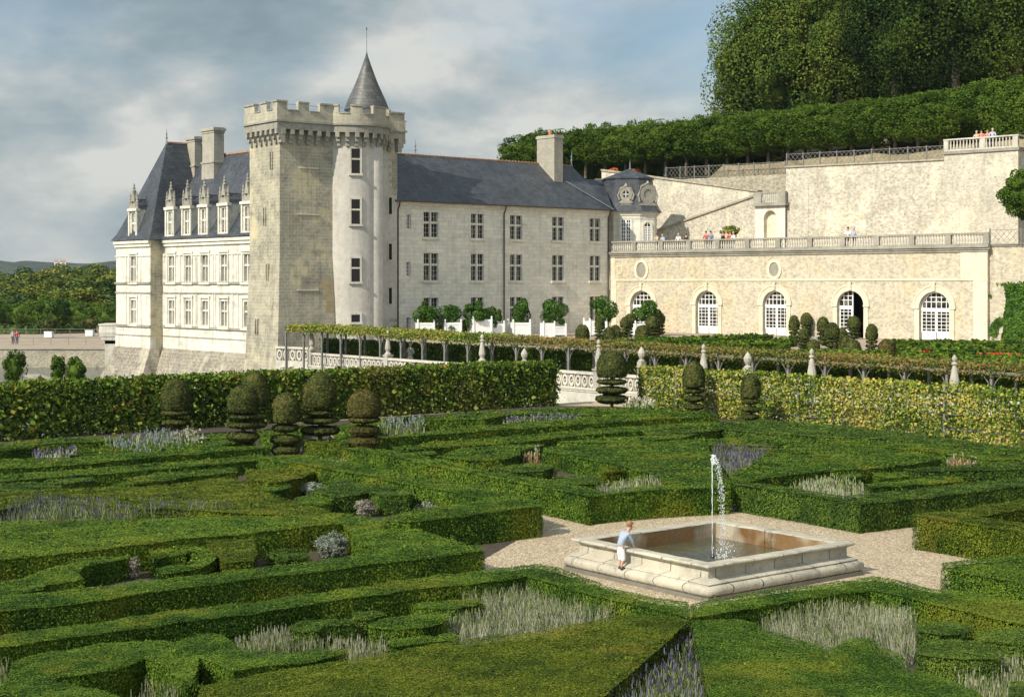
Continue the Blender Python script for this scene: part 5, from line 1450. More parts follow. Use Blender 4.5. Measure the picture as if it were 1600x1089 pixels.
c0, c1, c2 = ar.px(1228, YC), ar.px(1476, YC), ar.px(1591, YC)
ztC = zc(1228, 262), zc(1476, 250)
e = empty('buttress_wall', (ar.o[0], ar.o[1], 0), ar.rz, 'high cream rubble retaining wall behind the terrace, with weathered grey top', 'wall')
mb = MB(); mb.add([(c0, YC, ZT), (c1, YC, ZT), (c1, YC, ztC[1]), (c0, YC, ztC[0]), (c0, YC + 6, ZT), (c1, YC + 6, ZT), (c1, YC + 6, ztC[1]), (c0, YC + 6, ztC[0])],
                  [(0, 1, 2, 3), (4, 0, 3, 7), (3, 2, 6, 7)]); mb.build('wall', M['rubble2'], e)
mb = MB()
zj = ar.px(1264, YC)
mb.box(c0 + .02, zj, YC - .06, YC, ZT, ztC[0] - 1.6); mb.build('buttress', M['rubble2'], e)
mb = MB(); mb.bar((c0 - .05, YC + .1, ztC[0] + .04), (c1, YC + .1, ztC[1] + .04), .5, .14); mb.build('coping', M['rubble3'], e)
lattice('grey lattice fence on top of the high cream wall', ar, c0, c1, YC + .15, lambda x: ztC[0] + (ztC[1] - ztC[0]) * (x - c0) / (c1 - c0) + .1, 1.15, npost=9)
YD = YC - .7
d0, d1 = ar.px(1475, YD), ar.px(1591, YD)
ztD = zc(1530, 234, YD)
e = empty('bastion_wall', (ar.o[0], ar.o[1], 0), ar.rz, 'high cream bastion at the right carrying a balustrade with visitors', 'wall')
mb = MB(); mb.box(d0, d1, YD, YD + 9, ZT, ztD - .25); mb.build('wall', M['rubble2'], e)
mb = MB(); mb.box(d0 - .15, d1 + .15, YD - .15, YD + 9, ztD - .25, ztD); mb.build('cornice', M['greystone'], e)
bb = empty('bastion_balustrade', (ar.o[0], ar.o[1], 0), ar.rz, 'short stone balustrade on the bastion at the upper right', 'balustrade')
MB().box(d0, d1, YD - .02, YD + .22, ztD, ztD + .14).build('plinth', M['balus'], bb)
MB().box(d0 - .05, d1 + .05, YD - .06, YD + .26, ztD + .95, ztD + 1.08).build('rail', M['balus'], bb)
MB().box(d1 - .22, d1 + .02, YD + .26, YD + 7, ztD + .95, ztD + 1.08).build('rail', M['balus'], bb)
for x in (d0 + .2, (d0 + d1) / 2 + .2, d1 - .25): MB().box(x - .22, x + .22, YD - .03, YD + .23, ztD + .142, ztD + .948).build('pier', M['balus'], bb)
nb_ = 20
for k in range(nb_):
    x = d0 + .6 + (d1 - d0 - 1.1) * k / (nb_ - 1)
    if abs(x - (d0 + d1) / 2 - .2) < .3: continue
    c = bpy.data.objects.new('baluster', bm0.data); COL.objects.link(c); c.parent = bb; c.location = (x, YD + .1, ztD + .13); c.scale = (1, 1, 1.1)
# stone return beyond the bastion, right edge
# white niche pavilion
n0, n1 = ar.px(1180, YC - .4), ar.px(1227, YC - .4); zn = zc(1200, 322, YC - .4)
e = empty('niche_pavilion', (ar.o[0], ar.o[1], 0), ar.rz, 'white stone pier with a round-headed niche and small balcony, left of the high wall', 'building')
YN = YC - .4
na, nb2 = ar.px(1193.5, YN), ar.px(1213, YN); zt2 = zc(1203, 329, YN)
mb = MB(); mb.wall(n0, n1, ZT, zn, YN, [(na, nb2, ZT, zt2, zt2 - (nb2 - na) / 2)], .5)
mb.add([(n0, YN, ZT), (n0, YN, zn), (n0, YN + 3, zn), (n0, YN + 3, ZT)], [(0, 1, 2, 3)]); mb.build('wall', M['white'], e)
MB().box(na - .02, nb2 + .02, YN + .5, YN + .52, ZT, zt2 + .02).build('niche_back', M['trim'], e)
mb = MB(); mb.box(n0 - .25, n1 + .25, YN - .35, YN + 3, zn, zn + .28); mb.build('cornice', M['greystone'], e)
zq = zc(1203, 300, YN)
mb = MB(); mb.box(n0 - .1, ar.px(1191, YN), YN - .15, YN + .2, zn + .28, zq); mb.box(ar.px(1216, YN), n1 + .1, YN - .15, YN + .2, zn + .28, zq)
mb.box(ar.px(1191, YN), ar.px(1216, YN), YN - .12, YN + .16, zq - .16, zq - .02); mb.build('parapet', M['greystone'], e)
for k in range(8):
    x = ar.px(1191, YN) + (ar.px(1216, YN) - ar.px(1191, YN)) * (k + .5) / 8
    c = bpy.data.objects.new('baluster', bm0.data); COL.objects.link(c); c.parent = e; c.location = (x, YN, zn + .28); c.scale = (1, 1, (zq - zn - .44) / .74)
# stair wall with rising coping
YS = YC + .6
s0, s1 = ar.px(1018, YS), ar.px(1182, YS)
za, zb2 = zc(1023, 364, YS), zc(1180, 306, YS)
e = empty('stair_wall', (ar.o[0], ar.o[1], 0), ar.rz, 'buff wall with a diagonal rising stone coping behind the terrace', 'wall')
mb = MB(); mb.prism([(s0, YS), (s1, YS), (s1, YS + .5), (s0, YS + .5)], ZT, za)
mb = MB(); mb.add([(s0, YS, ZT), (s1, YS, ZT), (s1, YS, zb2), (s0, YS, za), (s0, YS + .5, ZT), (s1, YS + .5, ZT), (s1, YS + .5, zb2), (s0, YS + .5, za)], [(0, 1, 2, 3), (7, 6, 5, 4), (3, 2, 6, 7), (4, 0, 3, 7), (1, 5, 6, 2)])
mb.build('wall', M['rubble2'], e)
mb = MB(); mb.bar((s0, YS + .2, za + .08), (s1 + .1, YS + .2, zb2 + .08), .75, .18); mb.build('coping', M['rubble3'], e)
# pale wall above it, coping falling to the right
YA = YC + 1.8
a0, a1 = ar.px(940, YA), ar.px(1184, YA)
zA0, zA1 = zc(1015, 277, YA), zc(1182, 300, YA)
zA00 = zA0 + (zA0 - zA1) / (a1 - ar.px(1015, YA)) * (ar.px(1015, YA) - a0)
e = empty('ramp_wall', (ar.o[0], ar.o[1], 0), ar.rz, 'smooth pale wall with coping falling to the right, above the diagonal stair wall', 'wall')
mb = MB(); mb.add([(a0, YA, ZT), (a1 + 8, YA, ZT), (a1 + 8, YA, zA1 - 1), (a1, YA, zA1), (a0, YA, zA00), (a0, YA + .6, zA00), (a1, YA + .6, zA1)], [(0, 1, 2, 3, 4), (4, 3, 6, 5)])
mb.build('wall', M['rubble2'], e)
mb = MB(); mb.bar((a0, YA + .25, zA00 + .06), (a1 + .1, YA + .25, zA1 + .06), .8, .18); mb.build('coping', M['rubble3'], e)
# grey wall behind, with lattice fence
YB = YC + 2.8
b0, b1 = ar.px(1000, YB), ar.px(1236, YB)
zB0, zB1 = zc(1040, 281, YB), zc(1228, 273, YB)
e = empty('upper_wall', (ar.o[0], ar.o[1], 0), ar.rz, 'grey rubble wall below the lime avenue, left of the high wall', 'wall')
mb = MB(); mb.add([(b0, YB, ZT), (b1 + 3, YB, ZT), (b1 + 3, YB, zB1), (b0, YB, zB0)], [(0, 1, 2, 3)]); mb.build('wall', M['rubble3'], e)
MB().bar((b0, YB + .2, zB0), (b1 + 3, YB + .2, zB1), .5, .16)
lattice('grey lattice fence below the lime trees, left of the high wall', ar, ar.px(1040, YB), ar.px(1226, YB), YB + .1, lambda x: zB0 + (zB1 - zB0) * (x - b0) / (b1 - b0) + .1, 1.15, npost=8)

# ---------------------------------------------------------------- hillside
gx = np.linspace(-32, 130, 82); gy = np.concatenate([np.linspace(YC + 2.5, 60, 40), np.linspace(66, 260, 24)])
GX, GY = np.meshgrid(gx, gy)


def hillz(x, y):
    b_ = 18.6 + 1.3 * np.clip(x / 45, -1, 1.6)
    z = np.where(y < 17.5, b_, b_ + np.clip(y - 17.5, 0, 14) * .25)
    z = z + np.clip(y - 30, 0, 200) * .20
    fall = np.clip((x + 14) / 18, 0, 1)
    return np.where(x < 4, 1.0 + (z - 1.0) * fall ** .7, z)


hzv = hillz(GX, GY) + .35 * wav(np.column_stack([GX.ravel(), GY.ravel()]), 2, .4).reshape(GX.shape)
front = (GX < ar.px(1236, YB)) & (GY < YB + .5)
hzv = np.where(front, ZT - .2, hzv)
hzv = np.where((GY < YC + 6) & (GX > c0 - 1), ztC[0] - .15, hzv)
hzv = np.where((GX > c1 + .2) & (GY < YC + 8), ztD - .05, hzv)
Pw = ar.o + GX.ravel()[:, None] * ar.d + GY.ravel()[:, None] * ar.n
vv = np.column_stack([Pw, hzv.ravel()])
ny, nx = GX.shape
idx = np.arange(nx * ny).reshape(ny, nx)
ff = np.stack([idx[:-1, :-1].ravel(), idx[:-1, 1:].ravel(), idx[1:, 1:].ravel(), idx[1:, :-1].ravel()], 1)
tag(link('hillside', mesh_np('hillside', [(vv, ff, 0)]), M['bank']), kind='structure')

# ---------------------------------------------------------------- lime avenue (clipped trees in a row)
variants = []
for i in range(5):
    t = empty('lime_tree', (0, 0, -50))
    link('crown', mesh_np('crown', crown((0, 0, 4.35), (2.7, 2.7, 3.25), .13, 24000, seed=40 + i, clumps=110, box=.55, inner=.60, clump_r=.24)), M['lime'], t)
    MB().tube([(0, 0, -1), (.03, 0, 1.2), (0, .05, 3)], [.17, .14, .10], 7).build('trunk', M['bark'], t)
    variants.append(t)
used = 0
row = []
tl = [(822, 272, 212), (853, 272, 205), (884, 271, 203), (915, 270, 200), (946, 270, 198), (977, 269, 197), (1008, 268, 191), (1040, 266, 188), (1072, 265, 186), (1104, 263, 184), (1136, 262, 180),
      (1168, 258, 178), (1200, 252, 174), (1232, 249, 171), (1264, 247, 168), (1297, 245, 164), (1330, 243, 161), (1364, 242, 157), (1398, 239, 152), (1434, 237, 147), (1470, 235, 143)]
desc = ['first', 'second', 'third', 'fourth', 'fifth', 'sixth', 'seventh', 'eighth', 'ninth', 'tenth', 'eleventh', 'twelfth', 'thirteenth', 'fourteenth', 'fifteenth', 'sixteenth', 'seventeenth', 'eighteenth', 'nineteenth', 'twentieth', 'twenty-first']


def plant(x, y, zb_, ht, wd, label, grp, k, name=None):
    global used
    src = variants[k % 5]
    if used < 5: o = src if src.location.z < -40 else copy_tree(src)
    else: o = copy_tree(src)
    if src.location.z < -40 and o is src: used += 1
    p = ar.w(x, y)
    o.location = (p[0], p[1], zb_); o.rotation_euler = (0, 0, (k * 37 % 60) / 60 * .5 + ar.rz)
    o.scale = (wd / 5.2, wd / 5.2, ht / 7.6)
    tag(o, label, 'tree', grp)
    return o


rowY = 16.5
for i, (px, yb, yt) in enumerate(tl):
    x = ar.px(px, rowY); z0 = ar.pz(px, yb, rowY); z1 = ar.pz(px, yt, rowY)
    plant(x, rowY, z0, z1 - z0, 6.3, f'clipped lime tree, {desc[i]} from the left in the front row of the hillside avenue', 'clipped lime trees of the hillside avenue', i)
for i in range(19):
    px = 850 + i * 34; yt = np.interp(px, [850, 1000, 1200, 1400, 1500], [203, 190, 172, 150, 138])
    x = ar.px(px, rowY + 6); z0 = float(hillz(np.array(x), np.array(rowY + 6.0))); z1 = ar.pz(px, yt, rowY + 6)
    if z1 - z0 < 4: z0 = z1 - 7
    plant(x, rowY + 6, z0, z1 - z0, 5.2, f'clipped lime tree in the back row of the hillside avenue, {desc[i]} from the left', 'clipped lime trees of the hillside avenue', i + 2)
for i, (px, yt) in enumerate([(1492, 141), (1520, 133), (1550, 127), (1582, 124), (1612, 122)]):
    yy = 20.0
    x = ar.px(px, yy); z0 = ztD - .1; z1 = ar.pz(px, yt, yy)
    plant(x, yy, z0 + .2, z1 - z0, 5.6, f'taller clipped lime tree behind the bastion balustrade, {desc[i]} from the left', 'taller clipped limes behind the bastion', i + 3)
# rounded clipped tree at the right edge, standing on the terrace
x, y = ar.px(1603, 4.0), 4.0
p = ar.w(x, y)
e = empty('clipped_tree', (p[0], p[1], ZT), 0, 'rounded clipped tree cut by the right picture edge, in front of the cream wall', 'tree')
zt1 = ar.pz(1600, 262, y); zt0 = ar.pz(1600, 346, y)
rr = (zt1 - zt0) / 2
link('crown', mesh_np('crown', crown((0, 0, (zt0 + zt1) / 2 - ZT), (rr * .98, rr * .98, rr), .13, 13000, seed=77, clumps=54, inner=.66, clump_r=.26)), M['lime'], e)
MB().tube([(0, 0, 0), (0, 0, zt0 - ZT + .5)], [.14, .1], 7).build('trunk', M['bark'], e)

# ---------------------------------------------------------------- woodland behind
wv_ = []
for i in range(5):
    t = empty('woodland_tree', (0, 0, -90))
    parts = crown((0, 0, 13), (6.6, 6.6, 9.5), .20, 62000, seed=60 + i, clumps=95, inner=.40, clump_r=.30, low=-.8, jit=.6)
    link('crown', mesh_np('crown', parts), M['oak'], t)
    mb = MB(); mb.tube([(0, 0, -2), (.2, 0, 5), (0, .2, 11), (.3, 0, 16)], [.55, .42, .3, .12], 8)
    for k in range(6):
        a = k * 1.1 + i
        mb.tube([(0, 0, 6 + k), (1.8 * cos(a), 1.8 * sin(a), 8.5 + k), (4.2 * cos(a), 4.2 * sin(a), 11 + k)], [.2, .13, .05], 5)
    mb.build('trunk', M['bark'], t)
    wv_.append(t)
WT = [(1206, 34, 24, 1.12, 'tall woodland tree on the left edge of the wood, with sky showing through'), (1240, 48, 30, 1.4, 'woodland tree reaching the top of the picture, second from the left'),
      (1232, 37, 22, 1.15, 'woodland tree above the middle of the avenue'), (1262, 48, 27, 1.1, 'light-topped woodland tree right of the second one'), (1310, 36, 22, .95, 'woodland tree above the fifteenth lime'),
      (1352, 50, 28, 1.15, 'broad woodland tree in the centre of the wood'), (1400, 36, 22, 1.0, 'woodland tree behind the right part of the avenue'), (1448, 48, 28, 1.15, 'tall woodland tree right of centre'),
      (1494, 35, 23, 1.0, 'woodland tree above the bastion'), (1540, 48, 29, 1.15, 'tall woodland tree above the visitors on the bastion'), (1588, 36, 24, 1.0, 'woodland tree at the right edge, lower'),
      (1632, 46, 30, 1.15, 'woodland tree cut by the right edge, upper'), (1235, 62, 36, 1.15, 'background woodland tree on the left'), (1330, 64, 36, 1.2, 'background woodland tree in the middle'), (1430, 64, 36, 1.2, 'background woodland tree right of the middle'), (1530, 62, 36, 1.2, 'background woodland tree at the right'), (1190, 62, 30, 1.0, 'background woodland tree filling behind the leftmost ones')]
for i, (px, y, zt, s, lb) in enumerate(WT):
    x = ar.px(px, y); p = ar.w(x, y)
    z0 = float(hillz(np.array(x), np.array(float(y))))
    o = wv_[i] if i < 5 else copy_tree(wv_[i % 5])
    o.location = (p[0], p[1], z0); o.rotation_euler = (0, 0, i * 1.3); o.scale = (s, s, s)
    tag(o, lb, 'tree', 'woodland trees on the hilltop')
for i in range(10):
    px = 1200 + i * 45; y = 44 + (i * 5) % 9
    x = ar.px(px, y); p = ar.w(x, y)
    o = copy_tree(wv_[(i * 2 + 1) % 5]); s = .62 + .06 * (i % 3)
    o.location = (p[0], p[1], float(hillz(np.array(x), np.array(float(y)))) - 2.2); o.rotation_euler = (0, 0, i * 2.1); o.scale = (s, s, s)
    tag(o, f'low understorey tree between the trunks of the wood, {desc[i]} from the left', 'tree', 'understorey trees on the hilltop')

# ---------------------------------------------------------------- keep tower
tw = Fr(at(437, 122.0), V)
et = empty('keep_tower', (tw.o[0], tw.o[1], 0), tw.rz, 'weathered medieval keep with battlements, rounded turret side and pointed slate roof', 'building')
DC, DR = np.array([7.4, 1.6]), 2.95
zpar = 19.9
zcb = 18.3


def drum_arc(R, a0, a1, n=22): return [(DC[0] + R * cos(a), DC[1] + R * sin(a)) for a in np.linspace(a0, a1, n)]


# square corner block with battered foot
mb = MB()
lv = [(-2.5, -.75), (1.2, -.38), (5.5, -.18), (9, 0), (zcb + 1.4, 0)]
for (za, oa), (zb_, ob) in zip(lv[:-1], lv[1:]):
    A = [(oa, oa), (4.95, oa), (4.95, 9), (oa, 9)]; B = [(ob, ob), (4.95, ob), (4.95, 9), (ob, 9)]
    A[2:] = [(4.95, 5.0), (oa, 5.0)]; B[2:] = [(4.95, 5.0), (ob, 5.0)]
    mb.prism(A, za, zb_, B, cap=False)
mb.mi = 0
mb.build('wall', M['tower'], et)
MB().box(4.0, 4.93, -.42, .05, -.3, 9.3).build('patched_strip', M['tower'], et) if False else None
# rendered drum
mb = MB(); mb.lathe([(DR + .12, -2.5), (DR, 3), (DR, zcb + 1.4)], (DC[0], DC[1], 0), 64, cap=False)
mb.build('round_wall', M['render'], et, True)
# narrow stair bulge in the drum
ba = radians(-78); bc = (DC[0] + (DR - .75) * cos(radians(-62)), DC[1] + (DR - .75) * sin(radians(-62)))
mb = MB(); mb.lathe([(1.0, -2.5), (1.0, zcb - .3), (.8, zcb)], (bc[0], bc[1], 0), 32, cap=False); mb.build('stair_bulge', M['render'], et, True)
# rear block beside the cream wing
T1 = 12.25
mb = MB(); mb.box(4.9, T1, 1.5, 9, -2.5, zcb + 1.4)
mb.build('rear_wall', M['render'], et)
mb = MB()
for i in range(24):
    z = 14.4 + i * .32 if i < 12 else 3 + (i - 12) * .5
    if i < 14: MB().box(T1 - (.75 if i % 2 else .5), T1 + .02, 1.47, 1.52, z, z + .30).build('quoin', M['tower'], et)
# masonry ledge and panels on the corner block
for b6 in ((1.75, 3.6, -.05, .0, 16.1, 16.22), (1.6, 3.6, -.06, .0, 12.35, 12.44), (1.5, 3.5, -.21, -.1, 6.2, 6.32)): MB().box(*b6).build('ledge', M['trim'], et)
m_or = stone('orange_lichen_stone', (0.40, 0.30, 0.16), (0.44, 0.38, 0.25), (0.55, 0.27, 0.02), (0.5, 0.42, 0.28), .6, sfac=.3)
def oz(z): return -float(np.interp(z, [-2.5, 1.2, 5.5, 9], [.75, .38, .18, 0])) - .006
mb = MB()
for (za, zb_, xa, xb) in ((4.4, 5.5, 4.05, 4.3), (5.5, 6.3, 3.9, 4.05), (6.3, 7.2, 3.75, 3.9)): mb.add([(xa, oz(za), za), (4.94, oz(za), za), (4.94, oz(zb_), zb_), (xb if zb_ < 7 else 3.75, oz(zb_), zb_)], [(0, 1, 2, 3)])
mb.build('stained_patch', m_or, et)

# parapet path: back left, corner block, drum, rear block
g = .55


def path(o):
    pts = [(-o, 5.0), (-o, -o), (4.95 + o * .6, -o)]
    R = DR + o
    # join the square front to the drum
    a0 = -pi / 2 - math.acos(max(-1, min(1, (DC[1] + o) / R)))
    a1 = math.asin(max(-1, min(1, (1.5 - o - DC[1]) / R)))
    pts[2] = (DC[0] + R * cos(a0), -o)
    pts += drum_arc(R, a0, a1, 26)[1:]
    pts += [(T1 + o, 1.5 - o), (T1 + o, 9)]
    return pts


def resample(o, n=360):
    p = np.array(path(o)); d = np.r_[0, np.cumsum(np.linalg.norm(np.diff(p, axis=0), axis=1))]
    return p, d


PO, DO = resample(g)
TOT = DO[-1]


def P_at(s): return np.array([np.interp(s, DO, PO[:, 0]), np.interp(s, DO, PO[:, 1])])


def N_at(s):
    e = .02; d = P_at(min(s + e, TOT)) - P_at(max(s - e, 0)); d /= np.linalg.norm(d) + 1e-9
    return np.array([d[1], -d[0]])


def strip(mb, s0, s1, z0, z1, oo, oi):
    """curved wall piece along the parapet between outer offset oo and inner oi"""
    brk = [s0] + [float(q) for q in DO if s0 + .03 < q < s1 - .03] + [s1]
    outer, inner = [], []
    for j, s in enumerate(brk):
        p = P_at(s)
        if 0 < j < len(brk) - 1:
            n1_, n2_ = N_at(s - .05), N_at(s + .05); n_ = (n1_ + n2_); n_ = n_ / (n_ @ n_) * 2
        else: n_ = N_at(s + (.03 if j == 0 else -.03))
        outer.append(tuple(p + n_ * oo)); inner.append(tuple(p - n_ * oi))
    mb.prism(outer + inner[::-1], z0, z1)


def clean(poly): return poly


mb = MB(); strip(mb, 0, TOT, zpar - .02, zpar + .75, -.02, .38); par = mb.build('parapet', M['parapet'], et)
mb = MB(); strip(mb, 0, TOT, zpar - .18, zpar - .022, .10, .5); strip(mb, 0, TOT, zpar - .75, zpar - .182, -.03, .75); mb.build('string_course', M['greystone'], et)
mb = MB()
nbr = int(TOT / .82)
for i in range(nbr):
    s = (i + .5) * TOT / nbr
    for (dz0, dz1, out) in ((-1.15, -.75, .0), (-1.5, -1.15, .20), (-1.85, -1.5, .38)):
        strip(mb, s - .17, s + .17, zpar + dz0, zpar + dz1, .02 - out, .75)
mb.build('corbels', M['greystone'], et)
strip_s = 0.0
i = 0
mlen = [1.25, .75]
s = .1
while s < TOT - .5:
    L = 1.7 if i % 2 == 0 else 1.0
    e_ = min(s + L, TOT)
    # keep merlons straight over corners
    mb = MB(); strip(mb, s, e_, zpar + .752, zpar + 1.38, -.02, .36)
    mer = mb.build('merlon', M['parapet'], et)
    mb = MB(); strip(mb, s, e_, zpar + 1.382, zpar + 1.52, .07, .45); mb.build('merlon_cap', M['greystone'], mer)
    mb = MB(); strip(mb, e_ + .05, min(e_ + .95, TOT), zpar + .752, zpar + .83, .05, .42); mb.build('crenel_sill', M['greystone'], et)
    s = e_ + 1.0; i += 1
MB().prism(ccw([tuple(q) for q in np.array(path(0.2))]) , zpar + .2, zpar + .3).build('roof_deck', M['lead'], et)
# windows of the drum
def drum_px(px):
    """angle on the drum seen at a photo column"""
    best = None
    for a in np.linspace(-pi * .95, -.1, 900):
        p = tw.w(DC[0] + DR * cos(a), DC[1] + DR * sin(a))
        q = CX + F * p[0] / p[1]
        if best is None or abs(q - px) < best[0]: best = (abs(q - px), a, p)
    return best[1], best[2]


aW, pW = drum_px(555.5)
for (y0, y1) in ((233, 271), (312, 350), (404, 440), (492, 503)):
    z1, z0 = hz(y0, pW[1]), hz(y1, pW[1])
    q = Fr((DC[0] + DR * cos(aW), DC[1] + DR * sin(aW)), (-sin(aW), cos(aW)))
    mb = MB(); w2 = .36
    def bx(x0, x1, y0_, y1_, za_, zb__):
        mb.prism([tuple(q.o + q.d * x + q.n * y) for x, y in ((x0, y0_), (x1, y0_), (x1, y1_), (x0, y1_))], za_, zb__)
    # q.n points inwards
    bx(-w2 - .16, -w2, -.06, .2, z0 - .02, z1 + .02); bx(w2, w2 + .16, -.06, .2, z0 - .02, z1 + .02); bx(-w2 - .16, w2 + .16, -.06, .2, z1 + .022, z1 + .2)
    bx(-w2 - .22, w2 + .22, -.16, .2, z0 - .2, z0 - .022)
    if z1 - z0 > 1: bx(-w2, w2, -.04, .12, z0 + (z1 - z0) * .55, z0 + (z1 - z0) * .55 + .14)
    wn = mb.build('window', M['balus'], et)
    mb = MB(); mb.add([tuple(q.o + q.d * x + q.n * -.03) + (z,) for x, z in ((-w2, z0), (w2, z0), (w2, z1), (-w2, z1))], [(0, 1, 2, 3)]); mb.build('pane', M['dark'], wn)  # near-black sheet on the surface, painted as the shaded opening
for (y0, y1) in ((309, 335), (381, 406), (450, 475)):
    xs0, xs1 = tw.px(607, 1.5), tw.px(612, 1.5)
    z1, z0 = tw.pz(609, y0, 1.5), tw.pz(609, y1, 1.5)
    mb = MB(); mb.box(xs0 - .14, xs0, 1.44, 1.52, z0, z1); mb.box(xs1, xs1 + .14, 1.44, 1.52, z0, z1); mb.box(xs0 - .14, xs1 + .14, 1.43, 1.52, z0 - .14, z0 - .002); mb.box(xs0 - .14, xs1 + .14, 1.43, 1.52, z1 + .002, z1 + .14)
    wn = mb.build('window', M['balus'], et)
    MB().add([(xs0, 1.49, z0), (xs1, 1.49, z0), (xs1, 1.49, z1), (xs0, 1.49, z1)], [(0, 1, 2, 3)]).build('pane', M['dark'], wn)  # flat dark sheet in place of a shaded recess
# arrow slits on the left face
for (yy, py0, py1, off) in ((1.3, 240, 262, 0), (2.4, 326, 350, 0), (1.8, 414, 436, -.1), (3.2, 500, 520, -.3)):
    p = tw.w(off, yy); z1, z0 = hz(py0, p[1]), hz(py1, p[1])
    mb = MB(); mb.box(off - .13, off + .05, yy - .22, yy - .08, z0 - .1, z1 + .1); mb.box(off - .13, off + .05, yy + .08, yy + .22, z0 - .1, z1 + .1)
    sl = mb.build('arrow_slit', M['tower'], et)
    MB().add([(off - .09, yy - .08, z0), (off - .09, yy + .08, z0), (off - .09, yy + .08, z1), (off - .09, yy - .08, z1)], [(0, 3, 2, 1)]).build('pane', M['dark'], sl)  # dark sheet paints the shade inside the slit, no glass here
# watch turret with conical roof
cw = np.array([tw.px(573, 3.4), 3.4])
pc = tw.w(*cw)
k = pc[1] / F
cx_px = CX + F * pc[0] / pc[1]
mb = MB(); mb.lathe([(1.62, zpar + .2), (1.62, hz(172, pc[1])), (1.72, hz(172, pc[1]))], (cw[0], cw[1], 0), 28); mb.build('turret', M['render'], et, True)
zt0_, zt1_ = hz(173, pc[1]), hz(85, pc[1])
rb = 35 * k
mb = MB(); mb.lathe([(rb, zt0_ - .05), (rb + .02, zt0_ + .05), (rb * .86, zt0_ + .8), (rb * .5, zt0_ + (zt1_ - zt0_) * .48), (rb * .25, zt0_ + (zt1_ - zt0_) * .74), (.05, zt1_)], (cw[0], cw[1], 0), 28)
cr_ = mb.build('turret_roof', M['slate2'], et, True)
mb = MB(); mb.lathe([(.12, 0), (.06, .2), (.02, .4), (.018, hz(45, pc[1]) - zt1_), (.05, hz(44, pc[1]) - zt1_), (.05, hz(42, pc[1]) - zt1_), (.01, hz(40, pc[1]) - zt1_)], (cw[0], cw[1], zt1_ - .15), 6); mb.build('lightning_rod', M['iron'], cr_)
mb = MB()
for s0_ in np.arange(1.0, TOT - 1, 2.4): mb.bar((*(P_at(s0_) - N_at(s0_) * .2), zpar + 1.25), (*(P_at(s0_ + 1.8) - N_at(s0_ + 1.8) * .2), zpar + 1.25), .03, .03)
mb.build('safety_rail', M['lead'], et)

# ---------------------------------------------------------------- left wing
p393 = np.array(at(394, 128.0))
mainl = Fr(p393, -U2)          # x increases towards the camera side
# put the origin at the pavilion's far corner
pj = 1.28
lw0 = Fr(p393 - pj * np.array([-mainl.n[0] * -1, -mainl.n[1] * -1]) * 1.0, -U2)
lw0 = Fr(p393 - pj * mainl.n, -U2)
x181 = lw0.px(181.5)
lw = Fr(lw0.w(x181), -U2)
XP = lw.px(235.0)                 # right end of the pavilion front
XE = lw.px(394.5, pj) + 2.0
el = empty('left_wing', (lw.o[0], lw.o[1], 0), lw.rz, 'bright white chateau wing with steep slate roofs and carved dormers, left of the keep', 'building')
ZL = lw.pz(181.5, 377)
z2 = lw.pz(200, 442.5); z3 = lw.pz(200, 508.5); z4 = lw.pz(200, 519)
wl = [(XP * .5 - .05, 0)] if False else []
pav = lw.px(208.5)
mcols = [lw.px(p, pj) for p in (268, 294, 320.5, 350, 386)]
rws = [(lw.pz(209, 440), lw.pz(209, 402)), (lw.pz(209, 505), lw.pz(209, 469))]
hw = .50
mb = MB()
mb.wall(0, XP, 1.2, ZL, 0, [(pav - hw, pav + hw, a, b2) for a, b2 in rws], .3)
mb.wall(XP, XE, 1.2, ZL, pj, [(c - hw, c + hw, a, b2) for c in mcols for a, b2 in rws], .3)
mb.mi = 1
mb.add([(XP, 0, -2.5), (XP, pj, -2.5), (XP, pj, ZL), (XP, 0, ZL)], [(0, 1, 2, 3)])
mb.mi = 0
mb.add([(0, 22, -2.5), (0, 0, -2.5), (0, 0, ZL), (0, 22, ZL)], [(0, 1, 2, 3)]); mb.add([(XE, pj, 0), (XE, 10, 0), (XE, 10, ZL), (XE, pj, ZL)], [(0, 1, 2, 3)])
mb.build('wall', [M['white'], M['tower']], el)
for c, y in [(pav, 0)] + [(m_, pj) for m_ in mcols]:
    for a, b2 in rws:
        cross_window(el, c - hw, c + hw, a, b2, y, 'white', .6, False, .3, 'curtain', (4, 2))
        mb = MB()
        for xx in (c - hw - .34, c + hw + .12): mb.box(xx, xx + .22, y - .09, y, a - .1, b2 + .25)
        mb.box(c - hw - .42, c + hw + .42, y - .13, y, b2 + .252, b2 + .46); mb.box(c - hw - .42, c + hw + .42, y - .16, y, a - .28, a - .102)
        mb.build('window_surround', M['white'], el)
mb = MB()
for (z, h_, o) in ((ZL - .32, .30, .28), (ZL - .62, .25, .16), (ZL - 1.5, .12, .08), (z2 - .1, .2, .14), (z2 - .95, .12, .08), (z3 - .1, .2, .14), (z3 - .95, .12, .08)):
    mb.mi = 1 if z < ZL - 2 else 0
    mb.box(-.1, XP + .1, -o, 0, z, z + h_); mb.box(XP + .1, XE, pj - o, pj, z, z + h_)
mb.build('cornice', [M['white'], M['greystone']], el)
mb = MB()
for c, y in [(pav, 0)] + [(m_, pj) for m_ in mcols]:
    for xx in (c - hw - 1.05, c + hw + .85):
        for (a, b2) in ((z2 + .1, ZL - 1.5), (z3 + .1, z2 - .95)):
            if y == 0 and not (0 < xx < XP - .2): continue
            MB().box(xx, xx + .2, y - .06, y, a, b2 - .002).build('pilaster', M['white'], el)
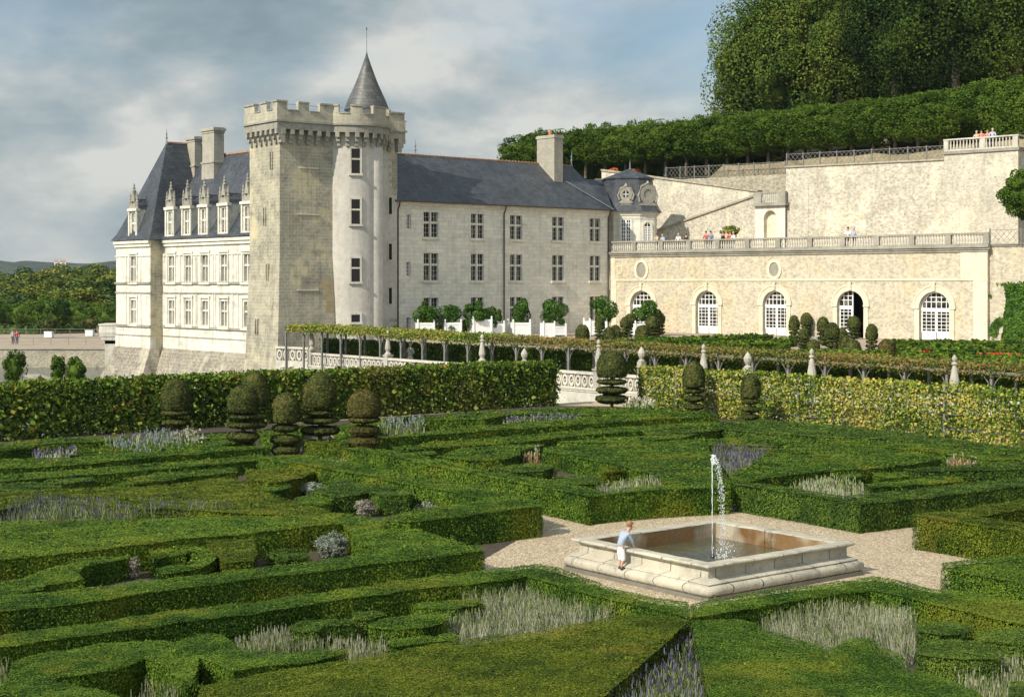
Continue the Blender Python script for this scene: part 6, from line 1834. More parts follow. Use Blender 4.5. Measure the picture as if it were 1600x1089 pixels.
# plinth and sloping rubble foot in the moat
mb = MB()
mb.prism([(-.05, -.05), (XP + .05, -.05), (XP + .05, .5), (-.05, .5)], .9, z3 - .95)
mb.prism([(XP + .05, pj - .05), (XE, pj - .05), (XE, pj + .5), (XP + .05, pj + .5)], .9, z3 - .95)
mb.build('plinth', M['white'], el)
mb = MB()
mb.prism([(-.9, -1.5), (XP + .7, -1.5), (XP + .7, .8), (-.9, .8)], -2.6, .9, [(-.08, -.08), (XP + .08, -.08), (XP + .08, .8), (-.08, .8)])
mb.prism([(XP + .6, pj - 1.5), (XE, pj - 1.5), (XE, pj + .8), (XP + .6, pj + .8)], -2.6, .9, [(XP + .1, pj - .08), (XE, pj - .08), (XE, pj + .8), (XP + .1, pj + .8)])
mb.build('sloping_foot', M['base'], el)
# roofs
zr1 = H + 220 * lw.w(XP * .5 + .1, 3.4)[1] / F
mb = MB(); xm_ = XP * .5 + .1
roof_hip(mb, -.35, XP + .45, -.4, 12.5, ZL + .02, zr1, xm_ - .02, xm_ + .02, 3.4, 8.4, 1)
rf1 = mb.build('pavilion_roof', M['slate'], el)
mb = MB(); mb.bar((xm_, 3.4, zr1), (xm_, 8.4, zr1), .22, .16); mb.build('ridge_tiles', M['tile'], rf1)
mb = MB(); finial(mb, xm_, 3.4, zr1, 1.35); finial(mb, xm_, 8.2, zr1, 1.2); mb.build('finial', M['lead'], rf1)
zr2 = lw.pz(370, 239, pj + 4.6)
mb = MB(); roof_hip(mb, XP - .5, XE + .4, pj - .4, pj + 9.6, ZL + .02, zr2, XP - .5, XE + .4, pj + 4.6, pj + 4.602, 1)
rf2 = mb.build('main_roof', M['slate'], el)
mb = MB(); mb.bar((lw.px(350, pj + 4.6), pj + 4.6, zr2), (XE, pj + 4.6, zr2), .22, .16); mb.build('ridge_tiles', M['tile'], rf2)
# chimneys
for (p0, p1, pt, pb, yy, dy) in ((315, 334, 200, 253, pj + 3.2, 1.15), (291, 304, 214, 259, pj + 4.2, .85)):
    x0, x1 = lw.px(p0, yy), lw.px(p1, yy); zt_ = lw.pz((p0 + p1) / 2, pt, yy); zm = lw.pz((p0 + p1) / 2, pb, yy)
    mb = MB(); mb.box(x0 + .05, x1 - .05, yy + .05, yy + dy - .05, zm, zt_ - .5); mb.box(x0 - .12, x1 + .12, yy - .1, yy + dy + .1, zt_ - .3, zt_ - .1); mb.box(x0 - .02, x1 + .02, yy, yy + dy, zt_ - .5, zt_ - .302); mb.box(x0, x1, yy, yy + dy, zt_ - .098, zt_)
    mb.box(x0 - .08, x1 + .08, yy - .08, yy + dy + .08, zm - .15, zm - .002); mb.box(x0, x1, yy, yy + dy, zm - 6, zm - .152)
    mb.build('chimney', M['brickch'], rf2)


def dormer(c, y, par):
    """stone dormer with mullioned window, carved gable and pinnacles"""
    hw_ = .72; z0 = ZL - .1; z1 = ZL + 2.95
    mb = MB(); mb.wall(c - hw_, c + hw_, z0, z1, y, [(c - .42, c + .42, z0 + .55, z1 - .45)], .22)
    mb.add([(c + hw_, y, z0), (c + hw_, y + 3, z0), (c + hw_, y + 3, z1), (c + hw_, y, z1)], [(0, 1, 2, 3)]); mb.add([(c - hw_, y, z0), (c - hw_, y, z1), (c - hw_, y + 3, z1), (c - hw_, y + 3, z0)], [(0, 1, 2, 3)])
    for xx in (c - hw_ - .12, c + hw_ - .10): mb.box(xx, xx + .22, y - .14, y - .002, z0, z1 - .25)
    mb.box(c - hw_ - .2, c + hw_ + .2, y - .22, y + .2, z1 - .25, z1)
    d = mb.build('dormer', M['white'], par)
    cross_window(d, c - .42, c + .42, z0 + .55, z1 - .45, y, 'white', .55, True, .22, 'curtain', (3, 2))
    mb = MB()
    # stepped, curving gable
    pr = [(-.62, 0), (.62, 0), (.50, .30), (.34, .55), (.30, .95), (.16, 1.25), (.12, 1.6), (-.12, 1.6), (-.16, 1.25), (-.30, .95), (-.34, .55), (-.50, .30)]
    vs = [(c + x, y - .10, z1 + z) for x, z in pr] + [(c + x, y + .22, z1 + z) for x, z in pr]; n_ = len(pr)
    mb.add(vs, [tuple(range(n_)), tuple(range(2 * n_ - 1, n_ - 1, -1))] + [(i, i + n_, (i + 1) % n_ + n_, (i + 1) % n_) for i in range(n_)])
    mb.lathe([(.16, 0), (.20, .1), (.08, .2), (.14, .34), (.05, .5), (.10, .6), (.02, .8)], (c, y + .05, z1 + 1.55), 7)
    for sx in (-1, 1):
        mb.lathe([(.13, 0), (.13, .55), (.17, .6), (.09, .75), (.12, .9), (.06, 1.1), (.09, 1.2), (.01, 1.5)], (c + sx * .68, y + .02, z1), 6)
        mb.tube([(c + sx * .62, y, z1 + .15), (c + sx * .45, y - .05, z1 + .42), (c + sx * .25, y - .05, z1 + .45)], .07, 5)
    mb.lathe([(.05, 0), (.24, .08), (.24, .12), (.05, .2)], (c, y - .12, z1 + .55), 8)
    mb.build('carved_gable', M['greystone'], d)
    mb = MB(); mb.add([(c - hw_ - .1, y + .2, z1 - .02), (c + hw_ + .1, y + .2, z1 - .02), (c, y + .2, z1 + .9), (c - hw_ - .1, y + 3.6, z1 - .02), (c + hw_ + .1, y + 3.6, z1 - .02), (c, y + 3.6, z1 + .9)], [(0, 1, 2), (1, 4, 5, 2), (0, 2, 5, 3)])
    mb.build('dormer_roof', M['slate'], d)


dormer(lw.px(208.5), .02, el)
for p in (266.5, 292.5, 319, 350, 386.5): dormer(lw.px(p, pj + .02), pj + .02, el)

# corner bastion with corbelled balcony left of the wing
bs = Fr(at(155, 150.5), -U2)
pL = at(155, 149.0); pR = at(182, 147.5)
e = empty('moat_bastion', (pL[0], pL[1], 0), 0, 'small corbelled stone bastion at the left end of the white wing', 'wall')
mb = MB(); mb.box(.55, 1.9, 0, 3, -2.6, 1.2); mb.build('pier', M['balus'], e)
mb = MB()
for i in range(3): mb.box(.38 - .17 * i, 1.9, -.05 * i, 3 + .01 * i, .9 + .35 * i, 1.25 + .35 * i - .002)
mb.build('corbel', M['balus'], e)
mb = MB(); mb.box(.0, 1.95, -.12, 3.1, 1.95, 2.7); mb.box(-.06, 2.0, -.18, 3.15, 2.702, 2.85); mb.build('parapet', M['white'], e)

# ---------------------------------------------------------------- terrace corner pavilion
pb = np.array(at(958.5, 150.0))
e = empty('corner_pavilion', (pb[0], pb[1], 0), 0, 'small octagonal pavilion with domed slate roof, between cream wing and terrace', 'building')
n1v = np.array([.997, -.07]); n2v = np.array([.94, .34])
q0 = np.zeros(2); q1 = q0 + n1v * 2.62; q2 = q1 + n2v * 1.55
q3 = q2 + np.array([.2, 1]) * 2.3; q4 = q3 + np.array([-.6, .8]) * 1.8; q7 = q0 + np.array([-.6, .8]) * 1.8; q6 = q7 + np.array([-.1, 1]) * 2.0
oct_ = [q0, q1, q2, q3, q4, q6, q7]
cc = np.mean(oct_, axis=0)
ZP0, ZP1 = ZT - 1, hz(333, 150)


def scale_poly(k, c=cc): return [tuple(c + (p - c) * k) for p in oct_]


mb = MB(); mb.prism(scale_poly(1), ZP0, ZP1 - .02, cap=False)
mb.build('wall', M['white'], e)
mb = MB(); mb.prism(scale_poly(1.05), ZP1 - .22, ZP1 - .02); mb.prism(scale_poly(1.11), ZP1 - .018, ZP1 + .14); mb.prism(scale_poly(1.02), ZP1 - .6, ZP1 - .5); mb.build('cornice', M['white'], e)
zk = hz(278, 150.5)
mb = MB(); lvl = [(1.20, ZP1 + .142), (1.12, ZP1 + .45), (1.02, ZP1 + 1.0), (.93, ZP1 + 1.9), (.84, zk - .1)]
for (a, za), (b2, zb_) in zip(lvl[:-1], lvl[1:]): mb.prism(scale_poly(a), za, zb_, scale_poly(b2), cap=False)
mb.prism(scale_poly(.90), zk - .1, zk + .05)
mb.prism(scale_poly(.88), zk + .05, hz(263, 151), scale_poly(.02), cap=False)
r_ = mb.build('roof', M['slate'], e)
mb = MB(); finial(mb, cc[0], cc[1], hz(264, 151), .9); mb.build('finial', M['lead'], r_)
# two white windows
f1 = Fr(q0, n1v); f2 = Fr(q1, n2v)
def local_win(f, x0, x1, z0, z1, arch):
    mb = MB()
    t_ = MB(); muntins(t_, x0, (x0 + x1) / 2, z0, z1, -.05, 2, 6, .05, .08, .05); muntins(t_, (x0 + x1) / 2, x1, z0, z1, -.05, 2, 6, .05, .08, .05)
    if arch: archring(t_, (x0 + x1) / 2, z1, (x1 - x0) / 2 - .07, (x1 - x0) / 2 - .07, .07, -.05, 0); t_.box((x0 + x1) / 2 - .03, (x0 + x1) / 2 + .03, -.04, -.01, z1, z1 + (x1 - x0) / 2 - .05)
    vs = [(*(f.o + f.d * x + f.n * y), z) for x, y, z in t_.v]
    mb.add(vs, t_.f); wn = mb.build('window', M['whitepaint'], e)
    K = 10
    pl = [(x0, z0), (x1, z0)] + ([((x0 + x1) / 2 + (x1 - x0) / 2 * cos(pi * k / K), z1 + (x1 - x0) / 2 * sin(pi * k / K)) for k in range(K + 1)] if arch else [(x1, z1), (x0, z1)])
    MB().add([(*(f.o + f.d * x - f.n * .012), z) for x, z in pl], [tuple(range(len(pl)))]).build('pane', M['glass'], wn)
    # stone frame
    t_ = MB()
    for xx in (x0 - .16, x1 + .01): t_.box(xx, xx + .15, -.08, 0, z0 - .1, z1)
    if arch: archring(t_, (x0 + x1) / 2, z1, (x1 - x0) / 2, (x1 - x0) / 2, .16, -.09, 0)
    else: t_.box(x0 - .16, x1 + .16, -.08, 0, z1 + .002, z1 + .16)
    MB().add([(*(f.o + f.d * x + f.n * y), z) for x, y, z in t_.v], t_.f).build('frame', M['white'], wn)
local_win(f1, .72, 1.72, hz(378, 150), hz(343, 150), False)
local_win(f2, .38, 1.18, hz(378, 150), hz(354, 150), True)
# round dormers on the mansard
for f, x, big in ((f1, 1.22, 0), (f2, .8, 1)):
    z = hz(304, 150); w_ = .55 if not big else .8
    def T(vs): return [(*(f.o + f.d * (x + a) + f.n * (b_ - .12)), z + c_) for a, b_, c_ in vs]
    t_ = MB(); K = 18
    R = .62 if not big else .85
    for k in range(K):
        a0, a1 = 2 * pi * k / K, 2 * pi * (k + 1) / K
        vs = [(rr_ * cos(a), yy, rr_ * 1.15 * sin(a)) for yy in (0, .9) for a in (a0, a1) for rr_ in (R * .52, R)]
        t_.add(vs, [(0, 1, 3, 2), (1, 5, 7, 3), (0, 2, 6, 4)])
    t_.box(-w_, w_, .02, .9, -1.75, -R * .95); t_.box(-w_ - .12, w_ + .12, -.06, .9, -R - .25, -R - .12)
    for sx in (-1, 1): t_.tube([(sx * R * 1.0, .05, -R * .9), (sx * (R + .16), .05, -.1), (sx * R * .8, .05, R * .95), (0, .05, R * 1.28)], .11, 6)
    t_.lathe([(.1, 0), (.2, .1), (.12, .25), (.02, .4)], (0, .1, R * 1.15), 7)
    d = MB().add(T(t_.v), t_.f).build('dormer', M['greystone'], e)
    MB().add(T([(R * .54 * cos(2 * pi * k / K), .1, R * .62 * sin(2 * pi * k / K)) for k in range(K)]), [tuple(range(K))]).build('pane', M['glass'] if not big else M['greystone'], d)
    if not big:
        t_ = MB(); t_.box(-.03, .03, .04, .09, -R * .6, R * .6); t_.box(-R * .5, R * .5, .04, .09, -.03, .03)
        MB().add(T(t_.v), t_.f).build('window_bar', M['whitepaint'], d)
# slate link roof between wing and pavilion
kq = [mw.w(LM - .6, -.3), mw.w(LM + 1.4, .3), mw.w(LM + 2.2, 5), mw.w(xr + 1.5, 6)]
e2 = tag(MB().add([(*mw.w(LM + .2, -.38), ZE + .05), (*(pb + q0 + np.array([-.05, -.1])), ZE + .1), (*(pb + q6 + np.array([.5, 0])), zk), (*mw.w(LM - 3.2, 3.6), zk - .2), (*mw.w(LM - 3.2, 5.2), zk - .2)], [(0, 1, 2, 3), (3, 2, 4)]).build('valley_roof', M['slate'], em))
mb = MB(); mb.bar((*mw.w(LM + .25, -.42), ZE + .12), (*mw.w(LM - 3.2, 3.6), zk - .1), .25, .06); o = mb.build('valley_flashing', M['lead'], em)
for o in (e2, o):
    o.parent = em; o.matrix_parent_inverse = (Matrix.Translation((mw.o[0], mw.o[1], 0)) @ Matrix.Rotation(mw.rz, 4, 'Z')).inverted()
# orange flower pots on the wall behind
for i, (px, lb) in enumerate(((958, 'orange flower pot left of the pavilion finial'), (993, 'orange flower pot right of the pavilion finial'))):
    Yp = 166.0; x, y = at(px, Yp); z = hz(272, Yp)
    t = empty('flower_pot', (x, y, z), 0, lb, 'flower pot', 'orange flower pots behind the corner pavilion')
    MB().lathe([(.22, -.6), (.30, -.1), (.36, 0), (.30, 0)], n=12).build('pot', M['terracotta'], t)
    link('flowers', mesh_np('flowers', crown((0, 0, .35), (.5, .5, .3), .14, 500, seed=i, clumps=14)), M['ofl'], t)
MB()
# parapet on which the pots stand
e = empty('parapet_wall', (0, 0, 0), 0, 'low wall behind the corner pavilion carrying the orange flower pots', 'wall')
x0, y0 = at(930, 165); x1, y1 = at(1045, 168)
MB().prism(ccw([(x0, y0), (x1, y1), (x1, y1 + .6), (x0, y0 + .6)]), 8, hz(272, 166) - .6).build('wall', M['rubble2'], e)

# ---------------------------------------------------------------- citrus trees in white tubs
CT = [(662.5, 472, 508, 32, None, 'citrus tree farthest left before the cream wing'), (704.7, 480, 521, 38, None, 'forked citrus tree, second from the left before the cream wing'), (743, 471, 508, 42, (750, 498, 522, 34), 'broad citrus tree left of the brown downpipe'),
      (772, 479, 517, 28, (777, 505, 524, 20), 'citrus tree right beside the brown downpipe'), (815.5, 470, 506, 25, (811, 503, 527, 32), 'slim citrus tree in a big white tub, right of the downpipe'), (864, 470, 513, 43, (864, 509, 529, 37), 'heart-shaped citrus tree in a low white tub'),
      (939, 466, 504, 44, (930, 501, 528, 32), 'round citrus tree at the end of the cream wing'), (1011, 470, 503, 40, (1000, 505, 530, 30), 'citrus tree before the first arched door')]
for i, (px, yt, yb, wd, tub, lb) in enumerate(CT):
    Yc = 129.0 + (px - 660) * .022 if px < 900 else 134.0
    tb = tub or (px, 503, 524, 30)
    x, y = at(tb[0], Yc); k = Yc / F
    zg = 2.2; zt_ = hz(tb[1], Yc)
    t = empty('planter_tub', (x, y, zg), .3, 'white square tub holding the ' + ' '.join(lb.split()[:9]), 'planter', 'white planter tubs of the citrus trees')
    hwid = tb[3] * k / 2 * .86; hh = max(.6, zt_ - zg)
    mb = MB(); mb.box(-hwid, hwid, -hwid, hwid, .08, hh - .05); mb.box(-hwid - .02, hwid + .02, -hwid - .02, hwid + .02, hh * .12, hh * .2); mb.box(-hwid - .02, hwid + .02, -hwid - .02, hwid + .02, hh * .82, hh * .9)
    mb.build('box', M['whitepaint'], t)
    for sx in (-1, 1):
        for sy in (-1, 1):
            mb = MB(); mb.box(sx * hwid - .06, sx * hwid + .06, sy * hwid - .06, sy * hwid + .06, 0, hh + .05); mb.lathe([(.05, 0), (.09, .08), (.06, .16), (.01, .2)], (sx * hwid, sy * hwid, hh + .05), 6)
            mb.build('corner_post', M['whitepaint'], t)
    x2, _ = at(px, Yc)
    t = empty('citrus_tree', (x2, y, zg + hh - .15), i * .9, lb, 'tree', 'citrus trees in white tubs')
    zc_ = hz((yt + yb) / 2, Yc) - (zg + hh - .15); rz_ = (yb - yt) * k / 2; rx = wd * k / 2
    parts = crown((0, 0, zc_), (rx * 1.05, rx * 1.05, rz_ * 1.05), .10, 6500, seed=90 + i, clumps=11, inner=.26, clump_r=.45)
    link('crown', mesh_np('crown', parts), M['orange'], t)
    MB().tube([(0, 0, -.1), (.03, 0, zc_ * .5), (0, 0, zc_)], [.07, .06, .04], 6).build('trunk', M['bark'], t)
for i, (px, yt, yb, wd) in enumerate(((855, 505, 523, 18), (648, 508, 524, 14))):
    x, y = at(px, 131.0); k = 131 / F
    t = empty('planter_tub', (x, y, 2.2), .3, ('white tub behind the heart-shaped citrus tree', 'small white tub at the left end of the cream wing')[i], 'planter', 'white planter tubs of the citrus trees')
    hwid = wd * k / 2; hh = hz(yt, 131) - 2.2
    MB().box(-hwid, hwid, -hwid, hwid, 0, hh).box(-hwid - .05, -hwid + .05, -hwid - .05, -hwid + .05, 0, hh + .2).box(hwid - .05, hwid + .05, -hwid - .05, -hwid + .05, 0, hh + .2).build('box', M['whitepaint'], t)

# ---------------------------------------------------------------- left distance: quay, esplanade, planters, trees, hills
e = empty('quay_wall', (0, 0, 0), 0, 'rough stone quay wall across the moat at the far left', 'wall')
MB().prism(ccw([(-140, 165.2), (-43.3, 165.2), (-43.3, 165.8), (-140, 165.8)]), -2.8, -.36).prism(ccw([(-43.3, 165.2), (-42.6, 165.2), (-29.5, 185), (-30.2, 185.2)]), -2.8, -.36).build('wall', M['rubble3'], e)
MB().box(-140, -43, 165.1, 165.9, -.358, -.26).build('coping', M['greystone'], e)
t = empty('quay_ledge', (0, 0, 0), 0, 'pale stone ledge at the water line on the near side of the far-left moat', 'wall')
MB().prism(ccw([at(36, 150), at(60, 150), at(112, 137), at(96, 136)]), -2.8, -2.1).build('ledge', M['greystone'], t)
for i, (y0, lb) in enumerate(((176.0, 'low iron rail across the esplanade nearest the moat'), (212.0, 'low iron rail across the back of the esplanade'))):
    t = empty('iron_rail', (-80, y0, -.4), 0, lb, 'fence')
    mb = MB(); mb.bar((0, 0, .8), (44, 4, .8), .05, .05); mb.bar((0, 0, .4), (44, 4, .4), .03, .03)
    for k in range(23): mb.bar((k * 2, k * 4 / 22, 0), (k * 2, k * 4 / 22, .85), .05, .05)
    mb.build('rail', M['greywood'], t)
for i, (px, lb) in enumerate(((76.5, 'left white box planter on the esplanade'), (140.5, 'right white box planter on the esplanade'))):
    Yp = 202 + i * 6; x, y = at(px, Yp); k = Yp / F
    t = empty('box_planter', (x, y, -.4), 0, lb, 'planter', 'white box planters of the esplanade')
    MB().box(-.5, .5, -.5, .5, .05, .75).box(-.54, .54, -.54, .54, .752, .85).build('box', M['whitepaint'], t)
    t = empty('potted_bush', (x, y, .55), i, 'round bush growing in the ' + lb, 'shrub', 'round bushes in the white planters')
    link('crown', mesh_np('crown', crown((0, 0, .85), (1.15, 1.15, .8), .18, 1500, seed=i, clumps=20, clump_r=.3)), M['yew'], t)
    MB().tube([(0, 0, -.3), (0, 0, .5)], .08, 6).build('trunk', M['bark'], t)
# clipped lime blocks
hg = []
for i in range(3):
    t = empty('clipped_block_tree', (0, 0, -60))
    link('crown', mesh_np('crown', crown((0, 0, 2.9), (2.5, 2.5, 2.3),   .18, 11000, seed=20 + i, clumps=50, box=.5, inner=.7, clump_r=.28)), M['lime'], t)
    MB().tube([(0, 0, -.5), (0, 0, 1.5)], [.16, .12], 6).build('trunk', M['bark'], t)
    hg.append(t)
for i in range(9):
    px = -14 + i * 24
    Yp = 228 + 10 * ((i * 3) % 4); x, y = at(px, Yp)
    o = hg[i] if i < 3 else copy_tree(hg[i % 3])
    top_ = (470, 474, 472, 466, 462, 463, 470, 474, 473)[i]
    hh = hz(top_, Yp) + .4
    o.location = (x, y, -.4); o.scale = (1.05, 1.05, hh / 5.2); o.rotation_euler = (0, 0, i * .7)
    tag(o, f'clipped block-shaped tree behind the esplanade, {desc[i]} from the left', 'tree', 'clipped block trees behind the esplanade')
t = link('low_hedge', hedge_mesh('low_hedge', [at(-60, 216), at(40, 216), at(60, 216), at(150, 222), at(150, 225), at(-60, 219)], -.4, .7, k=3), M['wood3']); tag(t, 'low clipped hedge at the back of the esplanade', 'hedge')
# valley wood: individually placed round crowns
vs_ = []
for i in range(4):
    t = empty('valley_tree', (0, 0, -120))
    link('crown', mesh_np('crown', crown((0, 0, 7), (6, 6, 6.2), .4, 14000, seed=70 + i, clumps=40, inner=.6, clump_r=.32, low=-.7)), M[('wood2', 'oak', 'wood3', 'wood2')[i]], t)
    MB().tube([(0, 0, -3), (0, 0, 4)], [.4, .25], 6).build('trunk', M['bark'], t)
    vs_.append(t)
spots = []
rr_ = random.Random(3)
for rowi, (Yp, top) in enumerate(((275, 447), (320, 432), (370, 424), (430, 417), (500, 412))):
    n_ = 7
    for i in range(n_):
        px = -30 + i * 34 + (rowi % 2) * 17 + rr_.uniform(-6, 6)
        lift = np.interp(px, [0, 60, 110, 180], [18, 8, 2, 0]) * (1 if rowi < 4 else .8)
        if rowi == 0 and px > 120: lift = 8
        spots.append((px, Yp + rr_.uniform(-10, 10), top + lift + rr_.uniform(-4, 5)))
sides = ['at the left edge', 'left of the planter', 'above the left planter', 'between the planters', 'above the right planter', 'close to the white wing', 'hidden behind the white wing corner']
rown = ['nearest', 'second', 'third', 'fourth', 'farthest']
for i, (px, Yp, top) in enumerate(spots):
    o = vs_[i] if i < 4 else copy_tree(vs_[(i * 7 + i // 7) % 4])
    x, y = at(px, Yp); hh = hz(top, Yp) + 3.4
    o.location = (x, y, -3.4); o.scale = (1.25, 1.25, max(.5, hh / 13.2)) if Yp < 400 else (1.6, 1.6, max(.5, hh / 13.2)); o.rotation_euler = (0, 0, i)
    tag(o, f'valley tree in the {rown[i // 7]} row of the wood, {sides[i % 7]}', 'tree', 'trees of the valley wood')
# far hills: a ridge of real height, wooded
def ridge(name, Yd, pts, base, depth, mat, n=90, seed=1, rough=4.0):
    xs = np.linspace(pts[0][0], pts[-1][0], n)
    tops = np.interp(xs, [p[0] for p in pts], [p[1] for p in pts])
    R = []; 
    prof = [(-1, 0), (-.7, .35), (-.4, .72), (-.15, .95), (0, 1), (.3, .9), (1, .2)]
    for t_, hfr in prof:
        for x_, tp in zip(xs, tops):
            X, Y = at(x_, Yd); Z = hz(tp, Yd)
            Y2 = Y + t_ * depth
            z_ = base + (Z - base) * hfr
            R.append((X * (1 + t_ * .02), Y2, z_ + (rough * wav(np.array([[X / 30, t_ * 3]]), seed, 1.0, 4)[0] if hfr > .3 else 0)))
    fs = [(i * n + k, i * n + k + 1, (i + 1) * n + k + 1, (i + 1) * n + k) for i in range(len(prof) - 1) for k in range(n - 1)]
    o = link(name, mesh_np(name, [(np.array(R), fs, 0)]), M[mat]); tag(o, kind='structure')


ridge('far_hills', 1900, [(-900, 420), (-300, 405), (0, 405), (60, 405), (130, 408), (300, 418), (1200, 436)], -3.4, 500, 'hill', 420, 2, 7.0)
for i, (px, w_, lb) in enumerate(((98, 9, 'small white house on the far hill'), (88, 6, 'tiny pale house left of the white one on the far hill'))):
    Yp = 1560; x, y = at(px, Yp); z = hz(409, Yp); k = Yp / F
    t = empty('far_house', (x, y, z - 4.6), .3, lb, 'house', 'houses on the far hill')
    hw_ = w_ * k / 2
    MB().box(-hw_, hw_, -4, 4, 0, 4.5).build('wall', M['whitepaint'], t)
    MB().add([(-hw_ - .3, -4.4, 4.5), (hw_ + .3, -4.4, 4.5), (hw_ + .3, 4.4, 4.5), (-hw_ - .3, 4.4, 4.5), (-hw_, 0, 6.5), (hw_, 0, 6.5)], [(0, 1, 5, 4), (2, 3, 4, 5), (1, 2, 5), (3, 0, 4)]).build('roof', M['tile'], t)

# litter blown against the hedges on the gravel
pl = np.column_stack([rng.uniform(-2, 14, 6000), rng.uniform(29, 46, 6000)])
kk = wav(pl, 12, .9) + rng.normal(size=6000) * .35 > .55
pl = pl[kk]
tag(link('fallen_leaves', mesh_np('fallen_leaves', [leaves(np.column_stack([pl, np.full(len(pl), .012)]), np.tile([0, 0, 1.0], (len(pl), 1)), .028, .15)]), M['dry']), 'small dry leaves and bits scattered over the gravel round the fountain', 'fallen leaves', None, 'stuff')

# ---------------------------------------------------------------- air over the valley
hm = bpy.data.materials.new('valley_air'); hm.use_nodes = True
ht = NT(hm.node_tree); ht.n.remove(ht.n['Principled BSDF'])
pv = ht.add('ShaderNodeVolumePrincipled')
pv.inputs['Color'].default_value = (0.75, 0.84, 0.95, 1); pv.inputs['Density'].default_value = 0.00007; pv.inputs['Anisotropy'].default_value = 0.2
ht.l.new(pv.outputs[0], ht.n['Material Output'].inputs['Volume'])
tag(MB().box(-4300, 4300, -2800, 5800, -4.6, 190).build('haze', hm), kind='stuff')

# ---------------------------------------------------------------- people
def cloth(name, col, rough=.85): return plain(name, col, rough, .08, 5)


CL = {k: cloth(k + '_cloth', c) for k, c in dict(white=(.75, .74, .72), red=(.50, .06, .05), blue=(.13, .20, .36), black=(.02, .02, .022), grey=(.25, .25, .26), salmon=(.65, .20, .14), beige=(.5, .42, .3), navy=(.03, .04, .09), lightblue=(.36, .44, .58), dark=(.05, .045, .04)).items()}
HAIR = {k: plain(k + '_hair', c, .6, .2, 20) for k, c in dict(brown=(.07, .04, .02), blond=(.27, .145, .06), grey=(.4, .38, .35), black=(.015, .012, .01)).items()}


def skin(name, J, E, mat, parent, root=0, sub=2):
    me = bpy.data.meshes.new(name)
    me.from_pydata([j[0] for j in J], E, []); me.update(); me.materials.append(mat)
    o = bpy.data.objects.new(name, me); COL.objects.link(o); o.parent = parent
    sk = o.modifiers.new('skin', 'SKIN'); sk.use_smooth_shade = True
    for i, j in enumerate(J):
        v = me.skin_vertices[0].data[i]
        r = j[1] if hasattr(j[1], '__len__') else (j[1], j[1])
        v.radius = r; v.use_root = (i == root)
    ss = o.modifiers.new('subsurf', 'SUBSURF'); ss.levels = sub; ss.render_levels = sub
    return o


def person(label, loc, rz, h, top, low, hair, arms='rail', grp='visitors on the terrace', lean=0.0, sub=1):
    t = empty('person', loc, rz, label, 'person', grp)
    k = h / 1.75
    def L(x, y, z): return (x * k, (y - lean * max(0, z - .95)) * k, z * k)
    # facing -y
    if arms == 'rail': hl, hr, el_, er_ = L(-.18, -.42, 1.12), L(.18, -.42, 1.12), L(-.27, -.12, 1.12), L(.27, -.12, 1.12)
    elif arms == 'up': hl, hr, el_, er_ = L(-.10, -.30, 1.45), L(.12, -.30, 1.45), L(-.28, -.16, 1.20), L(.28, -.16, 1.20)
    else: hl, hr, el_, er_ = L(-.27, -.05, .82), L(.27, -.05, .82), L(-.28, .03, 1.10), L(.28, .03, 1.10)
    J = [(L(0, 0, .95), .13 * k), (L(0, .01, 1.15), .11 * k), (L(0, .01, 1.36), (.12 * k, .10 * k)), (L(0, -.01, 1.50), .055 * k), (L(0, -.03, 1.60), (.082 * k, .09 * k)), (L(0, -.025, 1.69), (.07 * k, .08 * k)),
         (L(-.19, 0, 1.40), .055 * k), (el_, .042 * k), (hl, .028 * k), (L(.19, 0, 1.40), .055 * k), (er_, .042 * k), (hr, .028 * k),
         (L(-.09, 0, .88), .09 * k), (L(-.10, -.01, .48), .06 * k), (L(-.10, .03, .08), .04 * k), (L(-.10, -.14, .03), .035 * k), (L(.09, 0, .88), .09 * k), (L(.10, -.01, .48), .06 * k), (L(.10, .03, .08), .04 * k), (L(.10, -.14, .03), .035 * k)]
    E = [(0, 1), (1, 2), (2, 3), (3, 4), (4, 5), (2, 6), (6, 7), (7, 8), (2, 9), (9, 10), (10, 11), (0, 12), (12, 13), (13, 14), (14, 15), (0, 16), (16, 17), (17, 18), (18, 19)]
    skin('body', J, E, M['skin'], t, 0, sub)
    q = 1.18
    mid = lambda a, b_, f: tuple(a[i] + (b_[i] - a[i]) * f for i in range(3))
    JS = [(J[0][0], .15 * k), (J[1][0], .135 * k), (J[2][0], (.15 * k, .12 * k)), (J[6][0], .07 * k), (J[7][0], .055 * k), (J[9][0], .07 * k), (J[10][0], .055 * k), (mid(J[7][0], J[8][0], .4), .045 * k), (mid(J[10][0], J[11][0], .4), .045 * k)]
    skin('shirt', JS, [(0, 1), (1, 2), (2, 3), (3, 4), (2, 5), (5, 6), (4, 7), (6, 8)], CL[top], t, 0, sub)
    JT = [(J[0][0], .145 * k), (J[12][0], .105 * k), (J[13][0], .075 * k), (J[14][0], .055 * k), (J[16][0], .105 * k), (J[17][0], .075 * k), (J[18][0], .055 * k)]
    skin('trousers', JT, [(0, 1), (1, 2), (2, 3), (0, 4), (4, 5), (5, 6)], CL[low], t, 0, sub)
    c = L(0, -.01, 1.68)
    mb = MB(); mb.lathe([(.02 * k, -.10 * k), (.088 * k, -.06 * k), (.098 * k, .0), (.085 * k, .06 * k), (.045 * k, .095 * k), (.005, .105 * k)], (c[0], c[1] + .012 * k, c[2]), 12); mb.build('hair', HAIR[hair], t, True)
    return t


def on_terrace(px, **kw):
    x = ar.px(px, .55); p = ar.w(x, .55)
    return (p[0], p[1], ZT + .3)


